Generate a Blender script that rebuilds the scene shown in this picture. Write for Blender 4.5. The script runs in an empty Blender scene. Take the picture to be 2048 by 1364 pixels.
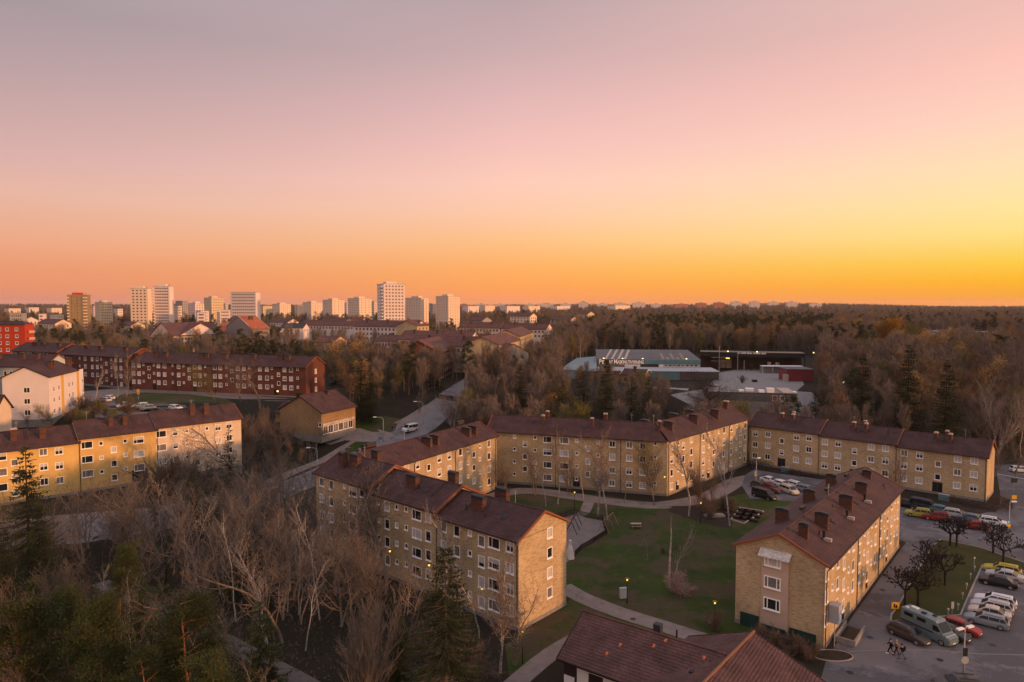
import bpy, math, random, colorsys
import numpy as np
from mathutils import Vector, Matrix, noise
R = math.radians
# ------------------------------------------------------------------ camera
SC = bpy.context.scene
COL = SC.collection
F = 1340.0; HY = 611.0; PITCH = math.atan((682 - HY) / F); CH = 40.0
cam_d = bpy.data.cameras.new('camera'); cam = bpy.data.objects.new('camera', cam_d); COL.objects.link(cam)
cam.location = (0, 0, CH); cam.rotation_euler = (math.pi/2 - PITCH, 0, 0)
cam_d.sensor_width = 36; cam_d.lens = F * 36 / 2048; cam_d.clip_start = 1; cam_d.clip_end = 40000
SC.camera = cam
# ------------------------------------------------------------------ sun, sky, exposure
SUN_AZ, SUN_EL = 111.0, 6.0          # degrees to the right of the view, degrees up
sd = bpy.data.lights.new('sun', 'SUN'); sd.energy = 3.6; sd.angle = R(2.0); sd.color = (1.0, 0.46, 0.18)
so = bpy.data.objects.new('sun', sd); COL.objects.link(so)
so.rotation_euler = Vector((math.sin(R(SUN_AZ))*math.cos(R(SUN_EL)), math.cos(R(SUN_AZ))*math.cos(R(SUN_EL)), math.sin(R(SUN_EL)))).to_track_quat('Z', 'Y').to_euler()
SC.view_settings.view_transform = 'Standard'; SC.view_settings.look = 'None'
SC.view_settings.exposure = 0.0; SC.view_settings.gamma = 1.0; SC.view_settings.use_curve_mapping = False

def lin(c):
    return tuple(((v/255)/12.92 if v/255 <= 0.04045 else ((v/255+0.055)/1.055)**2.4) for v in c)

W = bpy.data.worlds.new('World'); SC.world = W; W.use_nodes = True
nt = W.node_tree; N = nt.nodes; L = nt.links; N.clear()
def nd(t, **k):
    n = N.new(t)
    for a, b in k.items(): setattr(n, a, b)
    return n
tc = nd('ShaderNodeTexCoord'); sx = nd('ShaderNodeSeparateXYZ'); L.new(tc.outputs['Generated'], sx.inputs[0])
ln_ = nd('ShaderNodeCombineXYZ'); L.new(sx.outputs[0], ln_.inputs[0]); L.new(sx.outputs[1], ln_.inputs[1])
nm = nd('ShaderNodeVectorMath', operation='NORMALIZE'); L.new(ln_.outputs[0], nm.inputs[0])
dt = nd('ShaderNodeVectorMath', operation='DOT_PRODUCT'); L.new(nm.outputs[0], dt.inputs[0])
dt.inputs[1].default_value = (math.sin(R(SUN_AZ)), math.cos(R(SUN_AZ)), 0)
def ramp(stops):
    r = nd('ShaderNodeValToRGB'); r.color_ramp.interpolation = 'B_SPLINE' if len(stops) > 30 else 'LINEAR'
    e = r.color_ramp.elements
    while len(e) < len(stops): e.new(0.5)
    for i, (p, c) in enumerate(stops):
        e[i].position = p; e[i].color = (*c, 1)
    L.new(sx.outputs[2], r.inputs[0]); return r
def col_from_px(edge, rows, zen):
    """rows: (y in photo, rgb) -> stops over sin(elevation)"""
    k = 1687.0 if edge else 1340.0
    st = [(0.0, lin(rows[0][1]))]
    for y, c in rows: st.append((math.sin(math.atan((611 - y) / k)), lin(c)))
    st += zen
    return st
rl = ramp(col_from_px(1, [(603,(221,138,114)),(575,(231,144,106)),(530,(234,152,112)),(480,(236,166,132)),(430,(232,174,148)),(380,(230,180,162)),(310,(218,174,168)),(230,(203,167,164)),(120,(184,158,160)),(0,(165,150,155))], [(0.6,(.58,.53,.60)),(1.0,(.74,.71,.82))]))
rc = ramp(col_from_px(0, [(603,(255,152,90)),(570,(255,163,84)),(530,(254,176,100)),(480,(254,192,134)),(430,(254,200,166)),(370,(255,203,184)),(300,(245,193,184)),(220,(229,184,181)),(110,(204,171,172)),(0,(185,161,165))], [(0.65,(.62,.56,.62)),(1.0,(.74,.71,.82))]))
rr = ramp(col_from_px(1, [(605,(255,152,44)),(590,(253,164,30)),(562,(255,180,24)),(520,(252,204,70)),(460,(254,224,134)),(400,(255,228,160)),(330,(254,224,178)),(230,(255,210,188)),(120,(252,196,182)),(0,(236,188,178))], [(0.65,(.68,.61,.65)),(1.0,(.74,.71,.82))]))
rs = ramp([(0,(1.05,.5,.14)),(0.05,(1.4,.82,.34)),(0.15,(1.2,.88,.56)),(0.35,(.88,.73,.64)),(0.65,(.68,.60,.62)),(1.0,(.74,.71,.82))])
rb = ramp([(0,(.62,.36,.33)),(0.12,(.72,.50,.47)),(0.35,(.66,.55,.57)),(0.65,(.68,.62,.68)),(1.0,(.74,.71,.82))])
def mixs(a, b, s0, s1):
    mr = nd('ShaderNodeMapRange'); mr.clamp = True; mr.interpolation_type = 'LINEAR'
    mr.inputs['From Min'].default_value = s0; mr.inputs['From Max'].default_value = s1
    L.new(dt.outputs['Value'], mr.inputs[0])
    m = nd('ShaderNodeMixRGB'); L.new(mr.outputs[0], m.inputs[0]); L.new(a, m.inputs[1]); L.new(b, m.inputs[2]); return m.outputs[0]
s_l = math.cos(R(SUN_AZ + 37.4)); s_c = math.cos(R(SUN_AZ)); s_r = math.cos(R(SUN_AZ - 37.4))
m0 = mixs(rb.outputs[0], rl.outputs[0], -1.0, s_l)
m1 = mixs(m0, rc.outputs[0], s_l, s_c)
m2 = mixs(m1, rr.outputs[0], s_c, s_r)
m3 = mixs(m2, rs.outputs[0], s_r, 1.0)
bg = nd('ShaderNodeBackground'); L.new(m3, bg.inputs[0]); bg.inputs[1].default_value = 1.08
sky = nd('ShaderNodeTexSky'); sky.sky_type = 'NISHITA'; sky.sun_disc = False
sky.sun_elevation = R(SUN_EL); sky.sun_rotation = R(SUN_AZ)
bg2 = nd('ShaderNodeBackground'); L.new(sky.outputs[0], bg2.inputs[0]); bg2.inputs[1].default_value = 0.05
add = nd('ShaderNodeAddShader'); L.new(bg.outputs[0], add.inputs[0]); 
mxs = nd('ShaderNodeMixShader'); mxs.inputs[0].default_value = 0.06
L.new(bg.outputs[0], mxs.inputs[1]); L.new(bg2.outputs[0], mxs.inputs[2])
out = nd('ShaderNodeOutputWorld'); L.new(mxs.outputs[0], out.inputs[0])
N.remove(add)
SC.cycles.max_bounces = 5; SC.cycles.diffuse_bounces = 3; SC.cycles.transparent_max_bounces = 6
try:
    SC.cycles.use_denoising = True
except Exception: pass

# ------------------------------------------------------------------ ground height, pixel -> place
def sm(a, b, x):
    t = min(1, max(0, (x - a) / (b - a))); return t*t*(3-2*t)
def terr(x, y):
    d = math.hypot(x, y)
    if y < 0: return 0.0
    s = y + .35*max(0, -x)
    z = 11*sm(185, 232, s)+2*sm(300, 650, y) + 3.5*sm(45, 75, -x)*sm(100, 120, y)*(1-sm(185, 232, s))
    if d > 1500:
        a = math.atan2(x, max(y, 1))
        n = noise.noise(Vector((a*6, d/1500, 1.7)))*.6 + noise.noise(Vector((a*17, d/700, 7.7)))*.4
        hx = 31 + 10*math.exp(-((a-.40)/.09)**2) + 5*math.exp(-((a-.08)/.1)**2) - 12*sm(.48,.6,a) - 6*math.exp(-((a+.12)/.1)**2)
        z = z + sm(1500, 5200, d)*(hx - 13 + 9*n)
        z -= sm(5400, 9000, d)*50
    return z
def ray(px, py):
    dx = (px-1024)/F; dy = (682-py)/F
    return (dx, math.cos(PITCH)+dy*math.sin(PITCH), -math.sin(PITCH)+dy*math.cos(PITCH))
def G(px, py, z=None):
    """the place on the ground (or at height z) that the photo shows at px,py"""
    r = ray(px, py)
    if z is not None:
        t = (z-CH)/r[2]; return (r[0]*t, r[1]*t)
    zz = 0.0
    for _ in range(30):
        if r[2] > -0.004: t = 9000
        else: t = (zz-CH)/r[2]
        zn = terr(r[0]*t, r[1]*t)
        zz = zz*.5+zn*.5
    return (r[0]*t, r[1]*t)
def PX(x, y, z):
    z -= CH; d = y*math.cos(PITCH)-z*math.sin(PITCH); u = y*math.sin(PITCH)+z*math.cos(PITCH)
    return (1024+F*x/d, 682-F*u/d) if d > 1 else (-9999, -9999)
def at(px, D):
    """the place D metres deep seen in photo column px"""
    return ((px-1024)/F*D, D)
def zat(py, D):
    return CH + (HY - py)/F*D

# ------------------------------------------------------------------ materials
MATS = {}
def mat(name, col, rough=.8, noise_amt=0.0, nscale=2.0, col2=None, bump=0.0, bscale=8.0, metal=0.0, spec=.15, emis=None, es=0.0, world=False):
    if name in MATS: return MATS[name]
    m = bpy.data.materials.new(name); m.use_nodes = True; MATS[name] = m
    n = m.node_tree.nodes; l = m.node_tree.links; b = n['Principled BSDF']
    b.inputs['Base Color'].default_value = (*col, 1); b.inputs['Roughness'].default_value = rough; b.inputs['Metallic'].default_value = metal
    b.inputs['Specular IOR Level'].default_value = spec
    if emis: b.inputs['Emission Color'].default_value = (*emis, 1); b.inputs['Emission Strength'].default_value = es
    if noise_amt or bump:
        t = n.new('ShaderNodeTexCoord'); 
        co = t.outputs['Object']
        if world:
            g = n.new('ShaderNodeNewGeometry'); co = g.outputs['Position']
    if noise_amt:
        a = n.new('ShaderNodeTexNoise'); a.inputs['Scale'].default_value = nscale; a.inputs['Detail'].default_value = 6; a.inputs['Roughness'].default_value = .65
        l.new(co, a.inputs['Vector'])
        mr = n.new('ShaderNodeMapRange'); mr.inputs[1].default_value = .35; mr.inputs[2].default_value = .68; l.new(a.outputs[0], mr.inputs[0])
        mx = n.new('ShaderNodeMixRGB'); c2 = col2 or tuple(v*(1-noise_amt) for v in col)
        mx.inputs[1].default_value = (*col, 1); mx.inputs[2].default_value = (*c2, 1); l.new(mr.outputs[0], mx.inputs[0]); l.new(mx.outputs[0], b.inputs['Base Color'])
    if bump:
        a = n.new('ShaderNodeTexNoise'); a.inputs['Scale'].default_value = bscale; a.inputs['Detail'].default_value = 4; l.new(co, a.inputs['Vector'])
        bp = n.new('ShaderNodeBump'); bp.inputs['Strength'].default_value = bump; bp.inputs['Distance'].default_value = .05; l.new(a.outputs[0], bp.inputs['Height']); l.new(bp.outputs[0], b.inputs['Normal'])
    return m
def brick_mat(name, c1, c2, mortar):
    m = mat(name, c1, .85, spec=.1); n = m.node_tree.nodes; l = m.node_tree.links; b = n['Principled BSDF']
    t = n.new('ShaderNodeTexCoord'); s = n.new('ShaderNodeSeparateXYZ'); l.new(t.outputs['Object'], s.inputs[0])
    ad = n.new('ShaderNodeMath'); ad.operation = 'ADD'; l.new(s.outputs[0], ad.inputs[0]); l.new(s.outputs[1], ad.inputs[1])
    c = n.new('ShaderNodeCombineXYZ'); l.new(ad.outputs[0], c.inputs[0]); l.new(s.outputs[2], c.inputs[1])
    br = n.new('ShaderNodeTexBrick'); l.new(c.outputs[0], br.inputs[0]); br.inputs['Scale'].default_value = 1
    br.inputs['Brick Width'].default_value = .25; br.inputs['Row Height'].default_value = .077; br.inputs['Mortar Size'].default_value = .008
    br.inputs['Color1'].default_value = (*c1, 1); br.inputs['Color2'].default_value = (*c2, 1); br.inputs['Mortar'].default_value = (*mortar, 1)
    # darker burnt brick courses in wavering horizontal patches
    mp = n.new('ShaderNodeMapping'); mp.inputs['Scale'].default_value = (1.3, 1.3, 6.5); l.new(t.outputs['Object'], mp.inputs[0])
    a = n.new('ShaderNodeTexNoise'); a.inputs['Scale'].default_value = 1.0; a.inputs['Detail'].default_value = 5; a.inputs['Roughness'].default_value = .7; l.new(mp.outputs[0], a.inputs['Vector'])
    mr = n.new('ShaderNodeMapRange'); mr.inputs[1].default_value = .46; mr.inputs[2].default_value = .72; l.new(a.outputs[0], mr.inputs[0])
    mx = n.new('ShaderNodeMixRGB'); mx.blend_type = 'MULTIPLY'; l.new(mr.outputs[0], mx.inputs[0]); l.new(br.outputs[0], mx.inputs[1]); mx.inputs[2].default_value = (.55, .47, .40, 1)
    a2 = n.new('ShaderNodeTexNoise'); a2.inputs['Scale'].default_value = .22; a2.inputs['Detail'].default_value = 5; l.new(t.outputs['Object'], a2.inputs['Vector'])
    mx2 = n.new('ShaderNodeMixRGB'); mx2.blend_type = 'MULTIPLY'; mx2.inputs[0].default_value = .55; l.new(mx.outputs[0], mx2.inputs[1])
    r2 = n.new('ShaderNodeMapRange'); r2.inputs[1].default_value = .3; r2.inputs[2].default_value = .7; r2.inputs[3].default_value = .55; r2.inputs[4].default_value = 1.15; l.new(a2.outputs[0], r2.inputs[0])
    l.new(r2.outputs[0], mx2.inputs[2]); l.new(mx2.outputs[0], b.inputs['Base Color'])
    bp = n.new('ShaderNodeBump'); bp.inputs['Strength'].default_value = .8; bp.inputs['Distance'].default_value = .03; l.new(br.outputs['Fac'], bp.inputs['Height']); bp.invert = True; l.new(bp.outputs[0], b.inputs['Normal'])
    return m
def tile_mat(name, c1, c2, rough=.75):
    """clay pantiles: the rows are geometry, the rolls of each tile fine relief, the tint varies tile by tile"""
    m = mat(name, c1, rough); n = m.node_tree.nodes; l = m.node_tree.links; b = n['Principled BSDF']
    t = n.new('ShaderNodeTexCoord'); w = n.new('ShaderNodeTexWave'); w.bands_direction = 'X'; w.inputs['Scale'].default_value = 1.05; l.new(t.outputs['Object'], w.inputs['Vector'])
    b.inputs['Specular IOR Level'].default_value = .25
    bp = n.new('ShaderNodeBump'); bp.inputs['Strength'].default_value = .7; bp.inputs['Distance'].default_value = .05; l.new(w.outputs[1], bp.inputs['Height']); l.new(bp.outputs[0], b.inputs['Normal'])
    mp = n.new('ShaderNodeMapping'); mp.inputs['Scale'].default_value = (3.3, 3.3, 6.5); l.new(t.outputs['Object'], mp.inputs[0])
    v = n.new('ShaderNodeTexVoronoi'); v.inputs['Scale'].default_value = 1; l.new(mp.outputs[0], v.inputs['Vector'])
    sp = n.new('ShaderNodeSeparateXYZ'); l.new(v.outputs['Color'], sp.inputs[0])
    mx = n.new('ShaderNodeMixRGB'); mx.inputs[1].default_value = (*c1, 1); mx.inputs[2].default_value = (*c2, 1); l.new(sp.outputs[0], mx.inputs[0])
    a = n.new('ShaderNodeTexNoise'); a.inputs['Scale'].default_value = .5; a.inputs['Detail'].default_value = 7; l.new(t.outputs['Object'], a.inputs['Vector'])
    r2 = n.new('ShaderNodeMapRange'); r2.inputs[1].default_value = .3; r2.inputs[2].default_value = .7; r2.inputs[3].default_value = .7; r2.inputs[4].default_value = 1.25; l.new(a.outputs[0], r2.inputs[0])
    m2 = n.new('ShaderNodeMixRGB'); m2.blend_type = 'MULTIPLY'; m2.inputs[0].default_value = 1; l.new(mx.outputs[0], m2.inputs[1]); l.new(r2.outputs[0], m2.inputs[2]); l.new(m2.outputs[0], b.inputs['Base Color'])
    return m
M_YB = brick_mat('yellow_brick', (.68,.52,.32), (.55,.41,.245), (.54,.46,.36))
M_YB2 = brick_mat('ochre_brick', (.42,.28,.15), (.34,.22,.11), (.35,.26,.18))
M_RB = brick_mat('dark_red_brick', (.205,.072,.052), (.15,.053,.042), (.18,.10,.085))
M_CB = brick_mat('chimney_brick', (.17,.08,.06), (.125,.06,.047), (.15,.11,.095))
M_YP = mat('yellow_render', (.68,.46,.17), .9, .18, .35, bump=.2)
M_YP2 = mat('ochre_render', (.66,.43,.17), .9, .2, .35, bump=.2)
M_CP = mat('cream_render', (.68,.54,.42), .9, .16, .4, bump=.2)
M_WP = mat('white_render', (.72,.63,.62), .9, .08, .3)
M_BP = mat('pale_blue_render', (.45,.48,.50), .9, .08, .3)
M_REDP = mat('red_render', (.45,.05,.025), .9, .1, .3)
M_PINKR = mat('beige_pink_render', (.50,.37,.30), .9, .1, .5)
M_CONC = mat('concrete', (.27,.25,.245), .9, .3, 1.2)
M_TILE = tile_mat('maroon_roof_tiles', (.088,.040,.038), (.058,.029,.029))
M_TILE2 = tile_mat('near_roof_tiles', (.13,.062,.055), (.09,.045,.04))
M_TILEM = tile_mat('mid_roof_tiles', (.15,.062,.05), (.105,.048,.042))
M_TILEO = tile_mat('orange_roof_tiles', (.50,.13,.05), (.4,.1,.045))
M_BARGE = mat('rust_red_bargeboard', (.24,.075,.045), .6)
M_DBARGE = mat('dark_brown_metal', (.045,.03,.028), .5)
M_WF = mat('white_window_frame', (.85,.82,.80), .5)
M_DF = mat('dark_window_frame', (.09,.08,.075), .5)
M_GL = mat('window_glass', (.018,.02,.024), .08, spec=.6)
M_BL = mat('window_with_blind', (.52,.50,.50), .35, .25, 1.5, spec=.6)
M_CU = mat('window_with_curtain', (.20,.19,.19), .25, .6, 3.0, spec=.6)
M_LITW = mat('lit_window', (.4,.3,.1), .3, emis=(1,.62,.12), es=1.0)
M_PIPE = mat('downpipe_black', (.02,.017,.016), .4)
M_ZINC = mat('dark_chimney_cap', (.035,.038,.045), .5)
M_LEAD = mat('pale_flashing', (.42,.33,.28), .5)
M_DOOR = mat('brown_door', (.10,.055,.035), .5)
M_GREEN = mat('green_hoarding', (.018,.055,.048), .7, .3, 2)
M_WHITE = mat('white_paint', (.80,.77,.75), .5)
M_GREY = mat('grey_paint', (.35,.36,.38), .5)
M_BLACK = mat('black_metal', (.02,.02,.022), .4)
M_YEL = mat('yellow_paint', (.75,.42,.02), .5)
M_BLUE = mat('blue_sign_face', (.08,.30,.55), .5)
M_LAMP = mat('lamp_glow', (1,.8,.3), .4, emis=(1.0,.60,.08), es=2.0)
M_LAMPW = mat('floodlight_glow', (1,.9,.6), .4, emis=(1.0,.75,.30), es=3.5)
M_WOODP = mat('weathered_wood', (.28,.20,.14), .8, .3, 5)

def mottle(m, c3, scale, lo=.5, hi=.62, world=True):
    """a further patchy tint, with fairly ragged edges, over a material's colour"""
    n = m.node_tree.nodes; l = m.node_tree.links; b = n['Principled BSDF']; src = b.inputs['Base Color'].links[0].from_socket
    g = n.new('ShaderNodeNewGeometry'); a = n.new('ShaderNodeTexNoise'); a.inputs['Scale'].default_value = scale; a.inputs['Detail'].default_value = 9; a.inputs['Roughness'].default_value = .75; l.new(g.outputs['Position'], a.inputs['Vector'])
    mr = n.new('ShaderNodeMapRange'); mr.inputs[1].default_value = lo; mr.inputs[2].default_value = hi; l.new(a.outputs[0], mr.inputs[0])
    mx = n.new('ShaderNodeMixRGB'); mx.inputs[2].default_value = (*c3, 1); l.new(mr.outputs[0], mx.inputs[0]); l.new(src, mx.inputs[1]); l.new(mx.outputs[0], b.inputs['Base Color'])
# ------------------------------------------------------------------ mesh building
class MB:
    def __init__(s): s.v = []; s.f = []
    def quad(s, a, b, c, d):
        i = len(s.v); s.v += [a, b, c, d]; s.f.append((i, i+1, i+2, i+3)); return s
    def tri(s, a, b, c):
        i = len(s.v); s.v += [a, b, c]; s.f.append((i, i+1, i+2)); return s
    def poly(s, pts):
        i = len(s.v); s.v += list(pts); s.f.append(tuple(range(i, i+len(pts)))); return s
    def box(s, x0, x1, y0, y1, z0, z1):
        i = len(s.v); s.v += [(x0,y0,z0),(x1,y0,z0),(x1,y1,z0),(x0,y1,z0),(x0,y0,z1),(x1,y0,z1),(x1,y1,z1),(x0,y1,z1)]
        s.f += [tuple(i+k for k in q) for q in ((0,3,2,1),(4,5,6,7),(0,1,5,4),(1,2,6,5),(2,3,7,6),(3,0,4,7))]; return s
    def tube(s, p0, p1, r0, r1=None, n=8, cap=True):
        r1 = r0 if r1 is None else r1
        p0 = Vector(p0); p1 = Vector(p1); d = (p1-p0)
        if d.length < 1e-6: return s
        d.normalize(); u = d.orthogonal().normalized(); w = d.cross(u); i = len(s.v)
        for p, r in ((p0, r0), (p1, r1)):
            for k in range(n):
                a = 2*math.pi*k/n; s.v.append(tuple(p+u*math.cos(a)*r+w*math.sin(a)*r))
        for k in range(n): s.f.append((i+k, i+(k+1)%n, i+n+(k+1)%n, i+n+k))
        if cap: s.f.append(tuple(i+k for k in range(n))[::-1]); s.f.append(tuple(i+n+k for k in range(n)))
        return s
    def beam(s, p0, p1, w, h):
        """rectangular bar between two points, h upwards"""
        p0 = Vector(p0); p1 = Vector(p1); d = (p1-p0).normalized(); u = Vector((0,0,1)); sd_ = d.cross(u)
        if sd_.length < 1e-3: sd_ = Vector((1,0,0))
        sd_.normalize(); up = sd_.cross(d); i = len(s.v)
        for p in (p0, p1):
            for a, b in ((-1,-1),(1,-1),(1,1),(-1,1)): s.v.append(tuple(p+sd_*a*w/2+up*b*h/2))
        s.f += [tuple(i+k for k in q) for q in ((0,1,2,3),(7,6,5,4),(0,4,5,1),(1,5,6,2),(2,6,7,3),(3,7,4,0))]; return s
    def mesh(s, name, m, smooth=False):
        me = bpy.data.meshes.new(name); me.from_pydata(s.v, [], s.f); me.materials.append(m)
        if smooth: me.polygons.foreach_set('use_smooth', [True]*len(me.polygons))
        me.update(); return me
    def build(s, name, m, parent=None, loc=(0,0,0), smooth=False):
        return link(name, s.mesh(name, m, smooth), parent, loc)
def link(name, me, parent=None, loc=(0,0,0), rz=0.0, sc=None):
    o = bpy.data.objects.new(name, me); COL.objects.link(o)
    o.location = loc; o.rotation_euler = (0,0,rz)
    if sc: o.scale = sc if isinstance(sc, tuple) else (sc,)*3
    if parent is not None: o.parent = parent
    return o
def tag(o, label, cat, group=None, kind=None):
    if label: o['label'] = label
    if cat: o['category'] = cat
    if group: o['group'] = group
    if kind: o['kind'] = kind
    return o
def thing(name, loc, rz, label, cat, group=None):
    return tag(link(name, None, None, loc, rz), label, cat, group)
def struct(o): o['kind'] = 'structure'; return o
def stuff(o): o['kind'] = 'stuff'; return o
def copy_tree(o, loc=None, rz=None, label=None, sc=None):
    c = o.copy(); COL.objects.link(c)
    if loc is not None: c.location = loc
    if rz is not None: c.rotation_euler = (0,0,rz)
    if label: c['label'] = label
    if sc: c.scale = sc if isinstance(sc, tuple) else (sc,)*3
    for ch in list(o.children):
        d = ch.copy(); COL.objects.link(d); d.parent = c
        for g in list(ch.children):
            e = g.copy(); COL.objects.link(e); e.parent = d
    return c
def inpoly(x, y, P):
    c = False; n = len(P); j = n-1
    for i in range(n):
        xi, yi = P[i]; xj, yj = P[j]
        if (yi > y) != (yj > y) and x < (xj-xi)*(y-yi)/(yj-yi)+xi: c = not c
        j = i
    return c
FOOT = []      # building footprints in metres (for keeping trees out)
# ------------------------------------------------------------------ ground
def flat_poly(name, pts, m, dz=.02, step=4.0, px=True, kind='structure', noisy=0):
    """a paved or planted surface draped on the terrain: polygon cut into a fine grid"""
    P = [G(*p) for p in pts] if px else list(pts)
    ymax = max(p[1] for p in P)
    if ymax < 165:
        mb = MB(); mb.poly([(x, y, dz) for x, y in P])
        me = mb.mesh(name, m)
        if me.polygons[0].normal.z < 0: me.flip_normals()
        o = link(name, me)
    else:
        import bmesh
        bm = bmesh.new(); f = bm.faces.new([bm.verts.new((x, y, 0)) for x, y in P])
        if f.normal.z < 0: f.normal_flip()
        f.normal_update()
        y0 = min(p[1] for p in P); k = math.ceil(y0/step)*step
        while k < ymax:
            bmesh.ops.bisect_plane(bm, geom=bm.faces[:]+bm.edges[:]+bm.verts[:], plane_co=(0,k,0), plane_no=(0,1,0)); k += step
        for v in bm.verts: v.co.z = terr(v.co.x, v.co.y)+dz
        me = bpy.data.meshes.new(name); bm.to_mesh(me); bm.free(); me.materials.append(m); o = link(name, me)
        if sum(p.normal.z for p in me.polygons) < 0: me.flip_normals()
    o['kind'] = kind; return o
def road(name, pts, w, m, dz=.02, px=True):
    P = [Vector(G(*p)) for p in pts] if px else [Vector(p) for p in pts]
    # Catmull-Rom through the centre points
    Q = []
    for i in range(len(P)-1):
        a = P[max(i-1,0)]; b = P[i]; c = P[i+1]; d = P[min(i+2,len(P)-1)]
        n = max(2, int((c-b).length/3))
        for k in range(n):
            t = k/n; Q.append(.5*((2*b)+(c-a)*t+(2*a-5*b+4*c-d)*t*t+(3*b-a-3*c+d)*t**3))
    Q.append(P[-1]); mb = MB(); Lp = None
    for i, q in enumerate(Q):
        d = (Q[min(i+1,len(Q)-1)]-Q[max(i-1,0)]).normalized(); nrm = Vector((-d.y, d.x))
        row = [(q.x+nrm.x*w*s, q.y+nrm.y*w*s, terr(q.x+nrm.x*w*s, q.y+nrm.y*w*s)+dz) for s in (.5,.17,-.17,-.5)]
        if Lp:
            for j in range(3): mb.quad(Lp[j+1], row[j+1], row[j], Lp[j])
        Lp = row
    ROADS.append((Q, w/2)); return struct(mb.build(name, m))
ROADS = []
M_GND = mat('woodland_floor', (.030,.022,.016), .95, .5, .25, (.018,.018,.010), bump=.6, bscale=1.5)
M_LAWN = mat('lawn', (.040,.062,.010), .95, .5, .16, (.024,.038,.009), bump=.5, bscale=6)
M_LAWN2 = mat('moss_lawn', (.058,.055,.016), .95, .4, .3, (.040,.042,.014), bump=.5, bscale=6)
M_ASPH = mat('asphalt', (.155,.146,.158), .85, .35, .12, (.12,.112,.122), bump=.2, bscale=20)
M_ROAD = mat('road_asphalt', (.20,.185,.195), .8, .3, .2, (.15,.135,.14))
M_PATH = mat('gravel_path', (.24,.195,.18), .95, .3, .5, (.18,.14,.125), bump=.3, bscale=15)
M_SAND = mat('play_surface', (.21,.175,.17), .95, .3, .5, (.15,.12,.115))
M_SOIL = mat('dark_soil', (.045,.032,.026), .95, .4, 1.5, bump=.7, bscale=4)
mottle(M_LAWN, (.070,.052,.030), .10, .47, .55); mottle(M_LAWN, (.085,.095,.022), .55, .56, .70); mottle(M_LAWN, (.045,.035,.02), 2.5, .60, .70); mottle(M_LAWN2, (.035,.05,.014), .2, .5, .65); mottle(M_ASPH, (.095,.088,.097), .07, .49, .53); mottle(M_ASPH, (.19,.178,.188), .3, .60, .63); mottle(M_ASPH, (.07,.065,.07), 1.1, .66, .70); mottle(M_ROAD, (.12,.11,.12), .10, .52, .56); mottle(M_PATH, (.11,.09,.075), .4, .55, .68)
M_KERB = mat('kerb_stone', (.34,.30,.28), .9, .3, 2)
M_LINE = mat('road_marking', (.5,.48,.47), .7, .3, 4)
def ground():
    rs_ = [0, 20, 40, 60, 80, 92] + [95+3*i for i in range(70)] + [310*1.045**i for i in range(76)]
    na = 300; v = [(0,0,0)]; f = []
    for r in rs_[1:]:
        for k in range(na):
            a = 2*math.pi*k/na; x, y = r*math.sin(a), r*math.cos(a); v.append((x, y, terr(x, y)))
    for k in range(na): f.append((0, 1+(k+1)%na, 1+k))
    for i in range(len(rs_)-2):
        for k in range(na):
            a, b = 1+i*na+k, 1+i*na+(k+1)%na; f.append((a, b, b+na, a+na))
    me = bpy.data.meshes.new('ground'); me.from_pydata(v, [], f); me.materials.append(M_GND); me.flip_normals()
    me.polygons.foreach_set('use_smooth', [True]*len(me.polygons)); me.update()
    if me.polygons[200].normal.z < 0: me.flip_normals()
    struct(link('ground', me))
ground()
flat_poly('courtyard_lawn', [(972,985),(1060,980),(1200,990),(1340,1010),(1430,1000),(1500,985),(1600,1003),(1660,1100),(1560,1330),(1180,1290),(1120,1300),(1020,1364),(1010,1290),(1140,1200),(985,1100)], M_LAWN, .004)
road('facade_path', [(960,1012),(1010,985),(1075,982),(1130,990),(1200,1000),(1290,1010),(1345,1008),(1420,992),(1480,960),(1530,952)], 4.6, M_PATH, .012)
flat_poly('shade_bed', [(1420,1018),(1468,1016),(1462,1058),(1420,1050),(1385,1040),(1335,1022),(1345,1012),(1390,1012)], M_SOIL, .016)
road('courtyard_path', [(1125,1172),(1165,1195),(1240,1225),(1320,1250),(1420,1282),(1480,1300),(1560,1340),(1640,1375)], 3.0, M_PATH, .012)
road('side_path', [(1195,1252),(1150,1278),(1105,1305),(1055,1345),(1010,1385),(960,1430)], 2.4, M_PATH, .016)
road('lane_to_playground', [(1180,998),(1172,1018),(1160,1030),(1120,1042)], 2.2, M_PATH, .016)
flat_poly('playground', [(1110,1045),(1160,1033),(1205,1042),(1212,1068),(1162,1100),(1128,1130),(1090,1150),(1080,1060)], M_SAND, .02)
flat_poly('parking_court', [(1490,950),(1510,938),(1560,945),(1640,956),(1740,968),(1790,985),(1800,1020),(1600,1080),(1600,1003),(1500,997),(1484,972)], M_ASPH, .020)
flat_poly('street_and_parking', [(1800,1000),(1850,1010),(1960,1028),(2000,1018),(2000,985),(1990,930),(2120,925),(2200,1000),(2300,1364),(2300,1500),(1640,1500),(1640,1364),(1655,1310),(1700,1240),(1800,1088),(1790,1040)], M_ASPH, .010)
flat_poly('pollard_lawn', [(1881,1079),(1961,1096),(2048,1126),(2100,1150),(1965,1131),(1942,1181),(1921,1231),(1801,1241),(1781,1244),(1783,1230),(1796,1214),(1831,1149),(1861,1099)], M_LAWN2, .10)
def kerb(name, pts, h=.12, w=.16, closed=False):
    P = [G(*p) for p in pts]; mb = MB(); n = len(P)
    for i in range(n if closed else n-1):
        a, b = P[i], P[(i+1)%n]; mb.beam((a[0],a[1],h/2),(b[0],b[1],h/2), w, h)
    return struct(mb.build(name, M_KERB))
kerb('kerb', [(1881,1079),(1961,1096),(2048,1126),(2100,1150),(1965,1131),(1942,1181),(1921,1231),(1801,1241),(1781,1244),(1783,1230),(1796,1214),(1831,1149),(1861,1099)], .13, .2, True)
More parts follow.
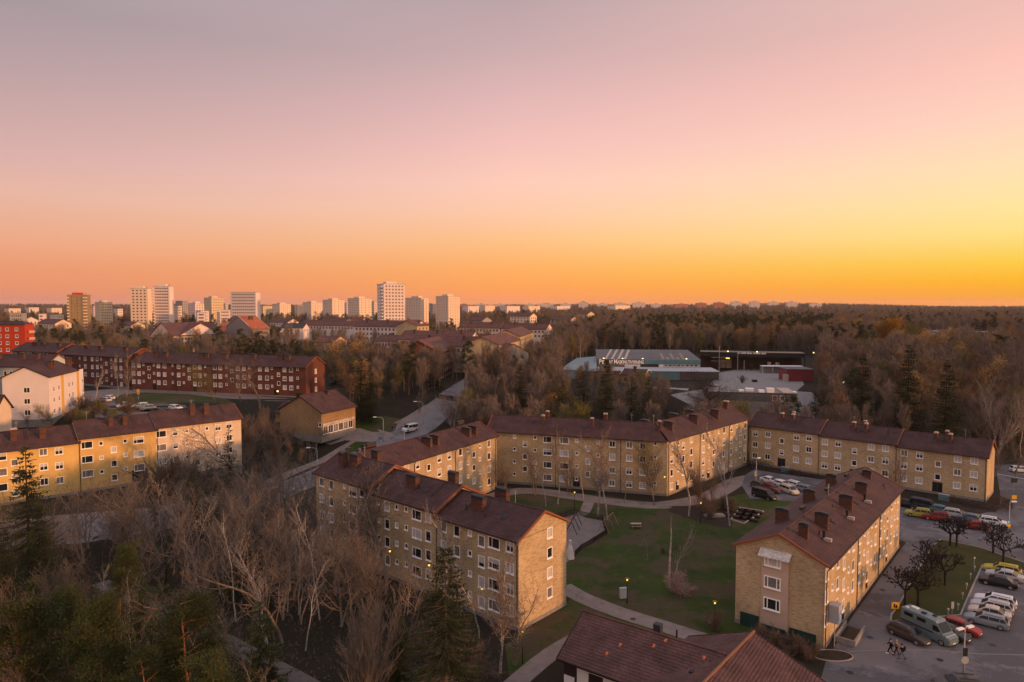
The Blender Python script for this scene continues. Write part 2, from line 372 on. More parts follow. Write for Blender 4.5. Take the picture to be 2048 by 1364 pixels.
ISL = [(36.6+2.3*math.cos(k*.314), 74.6+1.25*math.sin(k*.314)) for k in range(20)]
flat_poly('planting_island', ISL, M_SOIL, .06, px=False)
mb_ = MB()
for k in range(20): a_, b_ = ISL[k], ISL[(k+1)%20]; mb_.beam((*a_,.05),(*b_,.05),.12,.1)
struct(mb_.build('island_kerb', M_KERB))
flat_poly('facade_verge', [(1500,925),(1640,950),(1655,960),(1560,948),(1505,938)], M_SOIL, .03)
flat_poly('hedge_verge', [(1880,1003),(1985,1012),(2005,1008),(1992,1024),(1960,1026),(1880,1012)], M_SOIL, .03)
flat_poly('facade_gravel', [(1648,1303),(1658,1312),(1700,1240),(1740,1185),(1812,1085),(1800,1080)], M_SOIL, .03)
road('woodland_path', [(200,1165),(277,1201),(335,1231),(395,1258),(450,1281),(512,1315),(580,1350),(640,1385)], 2.4, mat('woodland_gravel', (.15,.128,.122), .95, .4, .5, (.10,.085,.08)), .02)
road('main_road', [(-300,1085),(-100,1080),(0,1072),(120,1063),(240,1050),(380,1030),(500,1000),(560,982),(620,960),(700,922),(780,885),(850,845),(880,815),(905,790),(950,758),(1000,735),(1045,716),(1085,700),(1110,688)], 8.5, M_ROAD, .04)
road('footway', [(-300,1050),(-100,1052),(0,1048),(240,1026),(380,1008),(480,985),(550,960),(610,935),(690,895),(760,866),(820,836),(858,812)], 2.6, M_PATH, .05)
flat_poly('shop_forecourt', [(640,884),(655,873),(705,857),(745,856),(790,868),(770,884),(720,884),(690,881),(660,890)], M_PATH, .06)
flat_poly('shop_lawn', [(700,850),(720,835),(770,832),(800,838),(790,860),(770,872),(735,862)], M_LAWN, .05)
flat_poly('shop_lawn', [(688,898),(720,878),(765,881),(735,896),(700,910)], M_LAWN, .05)
flat_poly('front_lawn', [(232,806),(240,790),(290,785),(380,789),(450,797),(470,810),(380,806),(300,808)], M_LAWN, .06)
flat_poly('brick_block_yard', [(150,785),(240,776),(262,780),(400,784),(480,790),(600,800),(590,808),(450,797),(290,785),(238,792),(215,806),(200,806),(170,800)], M_PATH, .05)
flat_poly('car_park', [(185,812),(215,800),(300,806),(370,810),(380,825),(300,830),(270,840),(190,835)], M_ASPH, .055)
flat_poly('hillside_verge', [(1045,708),(1078,692),(1082,698),(1055,712)], M_LAWN, .08)
flat_poly('yard', [(1440,745),(1480,738),(1600,738),(1608,770),(1590,790),(1500,790),(1420,770)], M_CONC, .06)
flat_poly('loading_yard', [(1340,790),(1440,776),(1640,786),(1640,840),(1430,840)], M_CONC, .05)
# ------------------------------------------------------------------ buildings
WINM = {}
def window_mesh(w, h, kind, frame):
    k = (round(w,2), round(h,2), kind, frame.name)
    if k in WINM: return WINM[k]
    b = .12 if min(w,h) > .7 else .09
    mb = MB(); hw = w/2; y0, y1 = -.025, .10
    mb.box(-hw, -hw+b, y0, y1, 0, h); mb.box(hw-b, hw, y0, y1, 0, h)
    mb.box(-hw+b, hw-b, y0, y1, 0, b); mb.box(-hw+b, hw-b, y0, y1, h-b, h)
    if kind == 'two': mb.box(-.04, .04, y0+.03, y1, b, h-b)
    if kind == 'split': mb.box(-hw+w*.33-.03, -hw+w*.33+.03, y0+.03, y1, b, h-b)
    if kind == 'three':
        for s in (-1,1): mb.box(s*w*.27-.05, s*w*.27+.05, y0, y1, b, h-b)
    mb.box(-hw-.05, hw+.05, -.12, .02, -.07, -.003)
    fr = mb.mesh('window', frame)
    pm = {}
    hb_ = MB(); zm = b+(h-2*b)*(.35 if w < 1.3 else .5)
    hb_.quad((-hw+b,.05,zm),(hw-b,.05,zm),(hw-b,.05,h-b),(-hw+b,.05,h-b)); hb_.quad((-hw+b,.06,b),(hw-b,.06,b),(hw-b,.06,zm),(-hw+b,.06,zm)); hm = hb_.mesh('pane', M_BL); hm.materials.append(M_GL); hm.polygons[1].material_index = 1; pm['half'] = hm
    for n, m in (('glass', M_GL), ('blind', M_BL), ('curtain', M_CU), ('lit', M_LITW)):
        p = MB()
        if n == 'glass' or n == 'lit':
            p.quad((-hw+b,.05,b),(hw-b,.05,b),(hw-b,.05,h-b),(-hw+b,.05,h-b))
        else: p.quad((-hw+b,.05,b),(hw-b,.05,b),(hw-b,.05,h-b),(-hw+b,.05,h-b))
        pm[n] = p.mesh('pane', m)
    WINM[k] = (fr, pm); return WINM[k]
def facade(mb, o, u, width, z0, z1, holes, top=None, depth=.12, nin=None):
    """wall face from o along unit u with holes (u0,u1,z0,z1), each with reveals; nin points into the house"""
    us = sorted(set([0, width]+[h[0] for h in holes]+[h[1] for h in holes])); zs = sorted(set([z0, z1]+[h[2] for h in holes]+[h[3] for h in holes]))
    P = lambda a, z, d=0: (o[0]+u[0]*a+nin[0]*d, o[1]+u[1]*a+nin[1]*d, z)
    for i in range(len(us)-1):
        j = 0
        while j < len(zs)-1:
            cu = (us[i]+us[i+1])/2
            def hit(jj):
                cz = (zs[jj]+zs[jj+1])/2
                return any(h[0] < cu < h[1] and h[2] < cz < h[3] for h in holes)
            if hit(j): j += 1; continue
            k = j
            while k+1 < len(zs)-1 and not hit(k+1): k += 1
            mb.quad(P(us[i],zs[j]), P(us[i+1],zs[j]), P(us[i+1],zs[k+1]), P(us[i],zs[k+1])); j = k+1
    for a, b, c, d in holes:
        mb.quad(P(a,c),P(a,c,depth),P(a,d,depth),P(a,d)); mb.quad(P(b,c,depth),P(b,c),P(b,d),P(b,d,depth))
        mb.quad(P(a,c),P(b,c),P(b,c,depth),P(a,c,depth)); mb.quad(P(a,d,depth),P(b,d,depth),P(b,d),P(a,d))
def clamp_wins(wins, ze):
    """keep every column of windows below the eave"""
    top = {}
    for w in wins:
        if w[0] in ('front','back'): k = (w[0], round(w[1],2)); top[k] = max(top.get(k, -9), w[2]+w[4])
    o = []
    for w in wins:
        d = max(0, top.get((w[0], round(w[1],2)), -9)-(ze-.28)); o.append((w[0], w[1], w[2]-d)+tuple(w[3:]))
    return [w for w in o if w[2] > .55]
CHIM = {}
def chimney(parent, x, y, z, w, d, h, capm=None, pots=0, brick=None, white=False, rz=0):
    k = ('c', w, d, h, bool(white), (brick or M_CB).name)
    if k not in CHIM:
        mb = MB().box(-w/2, w/2, -d/2, d/2, -1.2, h).box(-w/2-.04, w/2+.04, -d/2-.04, d/2+.04, h-.35, h-.22)
        c = MB(); cm = M_LEAD if white else (capm or M_ZINC)
        c.box(-w/2-.1, w/2+.1, -d/2-.1, d/2+.1, h+.003, h+.07)
        if not white:
            c.poly([(-w/2-.07,-d/2-.07,h+.35),(w/2+.07,-d/2-.07,h+.35),(w/2+.07,0,h+.47),(-w/2-.07,0,h+.47)])
            c.poly([(-w/2-.07,0,h+.47),(w/2+.07,0,h+.47),(w/2+.07,d/2+.07,h+.35),(-w/2-.07,d/2+.07,h+.35)])
            for sx_ in (-1,1):
                c.box(min(sx_*w/2,sx_*(w/2-.08)), max(sx_*w/2,sx_*(w/2-.08)), -d/2, d/2, h+.075, h+.34)
            for sy_ in (-1,1):
                c.box(-w/2+.085, w/2-.085, sy_*d/2-.02, sy_*d/2+.02, h+.075, h+.34)
        else:
            c.box(-w/2-.02, w/2+.02, -d/2-.02, d/2+.02, h+.073, h+.26)
        fl = MB().box(-w/2-.14, w/2+.14, -d/2-.14, d/2+.14, -1.1, .03)
        CHIM[k] = (mb.mesh('chimney', brick or M_CB), c.mesh('chimney_cap', cm))
    a, b = CHIM[k]
    o = link('chimney', a, parent, (x, y, z), rz); link('chimney_cap', b, o); return o
def roof_rows(mb, x0, x1, ye, ze, yr, zr, n, xr0=None, xr1=None):
    """one slope laid in n stepped courses, from eave (ye,ze) to ridge (yr,zr); hips via xr0,xr1"""
    xr0 = x0 if xr0 is None else xr0; xr1 = x1 if xr1 is None else xr1
    for i in range(n):
        t0, t1 = i/n, (i+1)/n
        a0, a1 = x0+(xr0-x0)*t0, x1+(xr1-x1)*t0; b0, b1 = x0+(xr0-x0)*t1, x1+(xr1-x1)*t1
        y0, y1 = ye+(yr-ye)*t0, ye+(yr-ye)*t1; z0, z1 = ze+(zr-ze)*t0, ze+(zr-ze)*t1
        s = .045
        q = [(a0,y0,z0+s),(a1,y0,z0+s),(b1,y1,z1),(b0,y1,z1)]
        r_ = [(a0,y0,z0),(a1,y0,z0),(a1,y0,z0+s),(a0,y0,z0+s)]
        if yr < ye: q = q[::-1]; r_ = r_[::-1]
        mb.quad(*q); mb.quad(*r_)
def gable_block(name, label, cat, p0, ang, L_, Wd, ze, zr, zb=0.0, wall=None, roof=None, wins=(), chims=(), group=None, root=None, oh=.45, barge=None,
                plinth=True, loc_y=0.0, rows=None, pipes=(), doors=(), ridge=True, frame=None, ends=(True,True), mitre=(0,0), plm=None, hip=(0,0), asym=None, wallname='wall'):
    """p0: near-left corner of the facade we look at; x runs along it, y into the house. ze, zr above zb.
    wins: (face, u, z_bottom, w, h, pane, kind)"""
    wall = wall or M_YB; roof = roof or M_TILE; barge = barge or M_BARGE; frame = frame or M_WF
    if root is None:
        root = thing(name, (p0[0], p0[1], zb), R(ang), label, cat, group); off = (0,0,0); rz = 0
        ca, sa = math.cos(R(ang)), math.sin(R(ang))
        FOOT.append([(p0[0]+ca*a-sa*b, p0[1]+sa*a+ca*b) for a, b in ((-2.5,-2.5),(L_+2.5,-2.5),(L_+2.5,Wd+2.5),(-2.5,Wd+2.5))])
    z0 = .5 if plinth else -1.0
    wins = clamp_wins(wins, ze)
    faces = {'front': ((0,0),(1,0),(0,1),L_), 'right': ((L_,0),(0,1),(-1,0),Wd), 'back': ((L_,Wd),(-1,0),(0,-1),L_), 'left': ((0,Wd),(0,-1),(1,0),Wd)}
    mb = MB()
    hol = {k: [] for k in faces}
    for w_ in wins:
        if w_[6] != 'bay': hol[w_[0]].append((w_[1]-w_[3]/2, w_[1]+w_[3]/2, w_[2], w_[2]+w_[4]))
    for d_ in doors: hol[d_[0]].append((d_[1]-d_[2]/2, d_[1]+d_[2]/2, z0 if plinth else 0.0, d_[3]))
    for k, (o, u, ni, wd) in faces.items(): facade(mb, o, u, wd, z0, ze, hol[k], nin=ni)
    ym = Wd/2 if asym is None else asym
    if not hip[0] and not mitre[0]: mb.poly([(0,Wd,ze),(0,0,ze),(0,ym,zr)])
    if not hip[1] and not mitre[1]: mb.poly([(L_,0,ze),(L_,Wd,ze),(L_,ym,zr)])
    mb.build(wallname, wall, root)
    if plinth:
        p = MB()
        g = .04
        for k, (o, u, ni, wd) in faces.items():
            hs = [(h[0], h[1], -3, 2) for h in hol[k] if h[2] <= z0+.01]
            oo = (o[0]-ni[0]*g-u[0]*g, o[1]-ni[1]*g-u[1]*g)
            p.quad((oo[0],oo[1],-1.5),(oo[0]+u[0]*(wd+2*g),oo[1]+u[1]*(wd+2*g),-1.5),(oo[0]+u[0]*(wd+2*g),oo[1]+u[1]*(wd+2*g),z0-.003),(oo[0],oo[1],z0-.003))
            p.quad((oo[0],oo[1],z0-.003),(oo[0]+u[0]*(wd+2*g),oo[1]+u[1]*(wd+2*g),z0-.003),(o[0]+u[0]*wd,o[1]+u[1]*wd,z0-.003),(o[0],o[1],z0-.003))
        p.build('plinth', plm or M_CONC, root)
    # roof
    e0 = -.35 if ends[0] else 0.0; e1 = L_+.35 if ends[1] else L_
    sl = (zr-ze)/ym; sl2 = (zr-ze)/(Wd-ym); n = rows or max(6, int(math.hypot(ym+oh, zr-ze+oh*sl)/.37))
    rb = MB(); zt = .16
    xr0 = e0+hip[0]-mitre[0]; xr1 = e1-hip[1]+mitre[1]
    roof_rows(rb, e0, e1, -oh, ze-oh*sl+zt, ym, zr+zt, n, xr0, xr1)
    roof_rows(rb, e1, e0, Wd+oh, ze-oh*sl2+zt, ym, zr+zt, n, xr1, xr0) if False else None
    mb2 = MB(); roof_rows(mb2, e0-2*mitre[0], e1+2*mitre[1], Wd+oh, ze-oh*sl2+zt, ym, zr+zt, n, xr0, xr1)
    i = len(rb.v); rb.v += mb2.v; rb.f += [tuple(i+k for k in f_) for f_ in mb2.f]
    if hip[0]: rb.poly([(e0,Wd+oh,ze-oh*sl2+zt+.02),(e0,-oh,ze-oh*sl+zt+.02),(xr0,ym,zr+zt)])
    if hip[1]: rb.poly([(e1,-oh,ze-oh*sl+zt+.02),(e1,Wd+oh,ze-oh*sl2+zt+.02),(xr1,ym,zr+zt)])
    # underside
    rb.quad((e0,-oh,ze-oh*sl+.02),(xr0,ym,zr+.02),(xr1,ym,zr+.02),(e1,-oh,ze-oh*sl+.02))
    rb.quad((e0,Wd+oh,ze-oh*sl2+.02),(e1,Wd+oh,ze-oh*sl2+.02),(xr1,ym,zr+.02),(xr0,ym,zr+.02))
    rf = rb.build('roof', roof, root)
    # gutters
    g = MB()
    for (yy, s_) in ((-oh-.07, sl), (Wd+oh+.07, sl2)):
        g.box(e0, e1, yy-.07, yy+.06, ze-oh*s_+.01, ze-oh*s_+.15)
    g.build('gutter', M_DBARGE, root)
    for k, xx in ((0,e0),(1,e1)):
        if ends[k] and not hip[k]:
            b = MB(); s = -1 if k == 0 else 1
            for (ya, yb, s_) in ((-oh, ym, sl), (Wd+oh, ym, sl2)):
                za = ze-oh*s_
                x_a, x_b = (xx-.05, xx-.003) if k == 0 else (xx+.003, xx+.05)
                i = len(b.v)
                b.v += [(x_a,ya,za+.02),(x_b,ya,za+.02),(x_b,ya,za+.24),(x_a,ya,za+.24),(x_a,yb,zr+.02),(x_b,yb,zr+.02),(x_b,yb,zr+.26),(x_a,yb,zr+.26)]
                b.f += [tuple(i+q for q in f_) for f_ in ((0,1,2,3),(4,7,6,5),(0,4,5,1),(1,5,6,2),(2,6,7,3),(3,7,4,0))]
                # capping lying on the tiles
                xc0, xc1 = (xx-.05, xx+.12) if k == 0 else (xx-.12, xx+.05)
                i = len(b.v)
                b.v += [(xc0,ya,za+.245),(xc1,ya,za+.245),(xc1,yb,zr+.265),(xc0,yb,zr+.265),(xc0,ya,za+.285),(xc1,ya,za+.285),(xc1,yb,zr+.305),(xc0,yb,zr+.305)]
                b.f += [tuple(i+q for q in f_) for f_ in ((0,3,2,1),(4,5,6,7),(0,1,5,4),(1,2,6,5),(2,3,7,6),(3,0,4,7))]
            b.build('bargeboard', barge, root)
    if ridge: MB().tube((xr0,ym,zr+zt+.01),(xr1,ym,zr+zt+.01),.13,.13,6).build('ridge_cap', barge if ridge == 2 else roof, rf)
    for (cx, cy, w, d, h, *st) in chims:
        zz = zr-abs(cy-ym)*(sl if cy < ym else sl2)+zt
        chimney(root, cx, cy, zz, w, d, h, white=('white' in st), brick=wall if 'wall' in st else None)
    if plinth and p0[1] < 172:
        rq = random.Random(int(L_*10)+int(p0[0]))
        for k in range(max(2, int(L_/7))):
            u = rq.uniform(1.2, L_-1.2); yy = rq.uniform(.8, ym-.9); zz = ze+yy*sl+zt
            MB().tube((u,yy,zz-.2),(u,yy,zz+rq.uniform(.35,.7)),rq.choice((.06,.09)),n=6).build('vent_pipe', M_ZINC, root)
        u = rq.uniform(2, L_-2); yy = ym*.55; zz = ze+yy*sl+zt
        b = MB(); b.beam((u-.2,yy-.9,zz-.9*sl+.1),(u-.2,ym-.1,zr+zt+.1),.04,.05); b.beam((u+.2,yy-.9,zz-.9*sl+.1),(u+.2,ym-.1,zr+zt+.1),.04,.05)
        for q in range(6): t_ = (q+.5)/6; y_ = yy-.9+(ym-.1-yy+.9)*t_; b.beam((u-.2,y_,ze+y_*sl+zt+.1),(u+.2,y_,ze+y_*sl+zt+.1),.03,.03)
        b.build('roof_ladder', M_DBARGE, root)
        u = rq.uniform(2, L_-2); o = MB().tube((u,ym,zr),(u,ym,zr+2.0),.03,n=5).beam((u-.5,ym,zr+1.8),(u+.5,ym,zr+1.8),.03,.03).beam((u-.3,ym,zr+1.5),(u+.3,ym,zr+1.5),.03,.03).build('aerial', M_GREY, root)
        u = rq.uniform(2, L_-2); yy = ym*.5; zz = ze+yy*sl+zt; MB().poly([(u-.35,yy-.35,zz-.35*sl+.14),(u+.35,yy-.35,zz-.35*sl+.14),(u+.35,yy+.35,zz+.35*sl+.14),(u-.35,yy+.35,zz+.35*sl+.14)]).poly([(u-.35,yy-.35,zz-.35*sl-.1),(u+.35,yy-.35,zz-.35*sl-.1),(u+.35,yy-.35,zz-.35*sl+.14),(u-.35,yy-.35,zz-.35*sl+.14)]).build('roof_hatch', M_ZINC, root)
    for w_ in wins:
        fc, u_, zb_, ww, hh, pane, kind = w_
        o, u, ni, wd = faces[fc]
        fa = {'front': 0, 'right': R(90), 'back': R(180), 'left': R(-90)}[fc]
        fr, pm = window_mesh(ww, hh, kind, frame)
        wo = link('window', fr, root, (o[0]+u[0]*u_, o[1]+u[1]*u_, zb_), fa)
        link('pane', pm[pane], wo)
    for d_ in doors:
        fc, u_, ww, hh = d_[:4]; dm = d_[4] if len(d_) > 4 else M_DOOR
        o, u, ni, wd = faces[fc]; fa = {'front': 0, 'right': R(90), 'back': R(180), 'left': R(-90)}[fc]
        zd = z0 if plinth else 0.0
        db = MB().box(-ww/2, -ww/2+.08, .0, .11, zd, hh).box(ww/2-.08, ww/2, .0, .11, zd, hh).box(-ww/2+.08, ww/2-.08, 0, .11, hh-.08, hh)
        db.box(-.03, .03, .01, .11, zd, hh-.08)
        do = link('door', db.mesh('door', dm), root, (o[0]+u[0]*u_, o[1]+u[1]*u_, 0), fa)
        MB().quad((-ww/2+.08,.07,zd),(ww/2-.08,.07,zd),(ww/2-.08,.07,hh-.08),(-ww/2+.08,.07,hh-.08)).build('door_glass', M_GL, do)
    for (fc, u_) in pipes:
        o, u, ni, wd = faces[fc]
        x, y = o[0]+u[0]*u_-ni[0]*.09, o[1]+u[1]*u_-ni[1]*.09
        x2, y2 = x-ni[0]*(oh-.05), y-ni[1]*(oh-.05)
        s_ = sl
        MB().tube((x,y,-.5),(x,y,ze-.75),.055,n=6).tube((x,y,ze-.75),(x2,y2,ze-oh*s_+.05),.055,n=6).build('downpipe', M_PIPE, root, smooth=True)
    return root
rng = random.Random(7)
def pick(p_blind=.35, p_cur=.15):
    r = rng.random()
    if r > .80: return 'half'
    return 'blind' if r < p_blind else ('curtain' if r < p_blind+p_cur else 'glass')
def grid(face, cols, floors, z1=1.55, fh=2.78, pb=.35, skip=()):
    """cols: (u, w, h, dz, kind): one column of windows; floors: how many storeys"""
    out_ = []
    for ci, (u_, w, h, dz, kind) in enumerate(cols):
        for k in range(floors):
            if (ci, k) in skip: continue
            zz = z1+k*fh+dz
            out_.append((face, u_, zz, w, h, pick(pb if w > .7 else .1, .15), kind))
    return out_
def ux(px, p0, ang):
    """distance along the line from p0 in direction ang at which the photo column px meets it"""
    k = (px-1024)/F; c, s = math.cos(R(ang)), math.sin(R(ang)); c0 = 33*math.tan(PITCH)
    return (k*(p0[1]+c0)-p0[0])/(c-k*s)
def zon(py, p0, ang, u):
    y = p0[1]+math.sin(R(ang))*u
    q = (682-py)/F; c, s = math.cos(PITCH), math.sin(PITCH)
    return CH+y*(q*c-s)/(c+q*s)
def cols(face, items, p0, ang, n, fh, zb=0.0, pb=.35, nst=None):
    """items: (px, py of the topmost window's centre, type). B big, S small, T stair, W wide bay-like"""
    o = []
    for px, py, t in items:
        u = ux(px, p0, ang); zc = zon(py, p0, ang, u)-zb
        w, h, kd = {'B': (1.35,1.4,'two'), 'S': (.75,.8,'one'), 'T': (1.1,1.3,'one'), 'W': (2.0,1.45,'split'), 'V': (1.2,1.55,'one')}[t]
        m = n if t != 'T' else (nst if nst is not None else n-1)
        for k in range(m):
            o.append((face, u, zc-h/2-k*fh, w, h, pick(pb if t in 'BWV' else .12, .15), kd))
    return o
def pipes_px(face, pxs, p0, ang): return [(face, ux(p, p0, ang)) for p in pxs]
# --- F: the stepped block in the foreground, three houses end to end
FA = -41.0
fp = Vector((0.8, 80.2)); fd = Vector((math.cos(R(FA)), math.sin(R(FA))))
def fpt(t): return tuple(fp-fd*t)
f1, f2, f3 = fpt(14.8), fpt(29.6), fpt(43.8)
z4 = 2.68
def fcols(items, p, zb=0, n=4, fh=z4, pb=.3): return cols('front', items, p, FA, n, fh, zb, pb)
F1 = gable_block('apartment_house', 'yellow brick house nearest the camera, its sunlit right gable carrying four windows', 'apartment house', f1, FA, 14.8, 9.8, 11.4, 13.8,
    wins=fcols([(888,1053,'V'),(914,1062,'V'),(940,1066,'S'),(963,1082,'V'),(988,1086,'W'),(1020,1094,'B')], f1)+[('right',6.2,2.2+k*2.62,1.15,1.45,['curtain','blind','glass','blind'][k],'one') for k in range(4)],
    chims=[(5.6,2.6,2.1,.75,1.5),(6.4,6.4,2.1,.75,1.5)], ends=(False,True), pipes=[('front',14.6),('front',.15)])
F2 = gable_block('apartment_house', 'yellow brick house between two stepped neighbours, with orange-edged gable and bay windows', 'apartment house', f2, FA, 14.794, 9.8, 12.0, 14.4,
    wins=fcols([(758,1004,'S'),(775,1012,'V'),(794,1014,'S'),(813,1018,'S')], f2)+fcols([(834,1030,'W'),(857,1034,'V')], f2),
    chims=[(7.0,2.6,2.1,.75,1.5),(11.4,6.6,1.6,.75,1.6)], ends=(False,True), pipes=[('front',.1)], barge=M_BARGE)
F3 = gable_block('apartment_house', 'yellow brick house at the left end of the stepped row, highest ridge, three chimneys', 'apartment house', f3, FA, 14.194, 9.8, 12.6, 15.0,
    wins=fcols([(645,964,'B'),(664,970,'V'),(690,972,'S'),(707,984,'W'),(725,984,'V')], f3, n=4),
    chims=[(4.2,2.4,1.1,1.1,1.9),(6.8,2.9,2.1,.75,1.6),(7.4,6.6,1.7,.75,1.6)], ends=(True,True), pipes=[('front',13.8)])
# roof hatch / flue details on F
# --- G: wing running away behind it
gp = (-22.5, 114.0); GA = 58.0
gable_block('apartment_house', 'long yellow brick wing with sunlit windowed side, running away behind the stepped row', 'apartment house', gp, GA, 36.2, 10.0, 11.7, 14.1,
    wins=cols('front', [(978,887,'V'),(960,892,'S'),(948,909,'T'),(936,899,'S'),(921,904,'V'),(899,911,'V'),(879,917,'V'),(858,935,'T'),(836,930,'V'),(814,937,'V')], gp, GA, 4, 2.75, nst=3),
    chims=[(ux(792,gp,GA)+1,7.0,2.4,.7,1.2),(ux(730,gp,GA)+8,7.2,2.2,.7,1.2),(15.5,2.6,.6,2.2,1.1),(17.9,2.6,.6,2.1,1.1),(28.2,2.4,.6,2.2,1.1),(30.6,2.4,.6,2.1,1.1),(32.5,7.2,2.2,.7,1.2)],
    pipes=pipes_px('front', [911,829,991], gp, GA))
# --- H: the long block across the far side of the courtyard
hp = (-5.6, 150.5); HA = -17.1
gable_block('apartment_house', 'yellow brick block along the far side of the courtyard lawn, pale-topped chimneys on its ridge', 'apartment house', hp, HA, 39.8, 10.0, 11.7, 14.4,
    wins=cols('front', [(1029,873,'S'),(1050,888,'T'),(1070,875,'S'),(1095,879,'W'),(1128,881,'W'),(1153,881,'S'),(1175,897,'T'),(1196,885,'S'),(1224,888,'B'),(1258,890,'B'),(1285,892,'B'),(1310,884,'S')], hp, HA, 4, 2.82, pb=.25, nst=3),
    doors=[('front',ux(1153,hp,HA),1.6,2.6)],
    chims=[(ux(1070,hp,HA)+1,3.0,.6,.75,1.7,'white'),(ux(1074,hp,HA)+1,5.6,.6,.75,1.5,'white'),(ux(1170,hp,HA)+1,2.6,.6,.75,1.9,'white'),(ux(1193,hp,HA)+1,5.4,.8,.8,1.5,'white'),(ux(1306,hp,HA)+1,2.8,.6,.75,1.9,'white')],
    pipes=pipes_px('front', [1111,1241], hp, HA), ends=(True,False), mitre=(0,-3.2))
hq = (32.5, 138.8); HB = 46.4
gable_block('apartment_house', 'yellow brick wing with warm-lit windowed side, joined at an angle to the far courtyard block', 'apartment house', hq, HB, 38.6, 10.0, 11.7, 14.4,
    wins=cols('front', [(1343,893,'V'),(1356,887,'S'),(1366,892,'V'),(1382,878,'V'),(1406,874,'V'),(1417,868,'S'),(1427,880,'T'),(1436,864,'S'),(1447,860,'V'),(1462,857,'V'),(1472,852,'S'),(1480,865,'T'),(1489,851,'V')], hq, HB, 4, 2.82, pb=.3, nst=3),
    doors=[('front',ux(1355,hq,HB),1.3,2.4),('front',ux(1417,hq,HB),1.3,2.4)],
    chims=[(5.2,2.8,.6,2.2,1.1),(16.2,2.8,.6,2.2,1.3),(26.5,2.8,.6,2.2,1.3),(35.6,4.4,.8,1.2,1.6,'white'),(3.0,7.4,.8,2.2,1.3),(14.8,7.2,.8,2.2,1.3),(22.8,7.4,.8,2.0,1.3)],
    pipes=pipes_px('front', [1336,1399,1457], hq, HB), ends=(False,True), mitre=(-3.2,0))
# --- HR: three stepped houses to the right
rp = Vector((60.0, 168.0)); RA = -42.6; rdv = Vector((math.cos(R(RA)), math.sin(R(RA))))
seg = [0.0, ux(1636,rp,RA), ux(1790,rp,RA), ux(1973,rp,RA)]
its = [[(1510,867,'B'),(1535,869,'B'),(1563,882,'T'),(1592,874,'B'),(1617,876,'B')], [(1649,884,'B'),(1675,887,'B'),(1708,902,'T'),(1741,894,'B'),(1770,897,'B')], [(1807,906,'B'),(1838,910,'B'),(1875,928,'T'),(1914,918,'B'),(1947,922,'B')]]
lab = ['yellow brick house left of the stepped trio beyond the car park', 'middle yellow brick house of the stepped trio beyond the car park', 'yellow brick house with an exposed gable at the right end of the stepped trio']
for i in range(3):
    p = tuple(rp+rdv*seg[i]); Ls = seg[i+1]-seg[i]-(.006 if i < 2 else 0); ze = 9.8-.3*i
    gable_block('apartment_house', lab[i], 'apartment house', p, RA, Ls, 10.2, ze, ze+2.6, group=None,
        wins=cols('front', its[i], p, RA, 3, 2.78, pb=.45, nst=2),
        doors=[('front',ux(its[i][2][0],p,RA),1.9,2.6)],
        chims=[(Ls*.42,3.1,.6,1.1,1.6,'white'),(Ls*.58,3.0,.6,1.1,1.7,'white'),(Ls*.5,7.2,.6,.75,1.6,'white')],
        pipes=[('front',.12 if i else 0.3)]+([('front',Ls-.2)] if i == 2 else []), ends=(i == 0, True))
# --- I: the block on the right with the gable towards us
ip = (36.3, 75.9); IA = 50.0; IL = ux(1799, ip, IA); IW = 10.6
c3 = lambda x, y: (1450+x/3.326, 920+y/3.326)
itI = [(672,745,'V'),(710,700,'S'),(745,672,'V'),(787,687,'V'),(818,592,'S'),(849,566,'V'),(892,522,'V'),(921,486,'S'),(946,518,'V'),(970,432,'S'),(997,408,'V'),(1032,372,'V'),(1057,340,'S'),(1077,375,'V'),(1103,298,'V'),(1124,272,'S'),(1144,252,'V')]
wI = cols('front', [(*c3(x, y), t) for x, y, t in itI], ip, IA, 3, 2.68, pb=.5)
I_ = gable_block('apartment_house', 'yellow brick block on the right, its gable with a pink stair bay facing the camera', 'apartment house', ip, IA, IL, IW, 10.0, 12.4,
    wins=wI, doors=[('front',ux(c3(787,0)[0],ip,IA),1.3,2.4),('front',ux(c3(946,0)[0],ip,IA),1.3,2.4),('front',ux(c3(1077,0)[0],ip,IA),1.3,2.4)],
    chims=[(3.2,3.5,.55,1.1,1.35),(9.4,3.1,.55,1.6,1.45),(20.5,2.9,.55,1.7,1.45),(29.8,3.0,.55,1.6,1.3),(38.5,4.1,.6,1.3,.8),(8.2,7.7,.55,1.6,1.45),(20.0,7.7,.55,1.6,1.45),(31.5,7.7,.55,1.5,1.45)],
    pipes=pipes_px('front', [c3(878,0)[0], c3(1022,0)[0]], ip, IA)+[('front',.12)], barge=M_BARGE)
# gable bay: pink render strip with canopy and three windows
bu0, bu1 = IW-6.9, IW-3.6    # along the left face, measured from y=0
b = MB(); yb0, yb1 = 4.1, 7.3
b.box(-.32, -.004, yb0, yb1, .9, 9.9).build('stair_bay', M_PINKR, I_)
ca = MB(); ca.poly([(-.95,yb0-.25,10.0),(-.95,yb1+.25,10.0),(-.02,yb1+.25,10.75),(-.02,yb0-.25,10.75)]); ca.poly([(-.95,yb0-.25,9.9),(-.02,yb0-.25,10.65),(-.02,yb1+.25,10.65),(-.95,yb1+.25,9.9)])
ca.poly([(-.95,yb0-.25,9.9),(-.95,yb1+.25,9.9),(-.95,yb1+.25,10.0),(-.95,yb0-.25,10.0)]); ca.poly([(-.95,yb0-.25,9.9),(-.95,yb0-.25,10.0),(-.02,yb0-.25,10.75),(-.02,yb0-.25,10.65)]); ca.poly([(-.95,yb1+.25,9.9),(-.02,yb1+.25,10.65),(-.02,yb1+.25,10.75),(-.95,yb1+.25,10.0)])
ca.build('canopy', mat('stained_white_metal', (.72,.66,.62), .6, .55, 3.0), I_, (0,0,-.3))
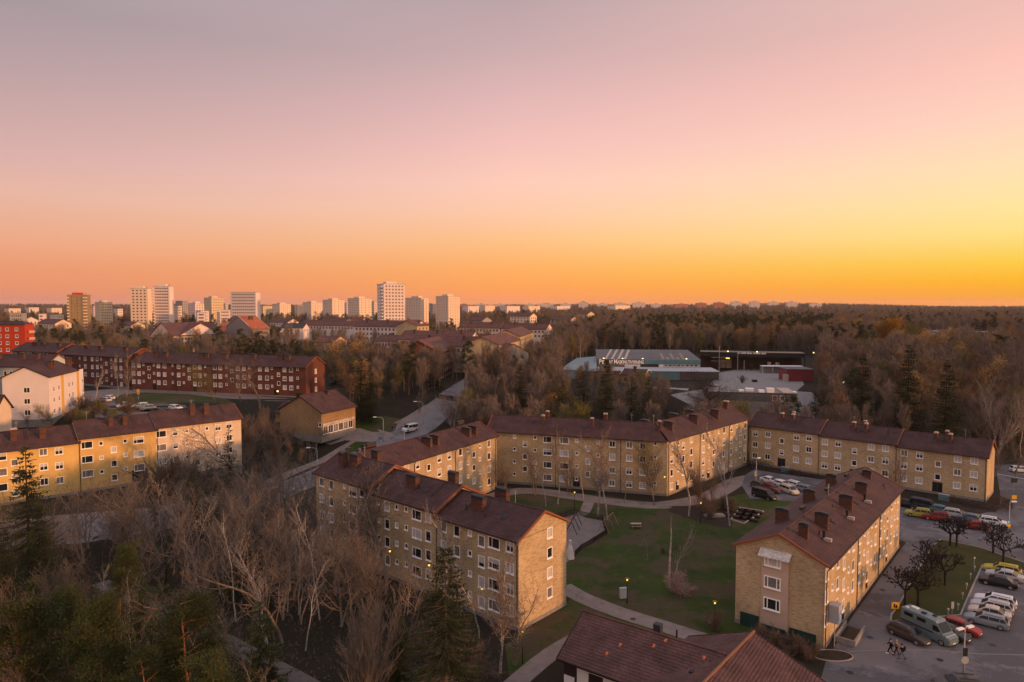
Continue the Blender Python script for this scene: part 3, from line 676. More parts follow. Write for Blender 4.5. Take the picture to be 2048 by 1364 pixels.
fr, pm = window_mesh(2.0, 1.45, 'three', M_WF)
for k in range(3):
    wo = link('window', fr, I_, (-.43, (yb0+yb1)/2+.25, 3.1+k*2.68), R(-90)); wo['label'] = 'wide three-light stair window'; link('pane', pm[['glass','curtain','blind'][k]], wo)
for k in range(2): MB().tube((-.34,yb1-.3,5.6+k*2.68),(-.38,yb1-.3,5.6+k*2.68),.08,n=8).build('vent', M_DBARGE, I_)
MB().box(-.12,-.05,7.6,9.9,-1,1.7).box(-.12,-.05,.9,3.95,-1,1.5).box(-.46,-.36,4.3,7.1,-.5,1.1).build('green_panel', M_GREEN, I_)
# flues, roof hatches and ladders of the block
for u in (6.0, 17.0, 27.0):
    MB().tube((u,1.9,10.9),(u,1.9,12.0),.16,n=8).box(u-.22,u+.22,1.7,2.1,12.0,12.12).build('flue', M_BLACK, I_)
    MB().box(u-.25,u+.25,1.0,1.9,10.86,11.28).build('flue_flashing', M_LEAD, I_)
for u in (12.0, 24.0, 35.0): MB().box(u,u+1.6,6.3,6.7,12.35,12.75).build('snow_rail', M_DBARGE, I_)
# --- yellow and cream terrace on the left
yp = Vector((-92.5, 121.0)); YA = 42.7; yd = Vector((math.cos(R(YA)), math.sin(R(YA))))
zbY = 3.5
def ysec(t0, t1, ze, label, wall, items, chs, n=4, frame=None, fh=2.82, ends=(False,True), extra=()):
    p = tuple(yp+yd*t0); zl = ze-zbY
    ws = cols('front', items, p, YA, n, fh, zbY, pb=.15, nst=3)
    ws = [w for w in ws if w[2] > .55]
    return gable_block('apartment_house', label, 'apartment house', p, YA, t1-t0-.006, 10.0, zl, zl+2.6, zb=zbY, wall=wall, wins=ws, chims=chs, pipes=[('front',.15)], ends=ends, barge=M_BARGE, frame=frame, doors=extra)
ysec(-14, 11.4, 13.5, 'yellow plastered house cut by the left edge of the photo, two brick chimneys', M_YP, [(-60,920,'B'),(4,912,'W'),(32,925,'T'),(90,904,'B'),(121,902,'B')], [(15.6,2.6,1.0,.9,1.9,'white'),(20.0,2.3,1.0,.9,2.0),(21.6,7.4,.8,.8,1.5)])
ysec(11.4, 25.2, 14.2, 'golden yellow plastered house with a dark garage door, between yellow and cream houses', M_YP2, [(177,890,'W'),(205,887,'S'),(230,899,'T'),(253,882,'S'),(280,880,'W')], [(6.1,2.7,.8,.9,1.6),(8.6,2.5,.8,.9,1.8)], extra=[('front',ux(282,tuple(yp+yd*11.4),YA)-.1,3.0,2.9,mat('dark_teal_garage_door',(.02,.045,.05),.5))])
ysec(25.2, 42.7, 14.6, 'cream plastered house at the right end of the yellow terrace, behind bare trees', M_CP, [(325,868,'W'),(353,865,'T'),(376,862,'S'),(396,873,'T'),(416,857,'S'),(438,855,'B'),(460,850,'B')], [(8.0,2.9,1.0,.9,1.9),(10.8,2.6,1.0,.9,1.9)])
# --- dark red brick blocks
cp = at(262, 228); cq = at(610, 209); CA = math.degrees(math.atan2(cq[1]-cp[1], cq[0]-cp[0])); CL = math.dist(cp, cq)
itC = []
for x0, ps in ((0, (270,281,290)), (0, (311,320,332)), (0, (348,360,370)), (0, (392,402,413)), (0, (432,443,455)), (0, (478,490,501)), (0,(522,536,546)), (0,(571,584,597))):
    for j, x in enumerate(ps): itC.append((x, 727+(x-270)*.036+(-1 if j == 2 else 0), 'B' if j != (2 if x < 300 or x > 360 else 0) else 'S'))
itC += [(301,736,'T'),(381,739,'T'),(466,742,'T'),(559,749,'T')]
wC = cols('front', itC, cp, CA, 4, 2.82, 11.0, pb=.4, nst=2)
wC = [w for w in wC if w[2] > .6]
gable_block('apartment_house', 'long dark red brick block with white windows and a sunlit orange end gable', 'apartment house', cp, CA, CL, 11.0, 9.7, 12.5, zb=11.0, wall=M_RB, roof=M_TILE,
    wins=wC+[('right',5.5,1.5+2.85*k,1.1,1.5,'blind','one') for k in range(3)], chims=[(CL*a,3.5,1.6,1.0,1.3) for a in (.1,.16,.38,.41,.52,.68,.83,.87)], pipes=[('front',CL*.27),('front',CL*.5),('front',CL*.74)],
    doors=[('front',ux(311,cp,CA),1.6,2.4),('front',ux(392,cp,CA),1.6,2.4),('front',ux(553,cp,CA),1.6,2.4)])
for (a, b, da, db, lb, it, ey) in ((22,112,258,248,'dark red brick block furthest left, behind the white house, long skylit roof', [(30,705,'B'),(36,706,'S'),(46,706,'S'),(52,706,'B'),(60,706,'B'),(66,707,'S'),(76,707,'S'),(84,708,'B'),(92,708,'B'),(99,709,'S')], 701),
                        (112,254,248,232,'dark red brick block stepping down towards the long brick block, partly behind bare trees', [(121,715,'B'),(130,715,'B'),(138,716,'S'),(163,716,'S'),(174,717,'B'),(188,718,'B'),(198,718,'B'),(206,718,'S'),(226,719,'S'),(235,720,'B'),(245,720,'B'),(216,727,'T')], 708)):
    p, q = at(a, da), at(b, db); an = math.degrees(math.atan2(q[1]-p[1], q[0]-p[0])); l_ = math.dist(p, q); ze = CH-(ey-HY)/F*da-11.2
    w_ = [w for w in cols('front', it, p, an, 4, 2.82, 11.2, pb=.4, nst=3) if w[2] > .6]
    gable_block('apartment_house', lb, 'apartment house', p, an, l_, 11.0, ze, ze+2.7, zb=11.2, wall=M_RB, wins=w_, chims=[(l_*t,3.5,1.6,1.0,1.1) for t in (.3,.5,.85)], ends=(True,True))
# --- bright red block
p = at(-60, 283)
gable_block('apartment_house', 'bright red plastered block at the left edge with low hipped roof', 'apartment house', p, 4, 22.0, 6.0, 20.0, 21.2, zb=12.0, wall=M_REDP, roof=M_DBARGE,
    wins=[('front',u,17.2-2.9*k,1.3,1.4,'glass' if (u*7+k) % 3 else 'curtain','two') for u in (4,8.5,11.7,14.8,18.6) for k in range(6)], hip=(3,3), plinth=True)
# balconies on its right side
for k in range(5):
    rt = [o for o in bpy.data.objects if o.get('label','').startswith('bright red')][0]
    MB().box(22.01,23.0,1,5,16.2-2.9*k,16.35-2.9*k).box(22.92,23.0,1,5,16.353-2.9*k,17.3-2.9*k).build('balcony', M_PINKR, rt)
# --- white house with gable
bp = at(93, 172); BA = 104.0
BL = ux(158, bp, BA)
Bh = gable_block('apartment_house', 'white plastered house with a blank pink-lit gable of three double windows, left side', 'apartment house', bp, BA, BL, 10.4, 11.4, 14.0, zb=10.2, wall=M_WP,
    wins=[('left',5.4,1.6+2.9*k,1.5,1.45,'glass','two') for k in range(3)]+[('front',u,1.5+2.85*k,1.2,1.4,'glass','two') for u in (3.0,6.2,13.0,15.5,23.0) for k in range(3)], frame=M_WF, barge=M_DBARGE,
    chims=[(9.0,2.9,1.0,.8,1.5),(10.6,2.9,1.0,.8,1.5),(20.5,2.9,.9,.8,1.4),(22.0,2.9,.9,.8,1.4)])
for u in (8.6, 19.4): MB().box(u-.8,u+.8,-.03,-.004,.5,11.3).build('ochre_stair_strip', mat('ochre_strip',(.62,.36,.08),.9), Bh)
p = at(-70, 205); gable_block('apartment_house', 'pale blue-grey plastered house behind the white gabled house', 'apartment house', p, -5, 25.5, 11, 10.5, 13.6, zb=11.0, wall=M_BP,
    wins=[('front',u,7.6-2.9*k,1.1,1.4,'glass','one') for u in (3,6,9,12.6,14.4,18,20,23) for k in range(3)], chims=[(8,3.2,1.0,.8,1.3),(15.8,3.2,1.2,.8,1.5),(20.6,3.2,1.2,.8,1.6)], ends=(True,True))
p = at(-90, 152); gable_block('apartment_house', 'cream house with maroon roof just showing at the left edge', 'apartment house', p, 8, 7.6, 6.0, 9.9, 12.9, zb=6.0, wall=M_CP, ends=(True,True), barge=M_DBARGE)
# --- community building with shop front
ep = at(640, 177); EA = 65.0
Eb = gable_block('shop_building', 'ochre brick shop building with broad maroon roof and lit white-framed shop front by the road', 'shop', ep, EA, 14.2, 14.5, 6.6, 10.6, zb=4.9, wall=M_YB2, barge=M_DBARGE, oh=.6,
    wins=[('left',14.0,2.8,1.0,1.1,'glass','one')], plinth=True, chims=[(9.5,6.0,.8,.8,.6)])
for k in range(6):
    u = 1.5+2.1*k
    o = link('shop_window', window_mesh(1.9, 2.2, 'two', M_WF)[0], Eb, (u,-.06,.62)); link('pane', window_mesh(1.9, 2.2, 'two', M_WF)[1]['glass' if k % 2 else 'curtain'], o)
MB().box(.3,13.4,-.25,-.01,3.0,3.55).build('sign_band', mat('faded_white_sign_band',(.62,.52,.5),.6,.5,1.2), Eb)
ap = (ep[0]+math.cos(R(EA+90))*17+.0, ep[1]+math.sin(R(EA+90))*17)
an_p = at(548, 187)
gable_block('shop_annex', 'low brick annex of the shop with a dark carport below its eave', 'annex', an_p, -12, 7.0, 9.0, 5.2, 7.2, zb=4.9, wall=M_YB2, barge=M_DBARGE, ends=(True,True), doors=[('front',1.6,2.6,2.2,M_BLACK),('front',5.2,2.2,3.4,mat('dull_green_panel',(.05,.07,.05),.8))])
# --- the low tiled house at the bottom (walls, two crossing roofs of real pantiles)
def pantiles(mb, T, U, L_, Hh, cw=.30, rh=.36, clip=None):
    """rolled tiles: T(u,v) -> point on the slope, u across, v up the slope; U normal"""
    nc = int(L_/cw); nr = int(Hh/rh)
    prof = [(0,0),(.28,.0),(.52,.045),(.76,.045),(1.0,0)]
    for r in range(nr):
        v0, v1 = r*Hh/nr, (r+1)*Hh/nr
        for c in range(nc):
            if clip and not clip((c+.5)*cw, (v0+v1)/2): continue
            ln = []
            for a, h in prof:
                u = (c+a)*cw; q = T(u, v0); w = T(u, v1+.02)
                ln.append(((q[0]+U[0]*(h+.05), q[1]+U[1]*(h+.05), q[2]+U[2]*(h+.05)), (w[0]+U[0]*(h+.005), w[1]+U[1]*(h+.005), w[2]+U[2]*(h+.005)), (q[0]+U[0]*(h+.005)-0, q[1]+U[1]*(h+.005), q[2]+U[2]*(h+.005)-.0)))
            for k in range(len(ln)-1):
                mb.quad(ln[k][0], ln[k+1][0], ln[k+1][1], ln[k][1]); mb.quad(ln[k][2], ln[k+1][2], ln[k+1][0], ln[k][0])
JA = -36.0
jp = (5.5, 68.7); JL, JW, jze, jzr = 20.0, 9.6, 3.3, 5.9
Jr = thing('tiled_house', (jp[0], jp[1], 0), R(JA), 'low white house with two crossing maroon tiled roofs at the bottom edge', 'house')
ca_, sa_ = math.cos(R(JA)), math.sin(R(JA))
FOOT.append([(jp[0]+ca_*a-sa_*b, jp[1]+sa_*a+ca_*b) for a, b in ((-2,-3),(30,-3),(30,13),(-2,13))])
ohj = .7; slj = (jzr-jze)/(JW/2); sln = math.hypot(JW/2+ohj, jzr-jze+ohj*slj)
# wing A runs along x; wing B crosses it, axis along local direction 86 deg
def wl(a, b): return (jp[0]+ca_*a-sa_*b, jp[1]+sa_*a+ca_*b)
def to_local(P): dx, dy = P[0]-jp[0], P[1]-jp[1]; return (dx*ca_+dy*sa_, -dx*sa_+dy*ca_)
bridge_far = to_local(G(1506,1268,jzr)); bridge_near = to_local(G(1412,1364,jzr)); 
bdir = (Vector(bridge_near)-Vector(bridge_far)).normalized(); bn = Vector((-bdir.y, bdir.x))
if bn.x > 0: bn = -bn           # bn points to the left slope
BWh = 6.6; slb = (jzr-jze)/BWh
def hB(x, y): d = (Vector((x, y))-Vector(bridge_far)).dot(bn); return jzr-abs(d)*slb
def hA(x, y): return jzr-abs(y-JW/2)*slj
def xmeet(y): return bridge_far[0]+bdir.x*((y-bridge_far[1])/bdir.y)
mA = MB(); upv = Vector((0,-slj,1)).normalized(); 
nA = Vector((0, -slj, 1)).normalized()
cs, sn = (JW/2+ohj)/sln, (jzr-jze+ohj*slj)/sln
TA = lambda u, v: (-.5+u, -ohj+v*cs, jze-ohj*slj+v*sn)
pantiles(mA, TA, nA, JL, sln, clip=lambda u, v: TA(u,v)[0] < xmeet(TA(u,v)[1])+.1 and not ((Vector(TA(u,v)[:2])-Vector(bridge_far)).dot(bdir) > 0 and hB(*TA(u, v)[:2]) > TA(u, v)[2]+.05 and (Vector(TA(u,v)[:2])-Vector(bridge_far)).dot(bn) < BWh))
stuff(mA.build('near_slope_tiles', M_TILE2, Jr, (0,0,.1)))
mA = MB(); nA2 = Vector((0, slj, 1)).normalized()
TA2 = lambda u, v: (-.5+u, JW+ohj-v*cs, jze-ohj*slj+v*sn)
def clipA2(u, v):
    q = TA2(u, v); d = Vector(q[:2])-Vector(bridge_far)
    return q[0] < xmeet(q[1])+.1 and not (hB(*q[:2]) > q[2]+.05 and d.dot(bn) < BWh+.7)
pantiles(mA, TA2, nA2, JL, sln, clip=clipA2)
stuff(mA.build('far_slope_tiles', mat('sun_tinted_clay_tiles', (.34,.15,.09), .6, .3, 2.0), Jr, (0,0,.1)))  # lighter copy of the roof tiles: sunlight painted into this slope's colour
slB = math.hypot(BWh+ohj, (BWh+ohj)*slb); cb, sb = (BWh+ohj)/slB, (BWh+ohj)*slb/slB
for s_, nm_ in ((1,'left_wing_tiles'),(-1,'right_wing_tiles')):
    m_ = MB(); st_ = Vector(bridge_far)-bdir*.3
    TB = lambda u, v, s_=s_: ((st_+bdir*u+bn*s_*((BWh+ohj)-v*cb)).x, (st_+bdir*u+bn*s_*((BWh+ohj)-v*cb)).y, jzr-(BWh+ohj)*slb+v*sb)
    nB = Vector((bn.x*s_*slb, bn.y*s_*slb, 1)).normalized()
    pantiles(m_, TB, nB, 26.0, slB, clip=(lambda u, v: not (0 < TB(u,v)[1] < JW and hA(*TB(u, v)[:2]) > TB(u, v)[2]+.05 and TB(u,v)[0] < (Vector(bridge_far)).x+4 and s_ > 0)))
    stuff(m_.build(nm_, M_TILE2, Jr, (0,0,.1)))
def under():
    m_ = MB(); e = -.5
    m_.quad((e,-ohj,jze-ohj*slj),(xmeet(-ohj),-ohj,jze-ohj*slj),(xmeet(JW/2),JW/2,jzr),(e,JW/2,jzr)); m_.quad((e,JW+ohj,jze-ohj*slj),(e,JW/2,jzr),(xmeet(JW/2),JW/2,jzr),(min(xmeet(JW+ohj),bridge_far[0]),JW+ohj,jze-ohj*slj))
    m_.build('roof_deck', M_DBARGE, Jr)
    # verge boards + gutter + ridge
    m_ = MB(); m_.beam((-.53,-ohj,jze-ohj*slj+.05),(-.53,JW/2,jzr+.05),.06,.32); m_.beam((-.53,JW+ohj,jze-ohj*slj+.05),(-.53,JW/2,jzr+.05),.06,.32); m_.build('verge_board', M_DBARGE, Jr)
    MB().box(-.5,8.5,-ohj-.14,-ohj-.01,jze-ohj*slj-.02,jze-ohj*slj+.13).build('gutter', M_PIPE, Jr)
    m_ = MB(); f0 = Vector(bridge_far)-bdir*.3; f1_ = f0+bdir*26
    for k in range(66): 
        a = f0+bdir*(k*.39); c = f0+bdir*(k*.39+.40); m_.tube((a.x,a.y,jzr+.20),(c.x,c.y,jzr+.16),.15,.12,6)
    stuff(m_.build('ridge_tiles', mat('worn_ridge_tiles',(.24,.12,.075),.7,.4,4), Jr))
    m_ = MB()
    for k in range(int((xmeet(JW/2)+.5)/.39)): m_.tube((-.5+k*.39,JW/2,jzr+.20),(-.5+k*.39+.4,JW/2,jzr+.16),.14,.12,6)
    stuff(m_.build('ridge_tiles', M_TILE2, Jr))
    for s_ in (1,-1):
        a = f0+bn*s_*(BWh+ohj); m_ = MB(); m_.beam((a.x,a.y,jzr-(BWh+ohj)*slb+.05),(f0.x,f0.y,jzr+.05),.08,.32); m_.build('verge_board', M_DBARGE, Jr)
        q0 = f0+bn*s_*(BWh+ohj+.08); q1 = q0+bdir*26
        if s_ < 0: MB().beam((q0.x,q0.y,jzr-(BWh+ohj)*slb),(q1.x,q1.y,jzr-(BWh+ohj)*slb),.13,.14).build('gutter', M_PIPE, Jr)
        m_ = MB(); q1 = f0+bdir*26
        a0 = f0+bn*s_*(BWh+ohj); a1 = q1+bn*s_*(BWh+ohj); ez = jzr-(BWh+ohj)*slb
        m_.quad((a0.x,a0.y,ez),(a1.x,a1.y,ez),(q1.x,q1.y,jzr),(f0.x,f0.y,jzr)).build('roof_deck', M_DBARGE, Jr)
    # walls
    w_ = MB(); facade(w_, (0,0), (1,0), 18, -.5, jze, [(2.9,4.6,-.4,2.3),(7.0,8.3,.9,2.2),(11,12.4,.9,2.2)], nin=(0,1)); w_.poly([(0,0,-.5),(0,JW,-.5),(0,JW,jze),(0,JW/2,jzr-.1),(0,0,jze)][::-1]); w_.quad((0,JW,-.5),(18,JW,-.5),(18,JW,jze),(0,JW,jze))
    w_.build('wall', M_WHITE, Jr)
    w_ = MB(); c0 = f0+bdir*.8
    for s_ in (1,-1):
        a = c0+bn*s_*BWh; e_ = a+bdir*24; w_.quad((a.x,a.y,-.5),(e_.x,e_.y,-.5),(e_.x,e_.y,jze),(a.x,a.y,jze))
    a, c = c0+bn*BWh, c0-bn*BWh; w_.poly([(a.x,a.y,-.5),(c.x,c.y,-.5),(c.x,c.y,jze),(c0.x,c0.y,jzr-.1),(a.x,a.y,jze)]); w_.build('wing_wall', M_WHITE, Jr)
    MB().box(2.95,4.55,.05,.11,-.3,2.28).build('door', M_DBARGE, Jr)
    for u in (7.65,11.7): o = link('window', window_mesh(1.3,1.3,'two',M_DF)[0], Jr, (u,0,.9)); link('pane', window_mesh(1.3,1.3,'two',M_DF)[1]['glass'], o)
    # dark timber entrance bay and flues
    MB().box(-.02,1.55,-.05,-.004,.2,2.9).build('timber_panel', M_DBARGE, Jr); MB().box(.05,1.3,-.12,-.055,-.4,1.25).build('white_panel', M_WHITE, Jr)
    MB().box(7.4,8.2,JW/2+1.0,JW/2+1.7,jzr-.9,jzr+.55).build('roof_vent', M_ZINC, Jr); MB().tube((9.9,JW/2+1.3,jzr-.8),(9.9,JW/2+1.3,jzr+.5),.1,n=8).build('flue', M_BLACK, Jr)
    q = to_local(G(1383,1348,5.0)); MB().box(q[0]-.2,q[0]+.2,q[1]-.2,q[1]+.2,4.3,5.3).build('roof_vent', M_BLACK, Jr)
    # replacement tiles of brighter clay
    mo = mat('new_orange_tile', (.55,.15,.05), .6)
    for px_, py_ in ((1239,1292),(1305,1292),(1212,1310),(1330,1283),(1409,1319)):
        for it in range(12):
            zt = jzr-.8; 
        q = None
        for zt in [jze-.4+.1*i for i in range(32)]:
            c = to_local(G(px_,py_,zt)); 
            if c[1] < JW/2 and hA(*c)+.13 < zt: break
            q = (c, zt)
        if q:
            (cx, cy), zt = q; cxx = -.5+round((cx+.5)/.3)*.3; z_ = hA(cx, cy)+.19
            t_ = MB(); t_.poly([(cxx-.14,cy-.17,z_-.17*slj),(cxx+.14,cy-.17,z_-.17*slj),(cxx+.14,cy+.17,z_+.17*slj),(cxx-.14,cy+.17,z_+.17*slj)]); t_.poly([(cxx-.14,cy-.17,z_-.17*slj-.06),(cxx+.14,cy-.17,z_-.17*slj-.06),(cxx+.14,cy-.17,z_-.17*slj),(cxx-.14,cy-.17,z_-.17*slj)]); t_.build('orange_tile', mo, Jr)
under()
# ------------------------------------------------------------------ towers and far buildings
def small_windows(mb, u0, u1, z0, z1, nu, nz, w, h, P, off=.05):
    for i in range(nu):
        for k in range(nz):
            u = u0+(u1-u0)*(i+.5)/nu; z = z0+(z1-z0)*(k+.5)/nz
            a, b = P(u-w/2, z-h/2, off), P(u+w/2, z-h/2, off); c, d = P(u+w/2, z+h/2, off), P(u-w/2, z+h/2, off); mb.quad(a, b, c, d)
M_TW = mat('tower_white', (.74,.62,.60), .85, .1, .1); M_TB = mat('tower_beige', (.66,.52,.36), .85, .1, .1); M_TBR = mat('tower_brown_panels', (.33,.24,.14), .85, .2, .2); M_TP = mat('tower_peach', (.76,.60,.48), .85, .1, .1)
M_TG = mat('tower_grey', (.34,.33,.34), .85, .15, .1)
M_FG = mat('far_glass', (.10,.075,.075), .3)
def tower(pxL, pxC, pxR, ytop, D, label, wm, ang=50.0, zb=13.0, nf=None, f=(6,6), fw=None, wl_=None, cap=True, group=None, big=False, balc=None, slope=0, redsign=False, name='apartment_tower'):
    p0 = at(pxC, D); Lr = max(3, ux(pxR, p0, ang)); 
    k = (pxL-1024)/F; c, s = math.cos(R(ang+90)), math.sin(R(ang+90)); Ll = min(30, max(9, (k*p0[1]-p0[0])/(c-k*s))) if pxL < pxC else 14
    ztop = CH-(ytop-HY)/F*D; Hh = ztop-zb; nf = nf or int(Hh/2.9)
    t = thing(name, (p0[0], p0[1], zb), R(ang), label, 'tower block' if 'tower' in name else 'apartment house', group)
    FOOT.append([(p0[0]+math.cos(R(ang))*a-math.sin(R(ang))*b, p0[1]+math.sin(R(ang))*a+math.cos(R(ang))*b) for a, b in ((-6,-6),(Lr+4,-6),(Lr+4,Ll+4),(-6,Ll+4))])
    m = MB().box(0, Lr, 0, Ll, -3, Hh)
    if slope:   # roof line rising towards one side
        for i, v in enumerate(m.v):
            if v[2] == Hh: m.v[i] = (v[0], v[1], Hh+slope*(v[1]/Ll))
    m.build('wall', wm, t)
    if not slope: MB().box(-.2,Lr+.2,-.2,Ll+.2,Hh+.003,Hh+.35).build('parapet', M_TG if wm is not M_TBR else M_TBR, t)
    if cap and not slope:
        MB().box(Lr*.2,Lr*.7,Ll*.25,Ll*.7,Hh+.36,Hh+2.2).build('lift_housing', wm, t); MB().tube((Lr*.4,Ll*.4,Hh+2.2),(Lr*.4,Ll*.4,Hh+4.2),.12,n=5).tube((Lr*.8,Ll*.8,Hh+.3),(Lr*.8,Ll*.8,Hh+2.2),.5,n=6).build('antenna', M_TG, t)
    g = MB(); fw = (fw or 1.3)*.8
    z1 = Hh-.5; z0 = z1-nf*2.9
    small_windows(g, 1.0, Lr-1.0, z0, z1, f[1], nf, fw, 1.2, lambda u, z, o: (u, -o, z))
    small_windows(g, 1.0, Ll-1.0, z0, z1, f[0], nf, fw, 1.2, lambda u, z, o: (-o, Ll-u, z))
    stuff(g.build('windows', M_FG, t))
    if balc:
        g = MB()
        for k_ in range(nf):
            zz = z0+k_*2.9+.3
            for sd_, a, b in balc:
                if sd_ == 'l': g.box(-1.5,-.01,Ll*a,Ll*b,zz,zz+1.1)
                else: g.box(Lr*a,Lr*b,-1.5,-.01,zz,zz+1.1)
        stuff(g.build('balconies', M_WHITE if wm is not M_TBR else M_TP, t))
    return t
tw = tower(131,136,178,590,620,'brown panelled tower with pale end balconies and a red rooftop sign', M_TBR, ang=14, f=(1,3), balc=[('r',.80,1.0),('r',.0,.1)], fw=.8)
MB().box(2,3,3,16,14.5,15).build('spare', M_TBR, tw) if False else None
p0 = at(140,632); rs_ = MB().box(0,8,0,.6,0,1.8).build('rooftop_sign', mat('red_sign',(.55,.03,.03),.5), tw); rs_.location = (4.0, 2.0, CH-(590-HY)/F*620-13+.4); rs_.rotation_euler = (0,0,0)
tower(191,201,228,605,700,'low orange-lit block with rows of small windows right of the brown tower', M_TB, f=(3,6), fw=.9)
tower(248,262,299,577,650,'white tower with dark window pairs, tallest on the far left', M_TP, ang=6, f=(2,4), fw=2.1, wl_=1)
tower(305,309,342,573,660,'white tower with latticed balconies beside the tallest left tower', M_TW, ang=2, f=(2,8), fw=1.5, balc=[('l',0,.5)])
tower(338,341,348,587,672,'narrow orange-lit stair tower clinging to the latticed white tower', M_TB, ang=30, f=(1,1), balc=[('r',.4,1.0)], cap=False)
tower(352,366,379,602,900,'dark grey block with a glinting window between white towers', M_TG, f=(3,2), cap=False)
tower(379,391,411,607,760,'pale blue-grey block with an orange right edge', M_TW, f=(4,3))
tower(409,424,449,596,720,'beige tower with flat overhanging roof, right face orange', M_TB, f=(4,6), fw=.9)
tower(458,463,514,585,640,'broad white slab tower with sloping roofline and lattice of balconies', M_TW, ang=-6, f=(2,11), fw=1.6, slope=0, cap=False, balc=[('l',.1,.8)])
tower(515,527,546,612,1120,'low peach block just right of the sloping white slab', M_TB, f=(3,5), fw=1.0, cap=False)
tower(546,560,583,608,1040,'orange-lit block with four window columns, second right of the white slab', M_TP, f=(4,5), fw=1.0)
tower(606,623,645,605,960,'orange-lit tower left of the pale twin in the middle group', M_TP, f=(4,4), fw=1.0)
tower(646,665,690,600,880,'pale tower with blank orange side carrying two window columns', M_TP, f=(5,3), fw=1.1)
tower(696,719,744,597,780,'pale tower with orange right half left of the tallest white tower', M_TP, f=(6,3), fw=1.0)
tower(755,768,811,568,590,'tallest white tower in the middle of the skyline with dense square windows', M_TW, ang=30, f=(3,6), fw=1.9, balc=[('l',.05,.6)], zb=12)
tower(811,842,858,596,690,'pale tower peeping out right of the tallest white tower', M_TP, f=(6,2), fw=1.0)
for k_, (a_, c_, b_, y_, D_, lb_) in enumerate([(228,236,248,618,900,'low white block between the low orange block and the tallest left tower'),(350,356,366,612,760,'small white stepped block right of the latticed tower'),(392,402,420,622,640,'white low-rise in front of the blue-grey block'),(434,446,460,625,640,'white low-rise in front of the beige tower'),(690,694,700,606,1100,'thin pale slab between two peach towers'),(744,749,756,603,1000,'pale slab just left of the tallest white tower'),(470,480,500,634,560,'white low terrace below the sloping slab'),(100,112,130,630,700,'pale low block left of the brown tower')]): tower(a_, c_, b_, y_, D_, lb_, M_TP if k_ % 2 else M_TW, f=(4,3), fw=1.0, cap=False, name='far_block')
tower(872,897,920,593,660,'pale tower with orange right side standing alone right of the tallest tower', M_TP, f=(5,4), fw=1.0)
for k, (a, c, b, y, D, lb) in enumerate([(0,20,50,627,560,'grey flat shed with orange end above the red block'),(55,78,90,628,600,'white flat block with a reddish end, left skyline'),(85,140,190,617,1100,'long low orange-lit block in the trees behind the brown tower'),(411,440,462,620,600,'white terraced annex below the beige tower'),(378,395,412,625,600,'white low annex between towers, left group'),(584,595,607,611,1100,'low dark slab between the two middle tower groups'),(860,866,873,608,1000,'small dark-sided block left of the lone tower')]):
    tower(a, c, b, y, D, lb, [M_TG,M_TW,M_TB,M_TW,M_TW,M_TG,M_TG][k], ang=20, f=(4,5), fw=1.0, cap=False, name='far_block')
HL = []
xs = [(5,44,1250,617),(48,80,1400,615),(92,126,1300,616),(186,192,1000,612),(300,308,1200,607),(417,424,1250,606),(449,458,1100,607),(514,522,1200,609),(590,612,1300,610),(642,650,1250,606),(860,872,1300,607),(925,958,1500,612),(960,990,1700,611),(1000,1040,1600,612),(1045,1080,1900,612),(1100,1140,2100,612),(1215,1260,2200,611)]
for k_, (a_, b_, D_, y_) in enumerate(xs): tower(a_, a_+(b_-a_)*.35, b_, y_, D_, ['pale','white','peach','grey-white'][k_ % 4]+' low block on the skyline, %s from the left of its low row' % ['first','second','third','fourth','fifth','sixth','seventh','eighth','ninth','tenth','eleventh','twelfth','thirteenth','fourteenth','fifteenth','sixteenth','seventeenth'][k_], [M_TP,M_TW][k_ % 2], f=(4,6), fw=1.0, cap=False, name='far_block', zb=12)
for k_, (a_, b_, D_, y_) in enumerate([(20,48,600,640),(75,110,520,646),(228,262,560,650),(455,490,560,640),(540,575,600,644),(600,628,560,648),(640,690,640,642),(930,965,620,640),(1100,1140,600,640),(1020,1060,700,632),(1150,1175,800,628)]):
    HL.append((k_, a_, b_, D_, y_))
# horizon buildings: each one separate, windows too small to see
hz = [(921,935,608,'r'),(953,972,608,'w'),(990,1010,608,'w'),(1050,1068,608,'w'),(1075,1106,607,'w'),(1085,1107,608,'w'),(1121,1142,607,'w'),(1158,1176,604,'w'),(1194,1216,607,'w'),(1229,1251,606,'w'),(1266,1290,605,'w'),(1303,1322,608,'w'),(1350,1376,608,'r'),(1393,1412,606,'r'),(1429,1448,605,'r'),(1463,1483,603,'w'),(1500,1519,603,'w'),(1537,1557,604,'w'),(1574,1594,604,'w'),(1621,1643,607,'w')]
desc = ['pinkish','pale','white-fronted','greyish']
for i, (a, b, y, c) in enumerate(hz):
    D = 2600+rng.random()*900; zt = zat(y, D); x0, _ = at(a, D); x1, _ = at(b, D); zb_ = min(terr((x0+x1)/2, D), zt-14)
    o = thing('far_apartment_block', (x0, D, zb_), 0, {'w': 'pale', 'r': 'reddish'}[c]+' apartment block on the horizon, number %d' % i, 'apartment block', 'apartment blocks along the horizon')
    o['label'] = ['pale apartment block far off on the horizon right of the towers','reddish apartment block far off on the horizon right of centre'][c == 'r'] if c == 'r' or i % 20 != 7 else 'pale horizon block with a dark domed roof'
    m = M_TW if c == 'w' else mat('tower_red', (.45,.18,.13), .85)
    MB().box(0, x1-x0, 0, 20, -20, zt-zb_).build('wall', m, o)
    MB().box((x1-x0)*.35, (x1-x0)*.65, 5, 15, zt-zb_+.003, zt-zb_+3).build('lift_housing', M_TG if i != 7 else M_DBARGE, o)
    g = MB(); small_windows(g, 1, x1-x0-1, zt-zb_-28, zt-zb_-1, 8, 9, 2.2, 1.4, lambda u, z, o_: (u, -o_, z), .2); stuff(g.build('windows', M_FG, o))
o = None
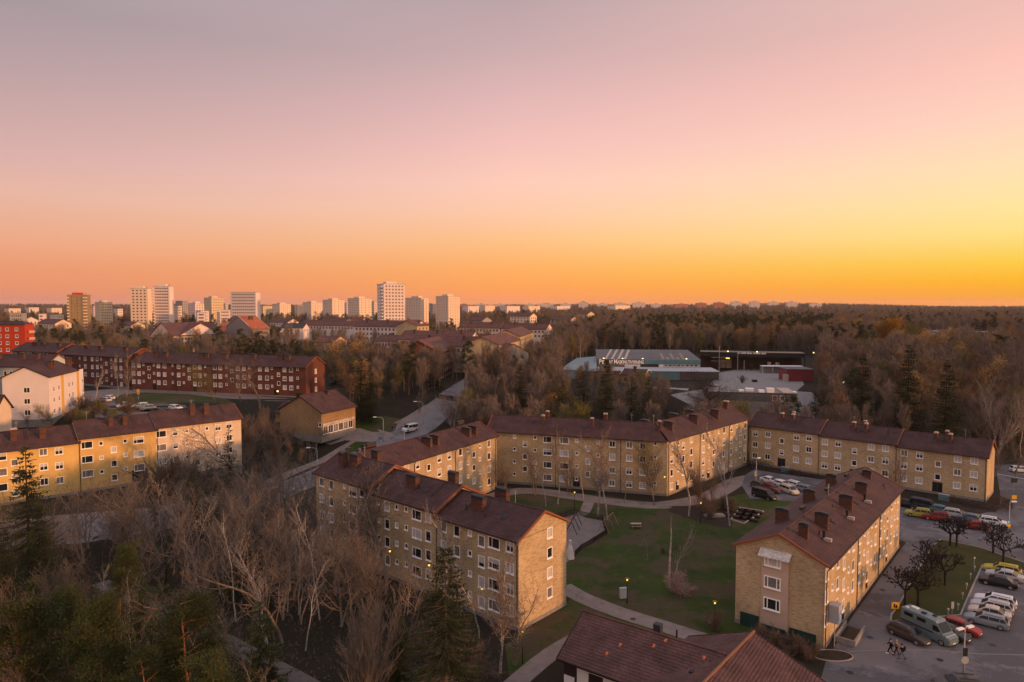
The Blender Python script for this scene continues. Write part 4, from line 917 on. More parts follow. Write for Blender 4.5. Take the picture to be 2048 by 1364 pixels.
# mid-distance houses
def farhouse(pA, dA, pB, dB, ye, W_, rise, label, wall, roof=None, nwin=6, nfl=2, chims=0, hip=(0,0), dorm=0, zb=None, cat='house', barge=None, fh=2.9, wlit=None, root=None, side=True):
    a, b = at(pA, dA), at(pB, dB); an = math.degrees(math.atan2(b[1]-a[1], b[0]-a[0])); l_ = math.dist(a, b)
    zb = terr(*a) if zb is None else zb
    ze = CH-(ye-HY)/F*dA-zb
    t = gable_block('house' if nfl < 3 else 'apartment_house', label, cat, a, an, l_, W_, ze, ze+rise, zb=zb, wall=wall, roof=roof or M_TILEM, hip=hip, plinth=False, rows=10, barge=barge,
        chims=[(l_*(k+.5)/max(1,chims), W_*.35, 1.0, .8, 1.3) for k in range(chims)], ends=(not hip[0], not hip[1]))
    g = MB(); small_windows(g, 1.0, l_-1.0, ze-.4-nfl*fh, ze-.4, nwin, nfl, 1.3, 1.4, lambda u, z, o_: (u, -o_, z), .04)
    if side: small_windows(g, 1.0, W_-1.0, ze-.4-nfl*fh, ze-.4, 3, nfl, 1.2, 1.4, lambda u, z, o_: (l_+o_, u, z), .04)
    stuff(g.build('windows', wlit or M_FG, t)); return t
for k_, a_, b_, D_, y_ in HL:
    farhouse(a_, D_, b_, D_-18, y_, 11, 3.0, ['white','pale','cream','grey'][k_ % 4]+'-walled house with maroon roof among far trees, %s from the left' % ['first','second','third','fourth','fifth','sixth','seventh','eighth','ninth','tenth','eleventh'][k_], [M_TW,M_TP,M_TB,M_TG][k_ % 4], M_TILEM, nwin=6, nfl=2)
farhouse(270,430,345,400,674,34,9,'school building with big hipped maroon roof, white-windowed walls', M_TW, nwin=14, nfl=1, hip=(14,0), wlit=M_FG)
farhouse(345,400,448,425,672,30,7.5,'long maroon-roofed school wing beside the hipped roof', M_TP, nwin=16, nfl=2)
hp0 = at(504, 400); hL = ux(541, hp0, 38); kk = (452-1024)/F; hc, hs = math.cos(R(128)), math.sin(R(128)); hW = (kk*hp0[1]-hp0[0])/(hc-kk*hs)
ht = gable_block('hall_building', 'broad gabled hall with glowing orange roof and shaded blue-grey end', 'hall', hp0, 38, hL, hW, zat(658,400)-13, zat(658,400)-13+7.5, zb=13, wall=mat('slate_hall_wall',(.26,.22,.21),.8), roof=M_TILEO, plinth=False, rows=12, ends=(True,True), barge=M_TP, chims=[(hL*.5,hW*.35,2.5,2.0,1.6)])
g = MB(); small_windows(g, 1, hL-1, zat(658,400)-17, zat(658,400)-14, 6, 1, 1.3, 1.5, lambda u, z, o_: (u, -o_, z), .05); stuff(g.build('windows', M_FG, ht))
farhouse(430,445,496,440,664,16,6,'smaller orange-roofed building left of the orange hall', M_TP, M_TILEO, nwin=6, nfl=1)
farhouse(560,470,606,470,656,14,3,'small white gabled house in the trees left of centre', M_TW, M_ZINC, nwin=3, nfl=1)
farhouse(612,520,715,500,650,12,3,'long low white house with maroon roof below the middle towers', M_TW, nwin=16, nfl=1)
farhouse(702,540,724,540,646,14,4.5,'white-gabled house left of the tallest tower foot', M_TW, M_TILEM, nwin=2, nfl=1)
farhouse(707,430,832,410,652,12,3.6,'long grey-white three-storey block with bright maroon roof under the tallest tower', M_TW, nwin=16, nfl=3, chims=3)
farhouse(834,405,858,420,652,14,3.2,'short beige block at the right end of the long grey-white one', M_YB, nwin=3, nfl=3)
farhouse(918,480,1000,470,655,12,3.5,'cream house row with red roof right of the lone tower, left half', M_TP, nwin=12, nfl=2, chims=2)
farhouse(1002,470,1092,455,657,12,3.5,'cream house row with red roof right of the lone tower, right half', M_TP, nwin=12, nfl=2, chims=2)
farhouse(628,330,665,326,684,12,2.6,'low buff house with flat maroon roof half hidden by bare trees', M_TB, nwin=5, nfl=1)
farhouse(748,345,796,335,681,12,2.6,'low white building with dark openings behind the bare grove', M_TW, nwin=7, nfl=1)
farhouse(796,330,938,318,678,16,3.8,'long maroon-roofed building with a picket-like row of roof vents', M_TP, M_TILEM, nwin=14, nfl=2, chims=3)
farhouse(815,300,955,288,690,14,3.8,'second long maroon-roofed building in front of the vented one', M_TP, M_TILEM, nwin=14, nfl=2, chims=2)
farhouse(879,262,914,300,705,17,4.5,'dark red brick block with rows of glowing white windows on its right face', M_RB, M_TILEM, nwin=9, nfl=4, wlit=mat('painted_glint_windows',(.75,.6,.45),.25,spec=.8))  # pale pane colour paints in the sun's glint
farhouse(998,262,1040,300,690,14,3.0,'orange-lit brick block with dark downpipes above the hillside road', M_YB, M_TILEM, nwin=12, nfl=4, wlit=M_BL)
t = farhouse(1040,320,1066,372,673,13,3.0,'yellow block with a pale blue balcony gable above the hillside road', M_YB, M_TILEM, nwin=9, nfl=4, side=False)
MB().box(21,22,.5,6,3,3.2).build('balcony', M_BLACK, t) if False else None
farhouse(936,290,998,262,697,13,3.2,'dull brown block end-on beside the orange-lit brick block', M_CONC, M_TILEM, nwin=6, nfl=3)
# houses in the woods on the right
for k, (a, b, D, y, lb, wm) in enumerate([(1800,1822,500,667,'small white flat-roofed cabin in the right woods', M_TW),(1808,1848,470,676,'white low house with a terrace right of the yellow tree', M_TW),(1870,1900,520,661,'white two-storey villa behind the green-yellow tree', M_TW),(1955,2003,520,663,'grey-white terraced house far right in the woods', M_TG),(1935,1990,420,686,'pale low roof glinting through bare trees, far right', M_TG),(2016,2060,1500,625,'long pale warehouse at the right edge of the horizon', M_TW),(1725,1738,480,672,'white house corner left of the yellow tree', M_TW)]):
    p, q = at(a, D), at(b, D); zt = zat(y+1.5, D); zb_ = terr(*p); w_ = q[0]-p[0]
    t = thing('house', (p[0], p[1], zb_), 0, lb, 'house'); MB().box(0,w_,0,9,-2,zt-zb_).build('wall', wm, t); MB().box(-.5,w_+.5,-.5,9.5,zt-zb_+.003,zt-zb_+.5).build('roof', M_TW if k % 2 else M_TG, t)
    g = MB(); small_windows(g, .6, w_-.6, max(zt-zb_-3.2,.3), zt-zb_-.2, 4, 1, 1.4, 1.2, lambda u, z, o_: (u, -o_, z), .05); stuff(g.build('windows', M_FG, t))
    FOOT.append([(p[0]-3,p[1]-14),(q[0]+3,p[1]-14),(q[0]+3,p[1]+12),(p[0]-3,p[1]+12)])
# ------------------------------------------------------------------ machinery rental hall and yard
M_TEAL = mat('teal_sheet', (.12,.22,.25), .6, .25, 1.5); M_SHEET = mat('pale_sheet_roof', (.40,.41,.43), .6, .25, .6); M_FELT = mat('grey_roof_felt', (.14,.14,.15), .8, .3, .15); M_DRED = mat('dark_red_cladding', (.22,.045,.05), .7)
zk = 11.0
kp = at(1197, 280); kq = at(1402, 276); KA = math.degrees(math.atan2(kq[1]-kp[1], kq[0]-kp[0])); KL = math.dist(kp, kq)
K = thing('rental_hall', (kp[0], kp[1], zk), R(KA), 'low grey-roofed machinery rental hall with dark lettered fascia and teal band', 'industrial hall')
cK, sK = math.cos(R(KA)), math.sin(R(KA))
FOOT.append([(kp[0]+cK*a-sK*b, kp[1]+sK*a+cK*b) for a, b in ((-16,-22),(KL+5,-22),(KL+5,40),(-16,40))])
hK = 6.6
MB().box(0,KL,0,34,-1,hK-.2).build('wall', mat('white_cladding', (.52,.50,.52), .7, .25, 1.0), K)
r_ = MB(); r_.poly([(-.3,-.4,hK-.15),(KL+.3,-.4,hK-.15),(KL+.3,34,hK+1.9),(-.3,34,hK+1.9)]); r_.poly([(-.3,34,hK+1.9),(KL+.3,34,hK+1.9),(KL+.3,34,-1),(-.3,34,-1)]); r_.build('roof', M_FELT, K)
for k in range(4): MB().poly([(4+k*2.7-1.5,1,hK-.03),(5.0+k*2.7-1.5,1,hK-.03),(7.6+k*2.7,33,hK+1.9),(6.6+k*2.7,33,hK+1.9)]).build('rooflight_strip', M_LEAD, K)
for k in range(5): MB().poly([(26.5+k*2.1,2,hK+.03),(27.6+k*2.1,2,hK+.03),(28.6+k*2.1,20+(k%2)*5,hK+1.25),(27.5+k*2.1,20+(k%2)*5,hK+1.25)]).build('rusty_roof_panel', mat('weathered_panel',(.36,.27,.22),.8,.5,.8), K)
sg = MB().box(0,19.0,-.55,-.3,hK-2.0,hK-.1).build('sign_fascia', M_BLACK, K)
MB().box(19.01,KL,-.5,-.25,hK-1.9,hK-.1).build('teal_band', M_TEAL, K)
def text(s, size, m, parent, loc, rot, ext=.04, bold=True, name='lettering', width=None):
    """flat lettering as a real mesh, optionally fitted to a width"""
    c = bpy.data.curves.new(name, 'FONT'); c.body = s; c.size = size; c.extrude = ext; c.align_x = 'LEFT'; c.materials.append(m)
    if bold: c.offset = size*.03
    q = bpy.data.objects.new(name, c); COL.objects.link(q); bpy.context.view_layer.update(); w = q.dimensions.x
    me = bpy.data.meshes.new_from_object(q.evaluated_get(bpy.context.evaluated_depsgraph_get())); bpy.data.objects.remove(q); bpy.data.curves.remove(c)
    me.materials.clear(); me.materials.append(m)
    o = link(name, me, parent, loc); o.rotation_euler = rot
    if width: o.scale = (width/w, 1, 1); w = width
    return o
M_LET = mat('white_lettering', (.85,.8,.78), .6)
def caps(x, w1, first, w2, rest_):
    text(first, 2.5, M_LET, K, (x,-.6,hK-1.85), (R(90),0,0), width=w1)
    text(rest_, 2.05, M_LET, K, (x+w1+.15,-.6,hK-1.85), (R(90),0,0), width=w2)
caps(.3, 1.0, 'P', .9, 'E'); text('NT', 2.05, M_LET, K, (4.5,-.6,hK-1.85), (R(90),0,0), width=1.5)
caps(6.4, 1.35, 'M', 11.0, 'ASKINUTHYRNING')
MB().box(.2,8.4,-.15,-.01,1.0,hK-2.05).build('pale_wall_panel', mat('dull_olive_panel',(.16,.15,.11),.8), K)
MB().box(11.0,17.4,-.16,-.01,.2,hK-2.05).build('roller_door', M_WHITE, K)
MB().box(17.5,35.5,-.14,-.01,1.9,3.6).build('red_stripe', M_DRED, K); MB().box(8.5,10.9,-.14,-.01,1.9,4.1).build('red_stripe', M_DRED, K)
MB().box(17.5,24.9,-.13,-.01,3.62,4.6).build('window_band', M_GL, K); MB().box(25,26.9,-.17,-.01,2.2,4.7).build('white_door', M_WHITE, K)
for k in range(8):
    o = link('window', window_mesh(1.2,1.0,'one',M_WF)[0], K, (27.9+1.75*k,-.05,3.65)); link('pane', window_mesh(1.2,1.0,'one',M_WF)[1]['glass'], o)
for u in (2.2,10.0,18.2,36): 
    o = MB().tube((u,-.6,hK+.1),(u,-1.3,hK+.5),.06,n=5).build('lamp_arm', M_BLACK, K); MB().box(u-.28,u+.28,-1.5,-1.2,hK+.35,hK+.55).build('floodlight', M_LAMPW, o)
# lower front range
MB().box(-8,KL+4,-17,-.02,-1,3.2).build('front_range_wall', mat('dull_brown_cladding',(.11,.09,.085),.8,.3,.5), K); MB().box(20,31,-17.08,-17.003,-.9,3.0).build('teal_panels', M_TEAL, K); MB().box(-8.3,KL+4.3,-17.3,-.6,3.203,3.5).build('front_range_roof', M_SHEET, K)
MB().poly([(-16,-17,3.6),(-8.4,-17,3.6),(-1,20,6.2),(-9,20,5.4)]).poly([(-16,-17,3.6),(-16,-17,-1),(-8.4,-17,-1),(-8.4,-17,3.6)][::-1]).build('lean_to_roof', mat('pale_teal_roof',(.22,.29,.31),.7,.3,.5), K)
MB().poly([(-8.3,-15,3.75),(-1.0,-15,3.75),(-.5,18,6.4),(-1.2,18,6.4)]).build('lean_to_roof', MATS['pale_teal_roof'], K)
# gabled brick outbuilding in front
farhouse(1243,250,1290,246,749,9,1.6,'low brick outbuilding with white-edged gable before the rental hall', M_YB2, M_TILE, nwin=4, nfl=1, chims=1, barge=M_WHITE)
farhouse(1290,232,1372,226,785,10,1.2,'long low shed with pale roof and orange-buff wall behind the conifers', M_YB2, M_SHEET, nwin=5, nfl=1)
# canopy
a, b = at(1402, 303), at(1612, 292); an = math.atan2(b[1]-a[1], b[0]-a[0]); l_ = math.dist(a, b)
C_ = thing('canopy_shed', (a[0], a[1], zk), an, 'long open-fronted shed with deep black fascia and small white lettering', 'shed')
MB().box(0,l_,-.2,10,6.1,8.1).build('fascia', M_BLACK, C_); MB().box(0,l_,9,9.4,-1,6.09).build('rear_wall', mat('dark_brown_boarding',(.09,.06,.055),.8), C_)
for k in range(9): MB().box(k*l_/8-.15,k*l_/8+.15,.3,.6,-1,6.09).build('post', M_BLACK, C_)
# the tiny fascia lettering is unreadable in the photo: built as a broken white line of letter-sized bars
g = MB(); x_ = 16.0; rq = random.Random(3)
for k in range(26):
    w_ = rq.uniform(.25,.45)
    if k in (2,8,14,21): x_ += .35; continue
    g.box(x_, x_+w_, -.26, -.205, 7.45, 7.45+rq.uniform(.5,.7)); x_ += w_+.12
stuff(g.build('lettering', M_LET, C_))
MB().box(9,14,8.6,8.95,.2,4.6).build('lit_wall_panel', M_LEAD, C_)
for u in (12, 24.5, 48): MB().box(u-.25,u+.25,3.0,3.4,8.1,8.45).build('floodlight', M_LAMPW, C_)
MB().box(11,12.6,-.6,-.21,5.2,5.6).build('floodlight', M_LAMP, C_)
# long white-edged rack shelter
a = at(1527, 286); Sx = thing('rack_shelter', (a[0], a[1], terr(*a)), R(-4), 'low grey storage shelter with a bright white roof edge in the yard', 'shelter')
MB().box(0,17,0,4,2.9,3.1).build('roof', M_WHITE, Sx); MB().box(0,17,3.6,3.8,0,2.89).build('rear_wall', M_TG, Sx)
for k in range(5): MB().box(k*4.2,k*4.2+.12,.1,.22,0,2.89).build('post', M_WHITE, Sx)
# stacks of crates in the yard
def crate_stack(px, py, n, label, m, w=1.3, h=.9):
    p = G(px, py)
    for k in range(n):
        o = MB().box(-w/2,w/2,-w/2,w/2,.08,h-.03).box(-w/2,w/2,-w/2,-w/2+.2,0,.08).box(-w/2,w/2,w/2-.2,w/2,0,.08).build('crate', m, None, (p[0], p[1], terr(*p)+.06+k*h))
        tag(o, label+(', ' + ['bottom','second','third','top'][k] if n > 1 else ''), 'crate', 'crates stacked in the rental yard')
crate_stack(1531,741,2,'reddish wrapped pallet in the yard, left of the stacks', M_PINKR)
crate_stack(1538,740,4,'white wrapped crate in the tall left yard stack', M_WHITE, 1.2)
crate_stack(1548,741,3,'pinkish crate in the wide middle yard stack', M_PINKR, 1.5)
crate_stack(1554,741,4,'white crate in the tallest right-hand yard stack', M_WHITE, 1.3)
crate_stack(1566,741,2,'grey-blue crate at the right end of the yard stacks', M_GREY, 1.3)
crate_stack(1571,763,3,'pale grey crate stacked by the dark red container', M_LEAD, 1.6)
crate_stack(1509,764,1,'black bin by the planted corner of the yard', M_BLACK, 1.6)
o = thing('container', (*at(1576, 255), terr(*at(1576, 255))), R(-3), 'dark red corrugated shed with grey flat roof by the yard', 'container')
cb = MB()
for k in range(24): cb.box(k*.42, k*.42+.22, -.07, 0, .1, 4.4)
cb.box(0,10,0.003,9,0,4.5); cb.build('corrugated_wall', M_DRED, o); MB().box(-.3,10.3,-.3,9.3,4.503,4.8).build('roof', M_FELT, o)
FOOT.append([at(1520,300),at(1610,300),at(1625,245),at(1420,245)])
# flat building in front of the yard
a = at(1418, 205); b = at(1596, 200); an = math.atan2(b[1]-a[1], b[0]-a[0]); l_ = math.dist(a, b); zz = 4.5
Fb = thing('flat_building', (a[0], a[1], zz), an, 'flat-roofed grey building with white roof boxes behind the courtyard blocks', 'industrial building')
FOOT.append([at(1340,196),at(1625,196),at(1625,245),at(1340,245)])
MB().box(0,l_,0,14,-1,6.6).build('lower_wall', M_CONC, Fb); MB().box(-.2,l_+.2,-.2,14,6.603,8.9).build('upper_band', mat('slate_band',(.11,.115,.125),.7,.2,.5), Fb)
MB().box(-.35,l_+.35,-.35,-.05,8.903,9.1).build('roof_edge', M_ZINC, Fb); MB().box(-.2,l_+.2,-.04,14,8.903,8.96).build('roof', mat('pale_roof_felt',(.25,.22,.22),.9,.3,.3), Fb)
MB().box(l_-3.5,l_+.1,1,13.6,8.97,9.2).build('white_roof_patch', M_LEAD, Fb)
for u, w_, h_, y_ in ((10.2,1.5,.5,2.5),(12.8,2.4,.9,3.5),(16,1.6,.7,1.6),(18.6,2.1,1.3,1.6),(25.5,.8,.5,1.2)): MB().box(u-w_/2,u+w_/2,y_,y_+2.2,8.97,8.97+h_).build('roof_box', M_WHITE, Fb)
for u in (19.4, 21.6): o = link('window', window_mesh(1.5,1.6,'one',M_WF)[0], Fb, (u,-.26,6.75)); link('pane', window_mesh(1.5,1.6,'one',M_WF)[1]['glass'], o)
tag(MB().poly([(0,0,0),(34,-1,0),(34,-22,0),(0,-22,0)][::-1]).build('yard_slab', M_CONC, None, (*at(1372,203), 4.6)), None, None, None, 'structure') if False else None
# masts in the yard
for px, py, h, lb in ((1438,745,11.5,'pale lattice mast with cross arms beside the yard'),(1475,742,8,'thin grey lamp mast in the middle of the yard'),(1488,743,5,'short grey sign post in the yard')):
    p = G(px, py); t = thing('mast', (p[0], p[1], terr(*p)), 0, lb, 'mast'); MB().tube((0,0,0),(0,0,h),.14,.09,6).build('pole', M_LEAD, t)
    if h > 10:
        for z in (5.0, 6.6): MB().beam((-3.5,0,z),(3.5,0,z),.12,.12).build('cross_arm', M_LEAD, t)
# ------------------------------------------------------------------ vehicles
def paint(name, c, rough=.32): return mat('paint_'+name, c, rough, spec=.35)
P_ = {'white': paint('white',(.62,.62,.64)), 'silver': paint('silver',(.42,.40,.40)), 'champagne': paint('champagne',(.50,.42,.36)), 'black': paint('black',(.012,.012,.014)), 'dark_grey': paint('dark_grey',(.05,.045,.045)),
      'red': paint('red',(.24,.018,.016)), 'dark_red': paint('dark_red',(.12,.015,.015)), 'yellow': paint('yellow',(.46,.36,.04)), 'lime': paint('lime',(.34,.30,.05)), 'teal': paint('teal',(.06,.16,.17)), 'blue_grey': paint('blue_grey',(.11,.15,.19)), 'steel': paint('steel',(.20,.23,.26)), 'pale_blue': paint('pale_blue',(.12,.17,.195)), 'navy': paint('navy',(.02,.025,.045)), 'brown': paint('brown',(.075,.055,.045))}
M_CG = mat('car_glass', (.010,.012,.015), .12, spec=.4); M_TY = mat('tyre', (.018,.018,.018), .8); M_RIM = mat('wheel_rim', (.35,.34,.34), .35, metal=.6)
M_HL = mat('headlight_glass', (.65,.65,.62), .15); M_TL = mat('tail_light', (.35,.01,.01), .25); M_PL = mat('number_plate', (.7,.7,.68), .5); M_TRIM = mat('black_trim', (.02,.02,.02), .6)
#            L    W    belt hood  roof  (x: rear glass base, rear roof, front roof, windscreen base) wheel r
SH = {'estate': (4.7,1.82,.92,.88,1.48,-2.25,-1.85,.35,1.15,.33), 'hatch': (4.2,1.78,.93,.90,1.48,-1.95,-1.45,.30,1.05,.32), 'sedan': (4.6,1.80,.92,.88,1.44,-1.75,-.95,.35,1.15,.32), 'suv': (4.55,1.86,1.03,1.02,1.68,-2.1,-1.7,.30,1.05,.36), 'mpv': (4.6,1.85,.98,.95,1.70,-2.2,-1.85,.55,1.50,.33), 'van': (5.1,1.95,1.10,1.08,1.98,-2.5,-2.4,1.0,1.75,.35), 'camper': (6.1,2.05,1.35,1.30,2.62,-3.0,-2.92,1.35,2.3,.37)}
CM = {}
def car_meshes(kind, col):
    k = (kind, col)
    if k in CM: return CM[k]
    L_, Wd, belt, hood, roof, xr0, xr1, xf1, xf0, wr = SH[kind]; h = Wd/2; hl = L_/2
    def ring(x, zb, zt, w, wt=None):
        wt = wt if wt is not None else w-.06
        return [(x,-w+.07,zb),(x,-w,zb+.12),(x,-w,zt-.22),(x,-wt,zt-.03),(x,-wt+.12,zt),(x,wt-.12,zt),(x,wt,zt-.03),(x,w,zt-.22),(x,w,zb+.12),(x,w-.07,zb)]
    st = [(-hl,.38,belt-.12,h-.18),(-hl+.06,.28,belt-.02,h-.08),(-hl+.3,.22,belt,h-.01),(-wr*2-.9,.2,belt,h),(0,.2,belt,h),(xf0-.1,.2,belt,h),(xf0+.35,.2,hood,h-.01),(hl-.35,.22,hood-.10,h-.05),(hl-.1,.28,hood-.2,h-.14),(hl,.36,hood-.32,h-.26)]
    m = MB(); rg = [ring(*s) for s in st]
    for r in rg: m.v += r
    n = 10
    for i in range(len(rg)-1):
        for j in range(n): m.f.append((i*n+j, (i+1)*n+j, (i+1)*n+(j+1)%n, i*n+(j+1)%n))
    m.f.append(tuple(range(n))); m.f.append(tuple((len(rg)-1)*n+j for j in range(n))[::-1])
    # cabin: lofted with a rounded roof
    wb, wt_ = h-.05, h-.24 if kind not in ('van','camper') else h-.12
    def cab(x, z, w): 
        return [(x,-w,z-.07),(x,-w+.10,z),(x,0,z+.03),(x,w-.10,z),(x,w,z-.07)]
    i0 = len(m.v)
    base = [(xr0,belt-.02),(xr1*.5+xf1*.5,belt-.02),(xf0,belt-.02)]
    top = [(xr1,roof-.02),(xr1*.5+xf1*.5,roof+.02),(xf1,roof-.04)]
    for x, z in top: m.v += cab(x, z, wt_)
    for j in range(2):
        for q in range(4): a = i0+j*5+q; m.f.append((a, a+5, a+6, a+1))
    b0 = len(m.v)
    for x, z in base: m.v += [(x,-wb,z),(x,wb,z)]
    for s, e_ in ((0,0),(1,4)):
        for j in range(2):
            q = (b0+j*2+s, b0+j*2+2+s, i0+j*5+5+e_, i0+j*5+e_); m.f.append(q if s == 0 else q[::-1])
    m.f.append((b0+1, b0, i0, i0+1, i0+2, i0+3, i0+4)); m.f.append((b0+4, b0+5, i0+14, i0+13, i0+12, i0+11, i0+10))
    body = m.mesh('body', P_[col], False)
    # glass, slightly proud of the cabin
    g = MB(); e = .015
    def side(s, xa, xb, t0=.12, t1=.86):
        pa = []
        for x, t in ((xa,t0),(xb,t0),(xb,t1),(xa,t1)):
            lo = xr0+(xr1-xr0)*t; hi = xf0+(xf1-xf0)*t; xx = min(max(x, lo+.12), hi-.14)
            z = belt+(roof-.09-belt)*t; w = wb+(wt_-wb)*t+e; pa.append((xx, s*w, z))
        g.poly(pa if s < 0 else pa[::-1])
    cuts = [xr0, (xr0+.25*(xf0-xr0)), (xr0+.58*(xf0-xr0)), xf0]
    if kind == 'camper': cuts = [-2.4,-1.5]
    for s in (-1, 1):
        if kind == 'camper': side(s,-2.5,-1.4,.42,.78); side(s,-.9,.2,.42,.78); side(s,1.05,2.2,.1,.62)
        else:
            for a, b in zip(cuts[:-1], cuts[1:]): side(s, a+.04, b-.04)
    def endg(x0, z0, x1, z1, fw, t0=.1, t1=.9):
        P = []
        for t, s in ((t0,-1),(t0,1),(t1,1),(t1,-1)):
            P.append((x0+(x1-x0)*t+fw*.02, s*(wb+(wt_-wb)*t-.12), z0+(z1-z0)*t+.012))
        g.poly(P if fw > 0 else P[::-1])
    endg(xf0, belt, xf1, roof-.04, 1, .08, .8 if kind == 'camper' else .93); 
    if kind != 'camper': endg(xr0, belt, xr1, roof-.04, -1, .15, .9)
    glass = g.mesh('windows', M_CG)
    wm = MB().tube((0,-.11,0),(0,.11,0),wr,n=16).mesh('wheel', M_TY); rm = MB().tube((0,-.125,0),(0,.125,0),wr*.66,n=12).tube((0,-.13,0),(0,.13,0),wr*.2,n=8).mesh('rim', M_RIM)
    hm = MB().poly([(0,-.17,0),(0,.17,0),(-.16,.19,.13),(-.16,-.15,.15)]).poly([(-.0,-.17,0),(-.16,-.15,.15),(-.3,-.22,.12),(-.25,-.2,0)]).mesh('headlight', M_HL)
    tm = MB().box(-.04,.02,-.12,.12,-.12,.14).mesh('tail_light', M_TL)
    pm = MB().box(-.02,.01,-.26,.26,-.05,.06).mesh('number_plate', M_PL); tr = MB().box(0,.05,-h*.62,h*.62,0,.16).mesh('grille', M_TRIM)
    mi = MB().box(-.08,.08,-.12,.12,-.07,.08).mesh('wing_mirror', P_[col]); ra = MB().box(-(xf1-xr1)*.42,(xf1-xr1)*.42,-.02,.02,0,.05).mesh('roof_rail', M_TRIM if col not in ('silver','champagne') else M_RIM)
    CM[k] = (body, glass, wm, rm, hm, tm, pm, tr, mi, ra); return CM[k]
def car(px, py, ang, kind, col, label, name='parked_car', group='parked cars', xy=None, full=True):
    p = xy or G(px, py); z = terr(*p)+.012 if p[1] < 165 and p[0] > -40 else terr(*p)+.07
    L_, Wd, belt, hood, roof, xr0, xr1, xf1, xf0, wr = SH[kind]; h = Wd/2; hl = L_/2
    t = thing(name, (p[0], p[1], z), R(ang), label, 'van' if kind in ('van',) else ('camper van' if kind == 'camper' else 'car'), group)
    body, glass, wm, rm, hm, tm, pm, tr, mi, ra = car_meshes(kind, col)
    bo = link('body', body, t); md = bo.modifiers.new('bevel', 'BEVEL'); md.width = .04; md.segments = 2; md.limit_method = 'ANGLE'; md.angle_limit = R(35)
    link('windows', glass, t)
    for x in (-hl+.85, hl-.9):
        for s in (-1, 1): w = link('wheel', wm, t, (x, s*(h-.10), wr)); link('rim', rm, w)
    if full:
        for s in (-1, 1):
            o = link('headlight', hm, t, (hl-.06, s*(h-.42), hood-.34), 0, (1, s, 1)); link('tail_light', tm, t, (-hl+.03, s*(h-.24), belt-.22))
            link('wing_mirror', mi, t, (xf0-.35, s*(h+.08), belt+.1))
            if kind in ('estate','mpv','suv'): link('roof_rail', ra, t, ((xr1+xf1)/2, s*(h-.36), roof+.02))
        link('number_plate', pm, t, (hl+.01, 0, .45)); link('number_plate', pm, t, (-hl-.01, 0, .62)); link('grille', tr, t, (hl-.055, 0, hood-.44))
    return t
g1 = 'cars nose to tail in the courtyard car park'; A1 = -62
car(1540,966,A1,'sedan','white','white saloon at the far back of the courtyard car park', group=g1)
car(1520,976,A1,'hatch','dark_grey','dark grey hatchback behind the black van in the courtyard car park', group=g1)
car(1565,974,A1,'hatch','white','white hatchback in the middle of the back row, courtyard car park', group=g1)
car(1593,976,A1,'estate','white','white estate car at the right of the back row, courtyard car park', group=g1)
car(1543,983,A1,'suv','dark_red','dark red car between the black van and the pale people carrier', group=g1)
car(1578,986,A1-8,'mpv','champagne','pale champagne people carrier at the front of the courtyard car park', group=g1)
car(1614,984,A1+8,'estate','steel','blue-grey estate partly behind the right block roof', group=g1)
car(1528,996,A1+4,'van','black','black van parked by the lawn edge of the courtyard car park', group=g1, name='parked_van')
car(1640,990,A1+10,'hatch','navy','navy car almost hidden behind the right block roof', group=g1)
g2 = 'cars parked along the stepped houses'
for (px, py, k, c, lb, a) in ((1815,1014,'hatch','black','black car furthest left in the row by the hedge, behind a bare tree',-52),(1850,1018,'van','navy','dark blue van at the back of the row by the hedge',-50),(1837,1033,'suv','lime','yellow-green compact car in the row by the hedge',150),(1872,1040,'suv','red','red hatchback next to the yellow-green car',150),(1885,1026,'hatch','teal','teal hatchback behind the red one in the row by the hedge',-40),(1914,1034,'estate','silver','silver car behind the first pollard trees',-38),(1946,1043,'sedan','blue_grey','dark blue-grey car behind the second red one',-40),(1948,1057,'hatch','red','red hatchback further right, beside the pollard trees',152),(1988,1050,'estate','white','white car at the right end of the row by the hedge',-35)):
    car(px, py, a, k, c, lb, group=g2, name='parked_van' if k == 'van' else 'parked_car')
car(2042,944,-10,'estate','white','white car alone on the far right street', group='moving cars', name='car')
g3 = 'cars in the lower right car park'; A3 = 141
for (px, py, k, c, lb) in ((2004,1146,'estate','yellow','yellow estate car at the top of the lower right car park'),(2008,1158,'sedan','silver','silver saloon between the yellow and the black car'),(1996,1171,'sedan','black','black saloon below the silver one, lower right car park'),(1990,1209,'estate','white','white estate at the top of the group of four'),(1983,1221,'estate','silver','silver estate second in the group of four'),(1978,1233,'sedan','champagne','champagne saloon third in the group of four'),(1972,1249,'estate','steel','steel blue estate lowest in the group of four')):
    car(px, py, A3, k, c, lb, group=g3)
for (px, py, k, c, a, lb) in ((1817,1277,'estate','dark_grey',-62,'dark estate car left of the camper van'),(1857,1272,'camper','pale_blue',-65,'pale blue camper van with roof hatches facing the camera'),(1900,1274,'hatch','black',-57,'black hatchback right of the camper van'),(1922,1263,'hatch','red',-50,'dark red hatchback at the right of the camper van row')):
    t = car(px, py, a, k, c, lb, group=g3 if k != 'camper' else None, name='camper_van' if k == 'camper' else 'parked_car')
    if k == 'camper':
        for x, y, w_, l_ in ((-1.9,.2,.55,.8),(-.5,-.2,.5,.5),(.5,.3,.4,.4),(-2.4,-.5,.3,.3)): MB().box(x-l_/2,x+l_/2,y-w_/2,y+w_/2,2.62,2.76).build('roof_hatch', M_TRIM if x > -1 else M_HL, t)
        MB().box(-2.9,1.2,-1.045,-1.03,1.1,1.25).build('side_stripe', M_TRIM, t)
car(1917,1380,170,'estate','dark_grey','dark car with pale roof cut by the bottom edge', group=None)
g4 = 'cars in the car park by the red brick block'
